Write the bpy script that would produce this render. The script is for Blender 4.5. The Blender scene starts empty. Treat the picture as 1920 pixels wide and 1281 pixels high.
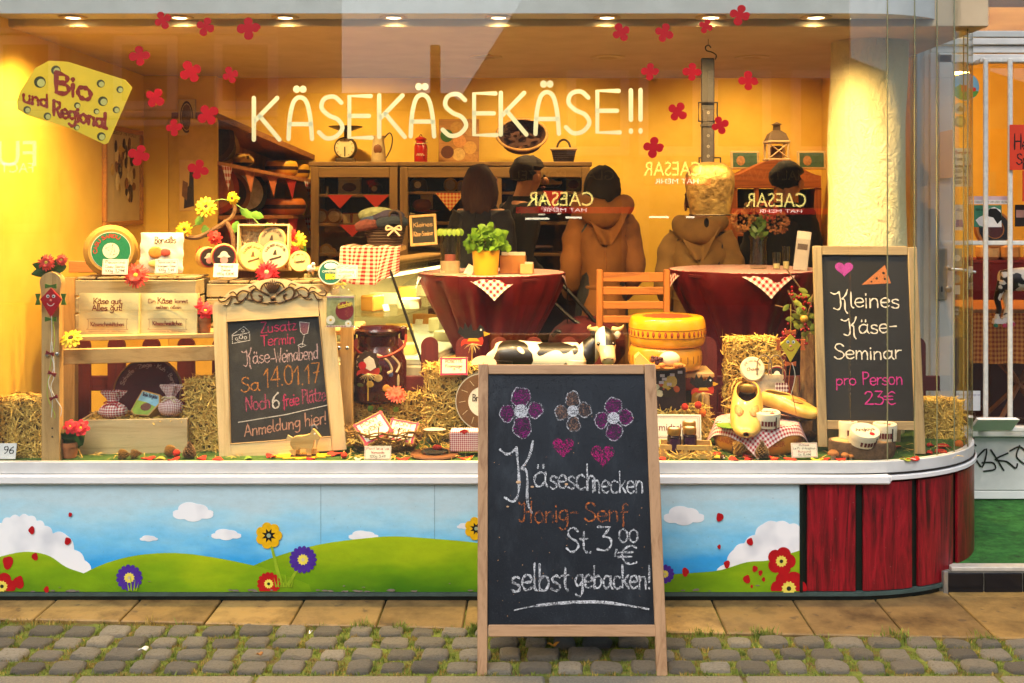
import bpy,bmesh,math,random
from mathutils import Vector,Matrix,Euler,noise
RD=math.radians
sc=bpy.context.scene
col=sc.collection
# ------------------------------------------------------------------ camera, sky, sun, exposure
F=2090.0
HC=1.6
cam=bpy.data.objects.new('camera',bpy.data.cameras.new('camera'));col.objects.link(cam)
cam.location=(0,0,HC);cam.rotation_euler=(RD(90),0,0)
cam.data.sensor_fit='HORIZONTAL';cam.data.sensor_width=36
cam.data.lens=36*F/1920
cam.data.shift_x=-40/1920;cam.data.shift_y=-(640.5-380)/1920
cam.data.clip_end=500;cam.data.clip_start=.05
sc.camera=cam
SUN_EL,SUN_AZ=RD(52),RD(200)
w=bpy.data.worlds.new('World');sc.world=w;w.use_nodes=True
sky=w.node_tree.nodes.new('ShaderNodeTexSky');sky.sky_type='NISHITA';sky.sun_disc=False
sky.sun_elevation=SUN_EL;sky.sun_rotation=SUN_AZ;sky.dust_density=3;sky.air_density=1.0;sky.ozone_density=.6
w.node_tree.links.new(sky.outputs[0],w.node_tree.nodes['Background'].inputs[0])
w.node_tree.nodes['Background'].inputs[1].default_value=.15
sd=bpy.data.lights.new('sun','SUN');sd.energy=1.5;sd.angle=RD(25);sd.color=(1,.985,.96)
sun=bpy.data.objects.new('sun',sd);col.objects.link(sun)
dv=Vector((math.sin(SUN_AZ)*math.cos(SUN_EL),math.cos(SUN_AZ)*math.cos(SUN_EL),math.sin(SUN_EL)))
sun.rotation_euler=dv.to_track_quat('Z','Y').to_euler();sun.location=dv*30
vs=sc.view_settings;vs.view_transform='Standard';vs.look='None';vs.exposure=0.3;vs.gamma=1;vs.use_curve_mapping=False
sc.cycles.use_denoising=True
try:sc.cycles.denoiser='OPENIMAGEDENOISE'
except Exception:pass
sc.cycles.use_adaptive_sampling=True;sc.cycles.adaptive_threshold=.05;sc.cycles.max_bounces=7;sc.cycles.diffuse_bounces=3;sc.cycles.glossy_bounces=3;sc.cycles.transmission_bounces=4
sc.cycles.transparent_max_bounces=14;sc.cycles.sample_clamp_indirect=4;sc.cycles.caustics_reflective=False;sc.cycles.caustics_refractive=False
LAMP=1.0
# ------------------------------------------------------------------ helpers
R=random.Random(11)
def P(px,py,Y):return Vector(((px-1000)/F*Y,Y,HC-(py-380)/F*Y))
def S(p,Y):return p*Y/F
def YF(py,z=.575):return(HC-z)*F/(py-380)
def X_(px,Y):return(px-1000)/F*Y
def Z_(py,Y):return HC-(py-380)/F*Y
I4=Matrix.Identity(4)
def T(x=0,y=0,z=0,rx=0,ry=0,rz=0,s=1):
    return Matrix.Translation((x,y,z))@Euler((rx,ry,rz)).to_matrix().to_4x4()@Matrix.Scale(s,4)
class MB:
    def __init__(s):s.v=[];s.f=[];s.uv={}
    def add(s,vs,fs,M=None,uvs=None):
        o=len(s.v)
        s.v+=[tuple(M@Vector(p))if M else tuple(p)for p in vs]
        s.f+=[tuple(i+o for i in f)for f in fs]
        if uvs:
            for i,u in enumerate(uvs):s.uv[o+i]=u
        return s
    def box(s,c,d,b=.003,M=None):
        b=min(b,.45*min(d));h=[x/2 for x in d];vs={};L=[]
        for sx in(-1,1):
            for sy in(-1,1):
                for sz in(-1,1):
                    for a in range(3):
                        sg=(sx,sy,sz)
                        vs[(sg,a)]=len(L)
                        L.append(tuple(c[i]+sg[i]*(h[i]-(0 if i==a else b))for i in range(3)))
        fs=[]
        for a in range(3):
            i,j=[k for k in range(3)if k!=a]
            for q in(-1,1):
                def g(u,v):
                    sg=[0]*3;sg[a]=q;sg[i]=u;sg[j]=v;return tuple(sg)
                fs.append([vs[(g(*t),a)]for t in((-1,-1),(1,-1),(1,1),(-1,1))])
            for u in(-1,1):
                for v in(-1,1):
                    def g2(q):
                        sg=[0]*3;sg[a]=q;sg[i]=u;sg[j]=v;return tuple(sg)
                    fs.append([vs[(g2(-1),i)],vs[(g2(1),i)],vs[(g2(1),j)],vs[(g2(-1),j)]])
        for sx in(-1,1):
            for sy in(-1,1):
                for sz in(-1,1):fs.append([vs[((sx,sy,sz),a)]for a in range(3)])
        return s.add(L,fs,M)
    def loft(s,rings,cap=True,closed=True,M=None):
        n=len(rings[0]);vs=[p for r in rings for p in r];fs=[]
        for i in range(len(rings)-1):
            for j in range(n if closed else n-1):
                k=(j+1)%n
                fs.append((i*n+j,i*n+k,(i+1)*n+k,(i+1)*n+j))
        if cap and closed:
            fs.append(tuple(range(n-1,-1,-1)));fs.append(tuple((len(rings)-1)*n+j for j in range(n)))
        return s.add(vs,fs,M)
    def lathe(s,prof,seg=24,M=None,wob=None):
        return s.loft([[((r*(1+(wob(a)if wob else 0)))*math.cos(a),(r*(1+(wob(a)if wob else 0)))*math.sin(a),z)for a in[2*math.pi*j/seg for j in range(seg)]]for r,z in prof],True,True,M)
    def tube(s,pts,r,seg=6,cap=True,M=None,closed=False):
        pts=[Vector(p)for p in pts];n=len(pts);rings=[];up=None
        rr=r if isinstance(r,(list,tuple))else[r]*n
        for i in range(n):
            d=(pts[(i+1)%n if closed else min(i+1,n-1)]-pts[(i-1)%n if closed else max(i-1,0)])
            if d.length<1e-9:d=Vector((0,0,1))
            d.normalize()
            if up is None:
                up=Vector((0,0,1))if abs(d.z)<.9 else Vector((0,1,0))
            u=d.cross(up)
            if u.length<1e-6:u=d.cross(Vector((1,0,0)))
            u.normalize();v=u.cross(d).normalized();up=v
            rings.append([pts[i]+rr[i]*(u*math.cos(2*math.pi*j/seg)+v*math.sin(2*math.pi*j/seg))for j in range(seg)])
        if closed:rings.append(rings[0])
        return s.loft(rings,cap and not closed,True,M)
    def ell(s,c,r,seg=14,rings=8,M=None,fn=None):
        L=[]
        for i in range(1,rings):
            t=math.pi*i/rings
            row=[]
            for j in range(seg):
                a=2*math.pi*j/seg
                d=Vector((math.sin(t)*math.cos(a),math.sin(t)*math.sin(a),math.cos(t)))
                k=fn(d)if fn else 1
                row.append((c[0]+r[0]*d.x*k,c[1]+r[1]*d.y*k,c[2]+r[2]*d.z*k))
            L.append(row)
        vs=[p for r_ in L for p in r_];fs=[]
        for i in range(len(L)-1):
            for j in range(seg):fs.append((i*seg+j,i*seg+(j+1)%seg,(i+1)*seg+(j+1)%seg,(i+1)*seg+j))
        kt=fn(Vector((0,0,1)))if fn else 1;kb=fn(Vector((0,0,-1)))if fn else 1
        vs+=[(c[0],c[1],c[2]+r[2]*kt),(c[0],c[1],c[2]-r[2]*kb)];a=len(vs)-2
        for j in range(seg):
            fs.append((a,(j+1)%seg,j));fs.append((a+1,(len(L)-1)*seg+j,(len(L)-1)*seg+(j+1)%seg))
        return s.add(vs,fs,M)
    def prism(s,poly,y0,y1,M=None):
        n=len(poly)
        vs=[(x,y0,z)for x,z in poly]+[(x,y1,z)for x,z in poly]
        fs=[tuple(range(n)),tuple(range(2*n-1,n-1,-1))]+[(i,(i+1)%n,n+(i+1)%n,n+i)for i in range(n)]
        return s.add(vs,fs,M)
    def flat(s,poly,y,M=None):return s.add([(x,y,z)for x,z in poly],[tuple(range(len(poly)))],M)
    def ring(s,cx,cz,r0,r1,y,seg=32,M=None,a0=0,a1=2*math.pi):
        vs=[];fs=[];full=abs(a1-a0-2*math.pi)<1e-6;n=seg if full else seg+1
        for j in range(n):
            a=a0+(a1-a0)*j/seg
            vs+=[(cx+r0*math.cos(a),y,cz+r0*math.sin(a)),(cx+r1*math.cos(a),y,cz+r1*math.sin(a))]
        for j in range(seg):
            k=(j+1)%n;fs.append((2*j,2*k,2*k+1,2*j+1))
        return s.add(vs,fs,M)
    def disc(s,cx,cz,r,y,seg=28,M=None):return s.flat([(cx+r*math.cos(2*math.pi*j/seg),cz+r*math.sin(2*math.pi*j/seg))for j in range(seg)],y,M)
    def sheet(s,nx,ny,fn,M=None):
        vs=[];uv=[]
        for j in range(ny+1):
            for i in range(nx+1):vs.append(fn(i/nx,j/ny));uv.append((i/nx,j/ny))
        return s.add(vs,[(j*(nx+1)+i,j*(nx+1)+i+1,(j+1)*(nx+1)+i+1,(j+1)*(nx+1)+i)for j in range(ny)for i in range(nx)],M,uv)
    def stroke(s,pts,w,y,M=None):
        """flat round-ended line in the XZ plane; each stroke lies a hair in front of the last so that crossings never share a plane"""
        s.k=getattr(s,'k',0)+1;y-=.00006*(s.k%9)
        q=[Vector((p[0],p[1]))for p in pts];q=[p for i,p in enumerate(q)if i==0 or(p-q[i-1]).length>1e-6]
        if len(q)<2:return s
        ww=w if isinstance(w,list)else[w]*len(q);Lf=[];Rt=[]
        for i in range(len(q)):
            d=(q[min(i+1,len(q)-1)]-q[max(i-1,0)]);d.normalize();nn=Vector((-d.y,d.x))
            Lf.append(q[i]+nn*ww[i]/2);Rt.append(q[i]-nn*ww[i]/2)
        n=len(q);vs=[(p.x,y,p.y)for p in Lf]+[(p.x,y,p.y)for p in Rt]
        fs=[(i,i+1,n+i+1,n+i)for i in range(n-1)];s.add(vs,fs,M)
        for e,dd in((0,q[0]-q[1]),(n-1,q[-1]-q[-2])):
            a0=math.atan2(dd.y,dd.x)
            s.flat([(q[e].x+ww[e]/2*math.cos(a0+RD(t)),q[e].y+ww[e]/2*math.sin(a0+RD(t)))for t in(-90,-60,-30,0,30,60,90)],y-.00003,M)
        return s
    def me(s,name,mat,smooth=35):
        m=bpy.data.meshes.new(name);m.from_pydata(s.v,[],s.f)
        if s.uv:
            ul=m.uv_layers.new(name='UVMap')
            for l in m.loops:ul.data[l.index].uv=s.uv.get(l.vertex_index,(0,0))
        b=bmesh.new();b.from_mesh(m);bmesh.ops.recalc_face_normals(b,faces=b.faces);b.to_mesh(m);b.free()
        if smooth:
            m.shade_smooth();m.set_sharp_from_angle(angle=RD(smooth))
        m.materials.append(mat);m.update();return m
    def build(s,name,mat,parent=None,smooth=35):
        o=bpy.data.objects.new(name,s.me(name,mat,smooth));col.objects.link(o)
        if parent:o.parent=parent
        return o
def tag(o,label=None,cat=None,group=None,kind=None):
    if label:o['label']=label
    if cat:o['category']=cat
    if group:o['group']=group
    if kind:o['kind']=kind
    return o
def thing(name,label,cat,loc=(0,0,0),rz=0,group=None,rot=None):
    o=bpy.data.objects.new(name,None);col.objects.link(o);o.empty_display_size=.05
    o.location=loc;o.rotation_euler=rot if rot else(0,0,rz)
    return tag(o,label,cat,group)
def inst(o,parent=None,loc=None,rot=None,sc_=None):
    c=o.copy();col.objects.link(c)
    if parent:c.parent=parent
    if loc is not None:c.location=loc
    if rot is not None:c.rotation_euler=rot
    if sc_ is not None:c.scale=sc_
    return c
def struct(name,mb,mat,smooth=35):return tag(mb.build(name,mat,None,smooth),kind='structure')
def smooth_pts(p,n=5,closed=False):
    out=[];m=len(p)
    g=(lambda i:p[i%m])if closed else(lambda i:p[max(0,min(m-1,i))])
    for i in range(m if closed else m-1):
        a,b,c,d=g(i-1),g(i),g(i+1),g(i+2)
        for k in range(n):
            t=k/n
            out.append(tuple(.5*((2*b[q])+(-a[q]+c[q])*t+(2*a[q]-5*b[q]+4*c[q]-d[q])*t*t+(-a[q]+3*b[q]-3*c[q]+d[q])*t**3)for q in range(len(b))))
    if not closed:out.append(tuple(p[-1]))
    return out
# ------------------------------------------------------------------ materials
def C(h,k=1.0):
    h=h.lstrip('#');v=[int(h[i:i+2],16)/255 for i in(0,2,4)]
    return tuple(min(1,(x/12.92 if x<=.04045 else((x+.055)/1.055)**2.4)*k)for x in v)+(1,)
_m={}
class N:
    def __init__(s,name):
        s.mat=bpy.data.materials.new(name);s.mat.use_nodes=True;s.t=s.mat.node_tree;s.b=s.t.nodes['Principled BSDF'];s.out=s.t.nodes['Material Output']
    def n(s,typ,**k):
        o=s.t.nodes.new('ShaderNode'+typ)
        for a,v in k.items():setattr(o,a,v)
        return o
    def l(s,a,b):s.t.links.new(a,b)
    def co(s,kind='Object',scale=(1,1,1),rot=(0,0,0),rnd=False):
        tc=s.n('TexCoord');mp=s.n('Mapping');mp.inputs['Scale'].default_value=scale;mp.inputs['Rotation'].default_value=rot
        s.l(tc.outputs[kind],mp.inputs[0])
        if rnd:
            oi=s.n('ObjectInfo');ml=s.n('Math',operation='MULTIPLY');ml.inputs[1].default_value=37.0
            s.l(oi.outputs['Random'],ml.inputs[0]);s.l(ml.outputs[0],mp.inputs['Location'])
        return mp.outputs[0]
    def noise(s,vec,scale,detail=4,rough=.55,dist=0):
        o=s.n('TexNoise');o.inputs['Scale'].default_value=scale;o.inputs['Detail'].default_value=detail;o.inputs['Roughness'].default_value=rough;o.inputs['Distortion'].default_value=dist
        if vec is not None:s.l(vec,o.inputs['Vector'])
        return o.outputs[0]
    def ramp(s,fac,stops,interp='LINEAR'):
        r=s.n('ValToRGB');r.color_ramp.interpolation=interp;e=r.color_ramp.elements
        while len(e)<len(stops):e.new(.5)
        for i,(p,c)in enumerate(stops):e[i].position=p;e[i].color=c if len(c)==4 else tuple(c)+(1,)
        s.l(fac,r.inputs[0]);return r.outputs[0]
    def mix(s,f,a,b,mode='MIX'):
        m=s.n('Mix',data_type='RGBA',blend_type=mode)
        for sock,v in((m.inputs[0],f),(m.inputs[6],a),(m.inputs[7],b)):
            if hasattr(v,'is_linked')or hasattr(v,'links'):s.l(v,sock)
            elif isinstance(v,(int,float)):sock.default_value=v
            else:sock.default_value=v if len(v)==4 else tuple(v)+(1,)
        return m.outputs[2]
    def math(s,op,a,b=0):
        m=s.n('Math',operation=op)
        for i,v in enumerate((a,b)):
            if hasattr(v,'links'):s.l(v,m.inputs[i])
            else:m.inputs[i].default_value=v
        return m.outputs[0]
    def bump(s,h,strength=.3,dist=.01):
        b=s.n('Bump');b.inputs['Strength'].default_value=strength;b.inputs['Distance'].default_value=dist
        s.l(h,b.inputs['Height']);s.l(b.outputs[0],s.b.inputs['Normal'])
    def fin(s,colour,rough=.6,metal=0,spec=.5,coat=0):
        if hasattr(colour,'links'):s.l(colour,s.b.inputs['Base Color'])
        else:s.b.inputs['Base Color'].default_value=colour
        s.b.inputs['Roughness'].default_value=rough;s.b.inputs['Metallic'].default_value=metal;s.b.inputs['Specular IOR Level'].default_value=spec;s.b.inputs['Coat Weight'].default_value=coat
        return s.mat
def mul(c,k):return tuple(min(1,x*k)for x in c[:3])+(1,)
def pm(hexc,rough=.6,var=.18,scale=14,bump=0,bscale=60,metal=0,coat=0,k=1.0,spec=.4):
    key=(hexc,rough,var,scale,bump,bscale,metal,coat,k)
    if key in _m:return _m[key]
    n=N('paint');v=n.co(rnd=True);f=n.noise(v,scale,5,.6);c=C(hexc,k)
    cc=n.ramp(f,[(.25,mul(c,1-var)),(.55,c),(.8,mul(c,1+var*.6))])
    if bump:n.bump(n.noise(v,bscale,4),bump,.004)
    _m[key]=n.fin(cc,rough,metal,spec,coat);return _m[key]
def wood(c1,c2,axis=2,scale=1.0,rough=.6,dark='#3a2412'):
    key=('wood',c1,c2,axis,scale,rough)
    if key in _m:return _m[key]
    n=N('wood');sq=[9,9,9];sq[axis]=.7
    v=n.co(scale=tuple(q*scale for q in sq),rnd=True)
    g=n.noise(v,3.2,6,.65,1.2);fine=n.noise(v,16,4,.7)
    k=n.ramp(g,[(.28,C(c2)),(.5,C(c1)),(.72,mul(C(c1),1.12))])
    k=n.mix(n.ramp(fine,[(.55,(0,0,0)),(.8,(.35,.35,.35))]),k,mul(C(c2),.6))
    n.bump(fine,.12,.003);_m[key]=n.fin(k,rough);return _m[key]
def ging(c='#b3202c',freq=60,kind='UV',axes=(0,1),white='#efe2d8',fv=None):
    key=('ging',c,freq,kind,axes,white,fv)
    if key in _m:return _m[key]
    n=N('gingham');v=n.co(kind);sp=n.n('SeparateXYZ');n.l(v,sp.inputs[0])
    a=[n.math('GREATER_THAN',n.math('FRACT',n.math('MULTIPLY',sp.outputs[i],f)),.5)for i,f in zip(axes,(freq,fv or freq))]
    f=n.math('MULTIPLY',n.math('ADD',a[0],a[1]),.5)
    k=n.mix(f,C(white),C(c));n.bump(n.noise(n.co('Object'),300,2),.2,.002)
    _m[key]=n.fin(k,.85,0,.2);return _m[key]
def emis(hexc,strength):
    key=('em',hexc,strength)
    if key in _m:return _m[key]
    n=N('lit');n.b.inputs['Emission Color'].default_value=C(hexc);n.b.inputs['Emission Strength'].default_value=strength
    _m[key]=n.fin(C(hexc),.5);return _m[key]
def leafmat(c1='#3f6a22',c2='#6f9a33',rough=.5):
    key=('leaf',c1,c2)
    if key in _m:return _m[key]
    n=N('leaf');k=n.ramp(n.noise(n.co(rnd=True),22,3),[(.3,C(c1)),(.7,C(c2))]);m=n.fin(k,rough,0,.4);n.b.inputs['Subsurface Weight'].default_value=0;_m[key]=m;return m
def thin_glass(tint=(1,1,1,1),ior=1.5,rough=0.0,dust=.0):
    key=('glass',tint,ior,rough,dust)
    if key in _m:return _m[key]
    n=N('glass');n.t.nodes.remove(n.b);tr=n.n('BsdfTransparent');tr.inputs[0].default_value=tint;gl=n.n('BsdfGlossy');gl.inputs['Roughness'].default_value=rough
    lw=n.n('LayerWeight');lw.inputs[0].default_value=.5;fr=n.math('ADD',n.math('MULTIPLY',n.math('POWER',lw.outputs['Facing'],5),.6),.064);mx=n.n('MixShader');n.l(fr,mx.inputs[0]);n.l(tr.outputs[0],mx.inputs[1]);n.l(gl.outputs[0],mx.inputs[2])
    o=mx.outputs[0]
    if dust:
        df=n.n('BsdfDiffuse');df.inputs[0].default_value=(.75,.73,.68,1);v=n.co();f=n.ramp(n.noise(v,260,2),[(.74,(dust*.04,)*3),(.79,(dust,)*3)]);m2=n.n('MixShader');n.l(f,m2.inputs[0]);n.l(o,m2.inputs[1]);n.l(df.outputs[0],m2.inputs[2]);o=m2.outputs[0]
    n.l(o,n.out.inputs[0]);_m[key]=n.mat;return n.mat
def chalk(hexc,cover=.5,scale=420):
    key=('chalk',hexc,cover,scale)
    if key in _m:return _m[key]
    n=N('chalk');v=n.co(rnd=True);f=n.noise(v,scale,3,.7);f2=n.noise(v,40,2)
    a=n.ramp(n.math('ADD',n.math('MULTIPLY',f,.8),n.math('MULTIPLY',f2,.2)),[(.5-cover*.16,(0,0,0)),(.56-cover*.16,(.92,.92,.92))])
    n.l(a,n.b.inputs['Alpha']);_m[key]=n.fin(C(hexc),.95,0,.1);return _m[key]
W_PINE=wood('#c9a063','#a87c43');W_PINEX=wood('#c9a063','#a87c43',0);W_PALE=wood('#d9bd88','#c2a069');W_PALEX=wood('#d9bd88','#c2a069',0)
W_GREY=wood('#a08a62','#7d6845');W_GREYX=wood('#a08a62','#7d6845',0)
W_FRAME=wood('#b08a64','#8a6442');W_FRAMEX=wood('#b08a64','#8a6442',0)
W_DARK=wood('#8a5a2c','#6b421e');W_DARKX=wood('#8a5a2c','#6b421e',0);W_OAK=wood('#b5733a','#8f5426',0)
# ------------------------------------------------------------------ one-line handwriting and type
G={}
def _g(ch,adv,*polys):G[ch]=(adv,[(p[0]=='!',[tuple(float(q)for q in t.split(','))for t in p.lstrip('!').split()])for p in polys])
_a=("4,4.2 2.6,5 1,4.3 .3,2.3 1.2,.3 2.8,.6 4,2.5","4.1,5 4,1.5 4.9,0")
_g('a',5.3,*_a);_g('ä',5.3,*_a,"!1.5,6.6 1.6,7.6","!3.3,6.6 3.4,7.6")
_g('b',5,"!.5,9 .5,0",".5,3 1.8,4.8 3.5,4.6 4.2,2.6 3.2,.4 1.6,0 .5,.8");_g('c',4.4,"3.8,4.3 2.4,5 .8,4.2 .3,2.3 1,.5 2.4,0 3.9,.7")
_g('d',5.2,"4,4 2.6,5 1,4.3 .3,2.3 1.2,.3 2.8,.5 4,2","!4,9 4,0");_g('e',4.6,".4,2.5 3.8,2.8 3.4,4.6 2,5 .6,4 .3,2 1.2,.3 2.6,0 3.9,.8")
_g('f',3.6,"3.6,8 2.6,9 1.6,8 1.5,4 1.5,-2.5","!.2,4.8 3.2,5");_g('g',5,"4,4.3 2.6,5 1,4.3 .3,2.5 1.2,.8 2.8,1 4,2.6","4,5 4,-1 3.2,-3.2 1.6,-3.6 .4,-2.8")
_g('h',4.8,"!.5,9 .5,0",".5,3 1.8,4.8 3.2,4.6 3.7,3 3.7,0");_g('i',1.7,"!.5,5 .5,0","!.5,6.8 .5,7.4");_g('k',4.1,"!.5,9 .5,0","!3.4,5 .6,2.2","!1.4,3 3.6,0")
_g('l',2,".5,9 .5,1.5 1.5,0");_g('m',6.7,"!.5,5 .5,0",".5,3 1.6,4.8 2.6,4.6 3,3 3,0","3,3 4.2,4.8 5.2,4.6 5.6,3 5.6,0");_g('n',4.8,"!.5,5 .5,0",".5,3 1.8,4.8 3.2,4.6 3.7,3 3.7,0")
_g('o',5,"2.2,5 .8,4.3 .3,2.5 .9,.6 2.2,0 3.5,.6 4.1,2.5 3.5,4.4 2.2,5");_g('p',5,"!.5,5 .5,-4",".5,3.4 1.8,4.9 3.5,4.6 4.2,2.6 3.3,.5 1.8,0 .5,1");_g('r',3.5,"!.5,5 .5,0",".5,3 1.6,4.7 3,4.9")
_g('s',4.2,"3.4,4.4 2.2,5 .8,4.4 .8,3.2 2.2,2.6 3.4,1.8 3.2,.5 1.8,0 .3,.7");_g('t',3.3,"1.6,7.8 1.5,1.5 2.6,0","!.2,5 3,5.2");_g('u',5,".5,5 .5,1.6 1.5,.1 3,.4 3.8,2.2","!3.8,5 3.9,0")
_g('v',4.2,"!.2,5 2,0 3.8,5");_g('w',6,"!.2,5 1.5,0 2.8,4 4.1,0 5.4,5");_g('y',4.4,"!.2,5 2,0","3.8,5 2,0 1,-3 0,-3.4");_g('z',4.3,"!.4,5 3.6,5 .4,0 3.8,0");_g('x',4.2,"!.2,5 3.8,0","!3.8,5 .2,0")
_g('A',6,"!.2,0 2.8,9 5.4,0","!1.2,3 4.4,3");_g('Ä',6.2,".2,0 .5,4.5 1.4,8 2.9,9 4.4,8 5.3,4.5 5.7,0","!.5,3.2 5.3,3.2","!2.1,10.7 2.1,10.8","!3.6,10.7 3.6,10.8")
_g('B',5.2,"!.5,9 .5,0",".5,9 3.5,8.6 3.8,6.4 2.2,5 .6,4.8",".6,4.8 3.6,4.4 4.4,2.4 3,.3 .4,0");_g('C',5.6,"5,7.6 3.4,9 1.2,7.8 .3,4.5 1.2,1.2 3.2,0 5,1.3");_g('D',5.8,"!.5,9 .5,0",".5,9 3.6,8.4 5,4.5 3.6,.6 .5,0")
_g('E',5.2,"!4.4,9 .5,9 .5,0 4.6,0","!.5,4.7 4.1,4.7");_g('G',5.8,"5,7.6 3.4,9 1.2,7.8 .3,4.5 1.2,1.2 3.2,0 4.8,1 4.9,4 3,4");_g('H',5.8,"!.5,9 .5,0","!4.8,9 4.8,0","!.5,4.6 4.8,4.6")
_g('K',5.4,"!.5,9 .5,0","!4.6,9 .8,4.2","!1.6,5 5,0");_g('L',4.6,"!.5,9 .5,0 4.2,0");_g('M',7,"!.5,0 1,9 3.4,2 5.8,9 6.3,0");_g('N',6,"!.5,0 .5,9 5,0 5,9");_g('P',5,"!.5,9 .5,0",".5,9 3.6,8.6 4.2,6.4 2.6,4.6 .6,4.3")
_g('R',5.2,"!.5,9 .5,0",".5,9 3.6,8.6 4.2,6.4 2.6,4.6 .6,4.3","!2,4.4 4.6,0");_g('S',5.2,"4.4,7.7 3,9 1.2,8.5 .7,6.6 2,5 3.8,4 4.6,2.2 3.4,.4 1.6,0 .2,1.3");_g('T',5.4,"!.2,9 5.2,9","!2.7,9 2.7,0");_g('W',7.2,"!.2,9 1.8,0 3.4,6.5 5,0 6.6,9");_g('Z',5.4,"!.4,9 4.8,9 .4,0 5,0")
_g('U',5.6,".5,9 .5,2 2,0 3.8,.2 4.8,2.5 4.8,9");_g('F',4.8,"!4.2,9 .5,9 .5,0","!.5,4.7 3.6,4.7");_g('I',1.8,"!.6,9 .6,0");_g('O',6.2,"3,9 .9,7.4 .3,4.5 1,1.4 3,0 5,1.5 5.7,4.5 5,7.5 3,9");_g('V',5.6,"!.2,9 2.7,0 5.2,9")
_g('Q',6.2,"-1.9,8 -.6,7.2 .6,7.5 1.6,8.4","1.6,8.4 2.1,4 2.1,.4 1,-1.3 -.8,-.6","5.2,9.6 4.4,6.8 2.8,4.6","2.8,4.6 3.9,3.8 4,-1.2 4.9,-3.2");_g('J',7,"0,8.6 1.2,7.6 2.6,8.6","2.6,8.6 2.4,2 1.4,.2 0,1","!5.6,9 5.4,0","!2.4,4.2 5.6,4.8")
_g('0',5,"2.3,9 .7,7.4 .3,4.5 .7,1.6 2.3,0 3.9,1.6 4.3,4.5 3.9,7.4 2.3,9");_g('1',3.6,"!.3,6 2.3,9 2.3,0");_g('2',5,".5,7.2 1.6,8.9 3.4,8.6 4,6.6 2.6,3.4 .3,0","!.3,0 4.4,.1");_g('3',4.8,"!.6,9 4,9 2,5.4","2,5.4 3.9,4.6 4.2,2.2 2.8,.2 .4,.6")
_g('4',5,"!3.6,0 3.6,9 .3,3 4.6,3.2");_g('5',4.8,"!4,9 1,9 .8,5",".8,5 2.8,5.6 4.2,3.6 3.4,.8 1.6,0 .3,.9");_g('6',4.9,"3.6,9 1.4,6.6 .4,3 1.2,.4 2.8,.2 4,1.8 3.6,4 2,4.6 .6,3");_g('7',4.8,"!.4,9 4.3,9 1.8,0","!1.4,4.6 4,5");_g('8',4.8,"2.3,4.8 .8,6.8 2.3,9 3.8,6.8 2.3,4.8 .4,2.2 2.3,0 4.2,2.2 2.3,4.8");_g('9',4.8,"4,6.4 2.4,4.6 .8,6 1.2,8.4 3,9 4.1,7.2 3.4,3 1.6,0")
_g('.',1.8,"!.6,0 .8,.3");_g(',',1.8,"!.9,.6 .4,-1.6");_g('!',2,"!.9,9 .7,2.6","!.7,0 .7,.3");_g('-',4,"!.6,3.4 3.4,3.6");_g('€',5.4,"5,7.8 3.6,8.8 1.8,7.2 1.2,4.5 1.9,1.6 3.4,.4 5,1.2","!0,5.6 4,5.8","!0,3.6 3.8,3.8");_g(' ',3);_g(':',2,"!.6,1 .6,1.3","!.6,4 .6,4.3");_g('·',2,"!.8,4 .9,4.3")
def layout(text,jit=0,rnd=R):
    x=0;out=[]
    for ch in text:
        adv,polys=G.get(ch,G[' '])
        dy=rnd.uniform(-jit,jit);k=1+rnd.uniform(-jit,jit)*.12
        for sharp,p in polys:
            q=[(x+a*k,b*k+dy)for a,b in p]
            out.append(smooth_pts(q,2 if sharp else 5)if(len(q)>2 and not sharp)else q)
        x+=adv*k
    return out,x
def write(mb,text,x0,x1,z0,h,w,y,slope=0,jit=.25,slant=0,M=None,z1=None):
    """handwriting fitted between x0 and x1 with base line z0 and capital height h"""
    L,wd=layout(text,jit);kx=(x1-x0)/wd;kz=h/9
    for p in L:
        if jit and len(p)<5:p=[tuple(p[i][q]+(p[i+1][q]-p[i][q])*k/4+R.uniform(-.08,.08)*(k>0)for q in(0,1))for i in range(len(p)-1)for k in range(4)]+[p[-1]]
        ph=R.uniform(0,6);mb.stroke([(x0+a*kx+slant*b*kz,z0+b*kz+slope*a*kx)for a,b in p],[w*(1+(.28*math.sin(i*.9+ph)+R.uniform(-.15,.15))*(jit>0))for i in range(len(p))],y,M)
    return mb
def typ(text,h,width=None,align='CENTER',bold=0):
    """printed type as flat faces in the XZ plane, origin at the base line centre; returns MB"""
    cu=bpy.data.curves.new('t','FONT');cu.body=text;cu.size=h/.72;cu.align_x=align;cu.resolution_u=3;cu.offset=bold
    o=bpy.data.objects.new('t',cu);m=bpy.data.meshes.new_from_object(o);mb=MB()
    mb.add([(v.co.x,0,v.co.y)for v in m.vertices],[tuple(p.vertices)for p in m.polygons])
    bpy.data.objects.remove(o);bpy.data.curves.remove(cu);bpy.data.meshes.remove(m)
    if width and mb.v:
        ww=max(v[0]for v in mb.v)-min(v[0]for v in mb.v);k=width/ww;mb.v=[(v[0]*k,v[1],v[2])for v in mb.v]
    return mb
def put(dst,src,M):return dst.add([M@Vector(v)for v in src.v],src.f)
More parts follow.
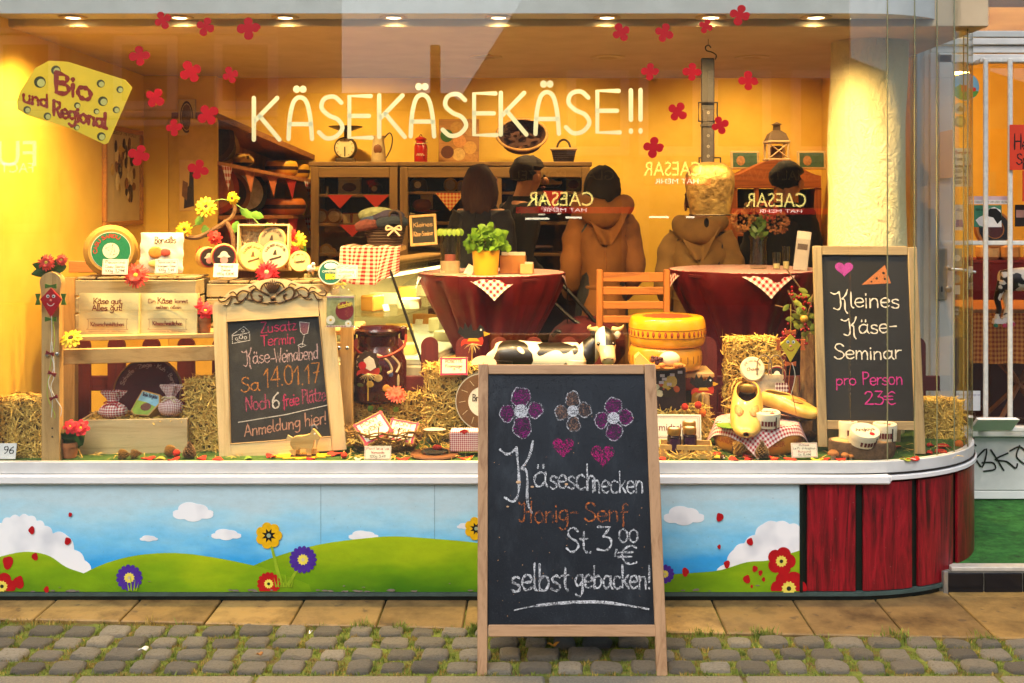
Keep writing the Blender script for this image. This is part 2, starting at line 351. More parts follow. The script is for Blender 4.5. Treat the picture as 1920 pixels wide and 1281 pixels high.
# ================================================================== STRUCTURE
# ---------------------------------------------------------------- street
n=N('asphalt');v=n.co();n.bump(n.noise(v,160,3),.5,.01)
ASPH=n.fin(n.ramp(n.noise(v,60,5),[(.3,C('#3d3a35')),(.7,C('#55514a'))]),.9)
struct('street',MB().add([(-60,-40,-.03),(60,-40,-.03),(60,60,-.03),(-60,60,-.03)],[(0,1,2,3)]),ASPH)
def slab_front(x):return 4.205-.05*(x+2.0)
n=N('cobble granite');v=n.co(rnd=True);oi=n.n('ObjectInfo')
base=n.ramp(oi.outputs['Random'],[(0,C('#827a69')),(.35,C('#a59c88')),(.7,C('#716a5d')),(1,C('#b8ae99'))])
sp=n.ramp(n.noise(v,220,3,.8),[(.3,C('#8a8a8a')),(.5,C('#ffffff')),(.72,C('#ffffff'))]);k=n.mix(.6,base,sp,'MULTIPLY')
k=n.mix(n.ramp(n.noise(v,300,2,.5),[(.66,(0,0,0)),(.72,(.5,.5,.5))]),k,C('#c9c2b0'))
k=n.mix(n.ramp(n.noise(v,9,3),[(.5,(0,0,0)),(.75,(.5,.5,.5))]),k,C('#5e5a40'))
n.bump(n.noise(v,70,6,.75),1,.014);COB=n.fin(k,.8)
n=N('moss soil');v=n.co();k=n.ramp(n.noise(v,18,6,.7),[(.3,C('#4a381c')),(.42,C('#5c5224')),(.55,C('#5f6e22')),(.75,C('#8a8a3a'))]);n.bump(n.noise(v,120,5),.9,.012);MOSS=n.fin(k,.95)
pave=struct('cobble_pavement',MB().add([(-3.4,3.40,.018),(3.2,3.40,.018),(3.2,4.34,.018),(-3.4,4.34,.018)],[(0,1,2,3)]),MOSS)
def cobble_mesh(r):
    rings=[];ph=[r.uniform(-.07,.07)for _ in range(12)]
    for sc_,z in((1.0,-.5),(1.02,.6),(.96,.88),(.80,1.0)):
        rg=[]
        for j in range(12):
            a=2*math.pi*(j+.5)/12;e=7.0
            q=(abs(math.cos(a))**e+abs(math.sin(a))**e)**(-1/e)*(1+ph[j])
            rg.append((sc_*q*math.cos(a)*.5,sc_*q*math.sin(a)*.5,z+(r.uniform(-.06,.06)if z>.5 else 0)))
        rings.append(rg)
    mb=MB().loft(rings,True);return mb.me('cobble',COB,50)
cm=[cobble_mesh(R)for _ in range(10)]
gaps=[]
def cobble(x,y,wx,wy,z):
    o=bpy.data.objects.new('cobble',R.choice(cm));col.objects.link(o);o.parent=pave
    o.location=(x,y,z);o.scale=(wx,wy,.035);o.rotation_euler=(R.uniform(-.03,.03),R.uniform(-.03,.03),R.uniform(-.06,.06)+R.choice((0,math.pi)))
RPIT=.106
for ri in range(6):
    y0=3.738+RPIT*ri;x=-2.35+R.uniform(0,.1)
    while x<2.25:
        wx=R.uniform(.078,.122);xc=x+wx/2;yf=slab_front(xc)-.006
        dpt=min(RPIT-.028,yf-y0-.008)
        if dpt>.03:
            cobble(xc,y0+dpt/2+R.uniform(-.006,.006),wx-.004,dpt+R.uniform(-.012,.006),R.uniform(-.004,.004));gaps.append((x+wx+.010,y0,dpt));gaps.append((xc,y0-.013,0))
        x+=wx+R.uniform(.016,.032)
n=N('kerb granite');v=n.co();n.bump(n.noise(v,70,5,.7),.6,.006);KERB=n.fin(n.ramp(n.noise(v,120,4,.7),[(.3,C('#645e4e')),(.6,C('#7d7564')),(.8,C('#9c927d'))]),.85)
x=-2.6
while x<2.4:
    wl=R.uniform(.35,.7);o=MB().box((x+wl/2,3.56,-.01),(wl-.012,.31,.07),.008).build('kerb_stone',KERB,pave);x+=wl
# sandstone slabs along the wall
n=N('sandstone');v=n.co(rnd=True);oi=n.n('ObjectInfo')
base=n.ramp(oi.outputs['Random'],[(0,C('#86693a')),(.3,C('#9c7f4a')),(.6,C('#755e3a')),(1,C('#93763f'))])
k=n.mix(.8,base,n.ramp(n.noise(v,6,6,.7),[(.3,C('#6a5a44')),(.58,C('#ffffff')),(.8,C('#fff2cf'))]),'MULTIPLY')
k=n.mix(n.ramp(n.noise(v,55,4,.7),[(.62,(0,0,0)),(.74,(.5,.5,.5))]),k,C('#4c3a22'))
k=n.mix(n.ramp(n.noise(v,17,2,.5),[(.68,(0,0,0)),(.72,(.6,.6,.6))]),k,C('#3b3128'))
n.bump(n.noise(v,40,6),.25,.004);SAND=n.fin(k,.62)
slabs=struct('slab_pavement',MB().add([(-3.4,4.1,.004),(3.2,3.9,.004),(3.2,4.75,.004),(-3.4,4.75,.004)],[(0,1,2,3)]),pm('#77705f',.9,.3,50))
jx=[X_(p,4.41)for p in(-350,-198,-46,107,264,417,571,724,877,1030,1183,1334,1486,1641,1791,1945,2100)]
for i in range(len(jx)-1):
    a,b=jx[i]+.003,jx[i+1]-.003;mb=MB();yb=4.44
    dz=R.uniform(-.0015,.0015)
    mb.loft([[(a,slab_front(a),0),(b,slab_front(b),0),(b,yb,0),(a,yb,0)],[(a,slab_front(a),.026+dz),(b,slab_front(b),.026+dz),(b,yb,.026+dz),(a,yb,.026+dz)],
             [(a+.004,slab_front(a)+.004,.030+dz),(b-.004,slab_front(b)+.004,.030+dz),(b-.004,yb,.030+dz),(a+.004,yb,.030+dz)]]).build('sandstone_slab',SAND,slabs)
    if b>1.0:
        MB().box(((a+b)/2,4.59,.014),(b-a,.29,.030),.003).build('sandstone_slab',SAND,slabs)
# grass and moss in the joints
def blades(mb,x,y,z,n_,h,r,spread):
    for _ in range(n_):
        a=r.uniform(0,6.28);px=x+r.gauss(0,spread);py=y+r.gauss(0,spread*.8);l=h*r.uniform(.4,1.2);lean=r.uniform(.1,.8)*l;w_=r.uniform(.0010,.0022);b=r.uniform(0,6.28)
        dx,dy=math.cos(a)*lean,math.sin(a)*lean;wx,wy=math.cos(b)*w_,math.sin(b)*w_
        mb.add([(px-wx,py-wy,z),(px+wx,py+wy,z),(px+dx*.5+wx*.7,py+dy*.5+wy*.7,z+l*.7),(px+dx*.5-wx*.7,py+dy*.5-wy*.7,z+l*.7),(px+dx,py+dy,z+l)],[(0,1,2,3),(3,2,4)])
rr=random.Random(5);g1=MB();g2=MB()
for gx,gy,d in gaps:
    if d:
        for q in range(5):blades(g1 if rr.random()<.72 else g2,gx+rr.uniform(-.006,.006),gy+d*rr.random(),.016,rr.randint(8,18),rr.uniform(.008,.020),rr,.009)
    else:
        for q in range(5):blades(g1 if rr.random()<.66 else g2,gx+rr.uniform(-.06,.06),gy,.016,rr.randint(8,18),rr.uniform(.008,.018),rr,.012)
for i in range(230):
    gx=rr.uniform(-2.3,2.2);gy=slab_front(gx)-.008;c=rr.random()
    blades(g2 if(rr.random()<(.75 if gx<-1.0 or gx>1.1 else.3))else g1,gx,gy,.014,rr.randint(6,24),rr.uniform(.012,.045 if c>.85 else.024),rr,.014)
for gx in(-.22,-.47,-.62,.47,.60,.83,1.62,1.30):
    for q in range(6):blades(g1,gx+rr.gauss(0,.02),slab_front(gx)-.012+rr.gauss(0,.012),.014,26,rr.uniform(.02,.045),rr,.012)
go=tag(g1.build('joint_grass',leafmat('#46591c','#8a9738',.7),None,0),'short green grass and moss growing between the cobbles','grass',kind='stuff')
go=tag(g2.build('dry_grass',leafmat('#7d6526','#b59a4c',.8),None,0),'dry straw-coloured grass along the cobble joints','grass',kind='stuff')
def ground_leaf(px,py,s,c,label,rz):
    Yg=YF(py,.045);p=P(px,py,Yg);mb=MB();out=[]
    for j in range(16):
        a=2*math.pi*j/16;q=s*(1+.28*math.sin(3*a+rz)+.12*math.sin(7*a));out.append((q*math.cos(a)*1.3,q*math.sin(a)*.8,.006*math.sin(2*a)+.004))
    mb.add(out+[(0,0,0)],[(j,(j+1)%16,16)for j in range(16)]);o=mb.build('fallen_leaf',pm(c,.7,.3,60));o.location=p;o.rotation_euler=(.1,.15,rz)
    sm=o.modifiers.new('thickness','SOLIDIFY');sm.thickness=.0012
    tag(o,label,'leaf')
ground_leaf(1037,1210,.016,'#c08a35','yellow brown fallen leaf on the cobbles under the front chalkboard',2.6)
ground_leaf(268,1219,.013,'#e8e6de','white paper scrap with brown leaf on the cobbles at left',.8)
ground_leaf(582,1187,.007,'#efeae0','tiny white scrap at the edge of the sandstone slabs',2)
ground_leaf(486,1228,.008,'#a5713a','small brown leaf between the cobbles left of the chalkboard',.3)
# ---------------------------------------------------------------- shop front: base wall, mural, sill, glass, fascia
def base_path(phi):return(1.25+.67*math.sin(phi),4.95-.55*math.cos(phi))
def path(off=0,x0=-2.45,yend=5.56,seg=14):
    pts=[(x0,4.40-off)]
    for i in range(seg+1):
        f=math.pi/2*i/seg;x,y=base_path(f);nx,ny=math.sin(f)/.67,-math.cos(f)/.55;l=math.hypot(nx,ny);pts.append((x+nx/l*off,y+ny/l*off))
    pts.append((1.92+off,yend));return pts
def phi_at(px):
    return min((abs(1000+F*base_path(RD(a/4))[0]/base_path(RD(a/4))[1]-px),RD(a/4))for a in range(0,280))[1]
def wall_strip(mb,pin,pout,z0,z1,bev=0):
    rings=[]
    for(a,b),(c,d)in zip(pin,pout):rings.append([(a,b,z0),(c,d,z0+bev),(c,d,z1-bev),(a,b,z1)]if not bev else[(a,b,z0),(c*.9+a*.1,d*.9+b*.1,z0),(c,d,z0+bev),(c,d,z1-bev),(c*.9+a*.1,d*.9+b*.1,z1),(a,b,z1)])
    return mb.loft(rings,True)
front=thing('shop_facade','cheese shop window front with painted meadow panel, white sill and red boarded corner','shop front',(0,4.4,0))
def fb(mb,name,mat,parent=front,smooth=35):
    mb.v=[(x,y-4.4,z)for x,y,z in mb.v];return mb.build(name,mat,parent,smooth)
n=N('white paint worn');v=n.co();w1=n.noise(v,26,6,.75);k=n.mix(n.ramp(n.noise(v,5,4),[(.3,C('#d2d2cc')),(.7,C('#ecebe6'))]),n.ramp(w1,[(.0,C('#e6e4de')),(1,C('#efeee9'))]),C('#e4e3de'))
k=n.mix(.65,n.ramp(n.noise(v,5,4),[(.3,C('#cfd0cc')),(.7,C('#ebeae5'))]),C('#e9e8e4'))
k=n.mix(n.ramp(n.noise(v,38,7,.8),[(.66,(0,0,0)),(.69,(.85,.85,.85))]),k,C('#4a4038'));WHITE=n.fin(k,.45)
n=N('clean white');v=n.co();WHITE2=n.fin(n.ramp(n.noise(v,7,4),[(.3,C('#c6c5bf')),(.7,C('#d9d8d3'))]),.5)
pw=path(-.1)
fb(wall_strip(MB(),path(-.12),path(.0),.0,.05),'plinth',pm('#0f1c1a',.35,.5,30,.3))
fb(wall_strip(MB(),path(-.12),path(.012),.050,.064),'plinth_ledge',pm('#43544f',.5,.3,20))
DG=pm('#0c1a16',.4,.4,20)
fb(wall_strip(MB(),path(-.12),path(-.012),.064,.49),'base_wall',DG)
fb(MB().box((-2.45+1.927,4.400,.510),(3.854,.05,.036),.006),'window_sill',WHITE)
fb(wall_strip(MB(),path(-.1,1.41),path(.014,1.41),.499,.523,.005),'window_sill',WHITE)
fb(wall_strip(MB(),path(-.022),path(.004),.530,.5765,.002),'glazing_base',WHITE2)
fb(wall_strip(MB(),path(-.1),path(.009,1.2),.5255,.5295),'sill_joint',pm('#2b2620',.8,.4,60))
# mural
n=N('mural sky');v=n.co();sp=n.n('SeparateXYZ');n.l(v,sp.inputs[0]);nz=n.noise(n.co(scale=(1.2,1,3.5)),3.2,3,.5)
f=n.math('ADD',n.math('MULTIPLY',sp.outputs[2],2.35),n.math('MULTIPLY',n.math('SUBTRACT',nz,.5),.55))
k=n.ramp(f,[(.15,C('#1f8fdc')),(.42,C('#36a6e8')),(.62,C('#78c8ee')),(.85,C('#aadaea')),(1.0,C('#bcd8e0'))])
k=n.mix(n.ramp(n.noise(n.co(scale=(1,1,1.0)),70,6,.8),[(.66,(0,0,0)),(.69,(.8,.8,.8))]),k,C('#6d7a80'));k=n.mix(.28,k,n.ramp(n.noise(n.co(scale=(1,1,2)),14,6,.75),[(.3,C('#cfcac0')),(.6,C('#ffffff'))]),'MULTIPLY')
n.bump(n.noise(v,120,3),.15,.003);MSKY=n.fin(k,.4)
mural=fb(MB().box(((-2.45+1.059)/2,4.402,.277),(1.059+2.45,.014,.423),.002),'mural_panel',MSKY)
YM=4.4
def mz(poly):return[(X_(a,YM),Z_(b,YM))for a,b in poly]
_lay=[0]
def paint(name,poly,mat,layer,label=None):
    y=-.0052-.0006*layer-.00002*(_lay[0]%25);_lay[0]+=1
    o=MB().prism(mz(poly),y-.0005,y+.0003).build(name,mat,mural,0);return o
def hill(c0,c1,c2,off):
    n=N('mural hill');v=n.co();nz=n.noise(n.co(scale=(.8,1,2.5)),2.6,3,.5);sp=n.n('SeparateXYZ');n.l(v,sp.inputs[0])
    f=n.math('ADD',n.math('MULTIPLY',sp.outputs[2],3.2),n.math('MULTIPLY',n.math('SUBTRACT',nz,.5),1.2));k=n.ramp(f,[(.1,C(c0)),(.45,C(c1)),(.8,C(c2))])
    k=n.mix(n.ramp(n.noise(v,90,6,.8),[(.66,(0,0,0)),(.69,(.7,.7,.7))]),k,C('#6a6a52'));k=n.mix(.28,k,n.ramp(n.noise(n.co(scale=(1,1,2)),14,6,.75),[(.3,C('#bfc0a8')),(.6,C('#ffffff'))]),'MULTIPLY');n.bump(n.noise(v,120,3),.15,.003);return n.fin(k,.4)
HILL=hill('#3c7408','#6c9a0a','#a4bc12',0);HILL2=hill('#4c8008','#7aa40e','#b0c414',1)
paint('painted_hill',smooth_pts([(475,1060),(520,1042),(600,1020),(690,1008),(745,1005),(820,1010),(895,1017),(1010,1034),(1120,1056),(1240,1080)],4)+[(1240,1109),(470,1109)],HILL,2)
paint('painted_hill',smooth_pts([(150,1078),(200,1055),(260,1040),(330,1036),(400,1044),(470,1058),(520,1072),(580,1095)],4)+[(585,1109),(150,1109)],HILL2,3)
paint('painted_hill',smooth_pts([(-300,1090),(-200,1060),(-100,1062),(-20,1048),(30,1036),(62,1034),(95,1042),(125,1062),(158,1074),(190,1088),(220,1108)],4)+[(-300,1109)],HILL2,4)
paint('painted_hill',smooth_pts([(1180,1092),(1240,1078),(1300,1073),(1350,1068),(1400,1053),(1440,1050),(1470,1040),(1503,1030)],4)+[(1503,1109),(1180,1109)],HILL2,4)
def cloudmat():
    n=N('mural cloud');v=n.co();k=n.ramp(n.noise(v,9,2,.4),[(.3,C('#d5d8dc')),(.55,C('#f1f2f2'))]);return n.fin(k,.45)
CLD=cloudmat()
def cloud(cx,cy,w_,h_,seed,layer=1):
    r=random.Random(seed);out=[];nl=5 if w_>50 else 4
    c=[(-.30,.10,.20),(-.10,-.16,.27),(.12,-.10,.25),(.32,.10,.18),(.0,.16,.24)]
    for j in range(64):
        a=2*math.pi*j/64;d=(math.cos(a),math.sin(a));best=0
        for ox,oy,rr_ in c:
            q=ox*d[0]+oy*d[1];m_=q*q-(ox*ox+oy*oy-rr_*rr_)
            if m_>0:best=max(best,q+math.sqrt(m_))
        best=max(best,.5*abs(d[0])**6)
        out.append((cx+best*w_*d[0],cy+best*h_*1.15*d[1]))
    paint('painted_cloud',out,CLD,layer)
for i,a in enumerate([(363,960,76,38),(280,1009,34,12),(425,1002,56,22),(682,1004,56,20),(872,986,30,12),(1282,967,76,38)]):cloud(*a,i+3,1)
def bumpy(pts,r=5,amp=5):
    out=[]
    for i in range(len(pts)-1):
        (a,b),(c,d)=pts[i],pts[i+1];L=math.hypot(c-a,d-b);m=max(1,int(L/16));nx,ny=(d-b)/L,-(c-a)/L
        for q in range(m*5):
            t=q/(m*5);out.append((a+(c-a)*t+nx*amp*abs(math.sin(math.pi*t*m)),b+(d-b)*t+ny*amp*abs(math.sin(math.pi*t*m))))
    return out
paint('painted_cloud',bumpy([(-90,1040),(-60,1000),(-10,990),(20,970),(55,967),(85,985),(100,1000),(125,1002),(140,1030),(160,1050),(172,1073)])+[(150,1080),(-90,1080)],CLD,1)
paint('painted_cloud',bumpy([(1340,1075),(1362,1056),(1375,1030),(1395,1018),(1415,1002),(1430,982),(1455,978),(1480,982),(1500,988)],5,4)+[(1503,990),(1503,1060),(1340,1078)],CLD,1)
PR=pm('#b0101a',.4,.15,40);PY=pm('#e8b411',.4,.2,40);PV=pm('#4a2a92',.4,.15,40);PK=pm('#14100e',.5,.2,40);PYC=pm('#e9d85a',.4,.15,40);PGR=pm('#8fb024',.4,.15,40)
def pflower(cx,cy,r,mat,lobes,dep,cc,stem=None,star=False,lay=6):
    if stem:paint('painted_stem',[(cx-2,cy),(cx+2,cy),(stem[0]+4,stem[1]),(stem[0]-4,stem[1])],PGR,lay-1)
    paint('painted_flower',[(cx+r*(1-dep+dep*abs(math.cos(lobes*a/2))**.7)*math.cos(a),min(1107,cy+r*(1-dep+dep*abs(math.cos(lobes*a/2))**.7)*math.sin(a)))for a in[2*math.pi*j/(lobes*8)for j in range(lobes*8)]],mat,lay)
    if star:paint('flower_eye',[(cx+r*(.55 if j%2 else.28)*math.cos(2*math.pi*j/16),cy+r*(.55 if j%2 else.28)*math.sin(2*math.pi*j/16))for j in range(16)],PK,lay+1);paint('flower_eye',[(cx+r*.16*math.cos(2*math.pi*j/10),cy+r*.16*math.sin(2*math.pi*j/10))for j in range(10)],pm('#9aa88a',.5),lay+2)
    else:
        paint('flower_eye',[(cx+r*(.42 if j%2 else.33)*math.cos(2*math.pi*j/24),cy+r*(.42 if j%2 else.33)*math.sin(2*math.pi*j/24))for j in range(24)],PYC,lay+1);paint('flower_eye',[(cx+r*.13*math.cos(2*math.pi*j/9),cy+r*.13*math.sin(2*math.pi*j/9))for j in range(9)],pm(cc,.5),lay+2)
pflower(505,1003,25,PY,7,.18,'#111111',(528,1096),True);pflower(569,1048,26,PV,17,.16,'#d8c99a',(540,1097));pflower(505,1093,22,PR,15,.14,'#222014',None,False,8)
pflower(244,1082,25,PV,15,.16,'#cbbf90');pflower(893,990,22,PY,7,.18,'#111111',None,True);pflower(1246,1075,18,PV,13,.16,'#cbbf90');pflower(1464,1051,27,PR,5,.2,'#2b2a20',None,False,7);pflower(1478,1102,34,PR,6,.18,'#2b2a20',None,False,6);pflower(6,1098,26,PR,5,.22,'#2b2a20')
for gx,gy in((525,1097),(540,1097),(250,1104)):
    for dx,hh in((-6,16),(-2,26),(3,20),(7,14)):paint('painted_blade',[(gx+dx-1.6,gy+2),(gx+dx+1.6,gy+2),(gx+dx*1.7,gy-hh)],PGR,9)
def drop(cx,cy,r,rot):paint('painted_petal',[(cx+r*(1+.25*math.cos(a)-.12*math.cos(3*a))*.8*math.cos(a+rot),cy+r*(1+.25*math.cos(a)-.12*math.cos(3*a))*math.sin(a+rot))for a in[2*math.pi*j/18 for j in range(18)]],PR,7)
for a in[(60,993,7,0),(128,1012,7,1),(68,1041,7,2),(133,963,4,1),(15,1052,12,.6),(38,1088,12,2),(88,1104,6,0),(1348,967,8,1),(1406,1013,7,2),(1347,1024,4,0),(1361,1056,7,.4),(1286,1071,8,3),(1400,1083,8,2),(1414,1064,6,1),(1424,1072,5,.5),(1430,1085,4,0),(1408,1098,3,0)]:drop(*a)
rc_=random.Random(3)
for i in range(34):
    cx=rc_.choice((75,130,290,430,470,500,620,665,700,760,870,1300,1420))+rc_.uniform(-30,30);cy=1107-abs(rc_.gauss(0,1.5))if i<28 else rc_.uniform(1080,1100);q=rc_.uniform(2,9 if i<28 else 4)
    paint('paint_chip',[(cx+q*(1+.4*rc_.uniform(-1,1))*math.cos(2*math.pi*j/9),min(1108.5,cy+.28*q*(1+.5*rc_.uniform(-1,1))*math.sin(2*math.pi*j/9)))for j in range(9)],pm('#7d7468',.8,.3,60),11)
for cx in(602,815):fb(MB().box((X_(cx,4.4),4.3945,.276),(.0012,.0012,.42),0),'panel_joint',pm('#5d7f8c',.7))
# red painted boards round the corner
n=N('red board');v=n.co(scale=(5,5,.55),rnd=True);g=n.noise(v,3.0,6,.7,2.2);f2=n.noise(n.co(scale=(14,14,.8),rnd=True),6,4,.7)
k=n.ramp(g,[(.32,C('#240808')),(.45,C('#6d0d16')),(.6,C('#94121f')),(.75,C('#a8212d'))]);k=n.mix(n.ramp(f2,[(.55,(0,0,0)),(.68,(.8,.8,.8))]),k,C('#2a0a0a'))
k=n.mix(n.ramp(n.noise(n.co(),190,2),[(.745,(0,0,0)),(.76,(.8,.8,.8))]),k,C('#b79a94'));n.bump(f2,.2,.003);REDB=n.fin(k,.38)
fine=path(-.002,1.0,5.56,60);ext=[]
for i in range(len(fine)-1):
    for q in range(40):t=q/40;ext.append((fine[i][0]*(1-t)+fine[i+1][0]*t,fine[i][1]*(1-t)+fine[i+1][1]*t))
def pxof(p):return 1000+F*p[0]/p[1]
for a,b in((1513,1604),(1618,1709),(1721,1786),(1794,1822.5)):
    seg=[p for p in ext if a<=pxof(p)<=b and p[1]<4.75]
    if b>1820:seg+=[p for p in ext if 4.75<=p[1]<5.2]
    rings=[]
    for i,(x,y)in enumerate(seg):
        q=seg[min(i+1,len(seg)-1)];p_=seg[max(i-1,0)];d=Vector((q[0]-p_[0],q[1]-p_[1])).normalized();nx,ny=d.y,-d.x;e=.006 if 0<i<len(seg)-1 else.003
        rings.append([(x-nx*.008,y-ny*.008,.068),(x+nx*e,y+ny*e,.068),(x+nx*e,y+ny*e,.492),(x-nx*.008,y-ny*.008,.492)])
    fb(MB().loft(rings[::max(1,len(rings)//12)]+[rings[-1]]),'red_board',REDB)
fb(MB().box((1.055,4.397,.277),(.012,.02,.424),.001),'corner_strip',DG)
# glass
GL=thin_glass((.97,.985,.97,1),1.45,0,.10)
fb(MB().box((-.60,4.404,1.68),(3.695,.008,2.206),.0005),'glass_pane',GL)
gp=[(1.25,4.40)]+[base_path(phi_at(q))for q in(1665,1716,1757,1790,1815)]+[base_path(RD(78)),(1.92,4.97),(1.92,5.52)]
JM=pm('#9c9a72',.25,.2,20,metal=.3)
for i in range(len(gp)-1):
    (a,b),(c,d)=gp[i],gp[i+1];L=math.hypot(c-a,d-b);an=math.atan2(d-b,c-a)
    fb(MB().box((0,0,0),(L-.005,.008,2.206),.0005,T((a+c)/2,(b+d)/2+.004,1.68,0,0,an)),'glass_pane',thin_glass((.985,.995,.985,1),1.45))
for(a,b),z in zip(gp[1:-1],(0,)*9):fb(MB().box((a,b+.004,1.68),(.0035,.007,2.2),.0003),'glass_joint',JM)
# fascia behind the glass, soffit, ceilings
FAS=WHITE2
fp=[(-2.6,4.46),(1.30,4.46)]+[(1.30+.50*math.sin(RD(a)),4.92-.46*math.cos(RD(a)))for a in range(10,91,10)]+[(1.80,5.6)]
mb=MB();pin=[(x*1.0,y+.02)if y<4.5 else(x-.02,y+.0)for x,y in fp]
fb(wall_strip(MB(),[(-2.6,4.6)]+[(1.25,4.6)]*(len(fp)-2)+[(1.5,5.6)],fp,2.357,2.9),'fascia',FAS)
n=N('ceiling paint');v=n.co();CEIL=n.fin(n.ramp(n.noise(v,6,3),[(.3,C('#c2ab88')),(.7,C('#d0b994'))]),.8)
struct('window_soffit',MB().prism([(-2.6,2.357),(-2.6,2.50),(2.1,2.50),(2.1,2.357)],4.4615,4.62),CEIL)if False else None
ceil=struct('shop_ceiling',MB().box((-.385,5.55,2.40),(4.53,1.90,.148),.004),CEIL)
struct('back_ceiling',MB().box((0.6,7.6,2.78),(7.6,2.3,.1),.0),CEIL)
struct('roof_slab',MB().box((-.65,6.6,3.0),(5.1,4.0,.1),.0).box((3.15,7.12,3.0),(2.5,2.96,.1),0),CEIL)
# walls
n=N('yellow plaster');v=n.co();k=n.ramp(n.noise(v,5,5),[(.3,C('#e8b93e')),(.7,C('#f2c850'))]);n.bump(n.noise(v,60,4),.12,.004);YEL=n.fin(k,.75)
def wall(name,a,b,z0,z1,th=.06,mat=YEL):
    d=Vector((b[0]-a[0],b[1]-a[1]));L=d.length;an=math.atan2(d.y,d.x)
    return struct(name,MB().box((0,0,0),(L,th,z1-z0),0,T((a[0]+b[0])/2,(a[1]+b[1])/2,(z0+z1)/2,0,0,an)),mat)
wall('wall_left',(-2.19,4.43),(-2.27,6.62),.1,2.5);wall('wall_left_rear',(-2.30,6.60),(-2.16,8.05),.1,2.75)
wall('wall_back',(-2.4,8.03),(4.2,8.03),.0,2.75);wall('wall_partition',(1.93,5.62),(2.10,8.0),.1,2.75)
wall('wall_nib',(-2.28,6.42),(X_(405,6.40),6.42),.1,2.75);wall('wall_far_right',(4.2,5.6),(4.2,8.0),0,2.75)
struct('shop_floor',MB().box((1.0,6.6,.05),(6.6,2.9,.1),0),wood('#7a5532','#5a3c20',0,.5))
n=N('turf');v=n.co();k=n.ramp(n.noise(v,40,5,.7),[(.3,C('#2c4a12')),(.6,C('#4d6e1e')),(.8,C('#6e8430'))]);n.bump(n.noise(v,260,4),.9,.01);TURF=n.fin(k,.95)
pts=path(-.035,-2.2,5.35);disp=MB();zz=.57
disp.loft([[(x,y,.50)for x,y in pts]+[(-2.2,5.35,.50)],[(x,y,zz)for x,y in pts]+[(-2.2,5.35,zz)]])
struct('display_floor',disp,TURF)
struct('display_riser',MB().box((-.2,5.37,.33),(4.0,.03,.46),0),pm('#5a3a22',.8))
# plaster column
n=N('rough plaster');v=n.co(scale=(1,1,1));h=n.noise(n.co(scale=(1.6,1.6,.9),rot=(0,.5,.6)),16,5,.65,1.5);h2=n.noise(v,70,3)
n.bump(n.math('ADD',h,n.math('MULTIPLY',h2,.2)),1,.016);COLM=n.fin(n.ramp(n.noise(v,4,3),[(.3,C('#e6d898')),(.7,C('#ecdfa8'))]),.8)
colm=thing('plaster_column','thick round cream column with rough plaster in the window corner','column',(1.522,5.08,.57))
mb=MB();rings=[]
for i in range(49):
    z=1.76*i/48;rings.append([((.170+.006*math.sin(3*a+z*5)+.004*math.sin(7*a-z*9))*math.cos(a),(.170+.006*math.sin(3*a+z*5)+.004*math.sin(5*a+z*13))*math.sin(a),z)for a in[2*math.pi*j/48 for j in range(48)]])
mb.loft(rings).build('shaft',COLM,colm)
# ---------------------------------------------------------------- lamps in the window soffit
def lamp(px,py,label,ringr=.030,energy=9,spot=True,Yl=None,z=2.357):
    Yl=Yl or(z-HC)*F/(380-py);x=X_(px,Yl)if px else py
    t=thing('ceiling_spotlight',label,'ceiling lamp',(x,Yl,z-.001),group='recessed shop lamps')
    MB().lathe([(ringr*1.9,0),(ringr*1.85,-.004),(ringr*1.15,-.006),(ringr,-.002),(ringr,.0005)],24).build('rim',pm('#c9b48a',.35,.1,20,metal=.6),t)
    MB().lathe([(ringr*.98,-.002),(ringr*.6,-.005),(.0005,-.006)],20).build('bulb',emis('#ffe9b8',14)if energy else pm('#b59a70',.4),t)
    if not energy:return
    ld=bpy.data.lights.new('lamp_light','SPOT');ld.energy=energy*LAMP;ld.color=(1,.64,.25);ld.spot_size=RD(134);ld.spot_blend=.75;ld.shadow_soft_size=.035
    lo=bpy.data.objects.new('lamp_light',ld);col.objects.link(lo);lo.parent=t;lo.location=(0,0,-.02);lo.rotation_euler=(RD(14),0,0)
for i,(px,wd)in enumerate(zip((137,337,535,738,935,1138,1333,1530),('far left above the cheese-shaped sign','second from left above the red stickers','third from left above the first window letter','fourth from left, left of the reflected chimney','fifth from left above the middle letters','sixth from left beside red stickers','seventh from left above the cowbell','rightmost beside the cream column'))):
    lamp(px,32,'small lit warm ceiling spotlight, '+wd,.030 if i<6 else.034,96)
for px,wd in((910,'above the middle window letters'),(1140,'above the right window letters'),(1410,'right of the bell strap')):
    lamp(px,103,'unlit flush round lamp in the main ceiling, '+wd,.045,0,Yl=5.55,z=2.3255)

for x,wd in((-1.3,'left, over the cabinets'),(.1,'middle, over the customers'),(1.4,'right, over the hutch')):
    lamp(0,x,'flush round lamp in the rear ceiling, '+wd,.045,92,Yl=7.15,z=2.729)
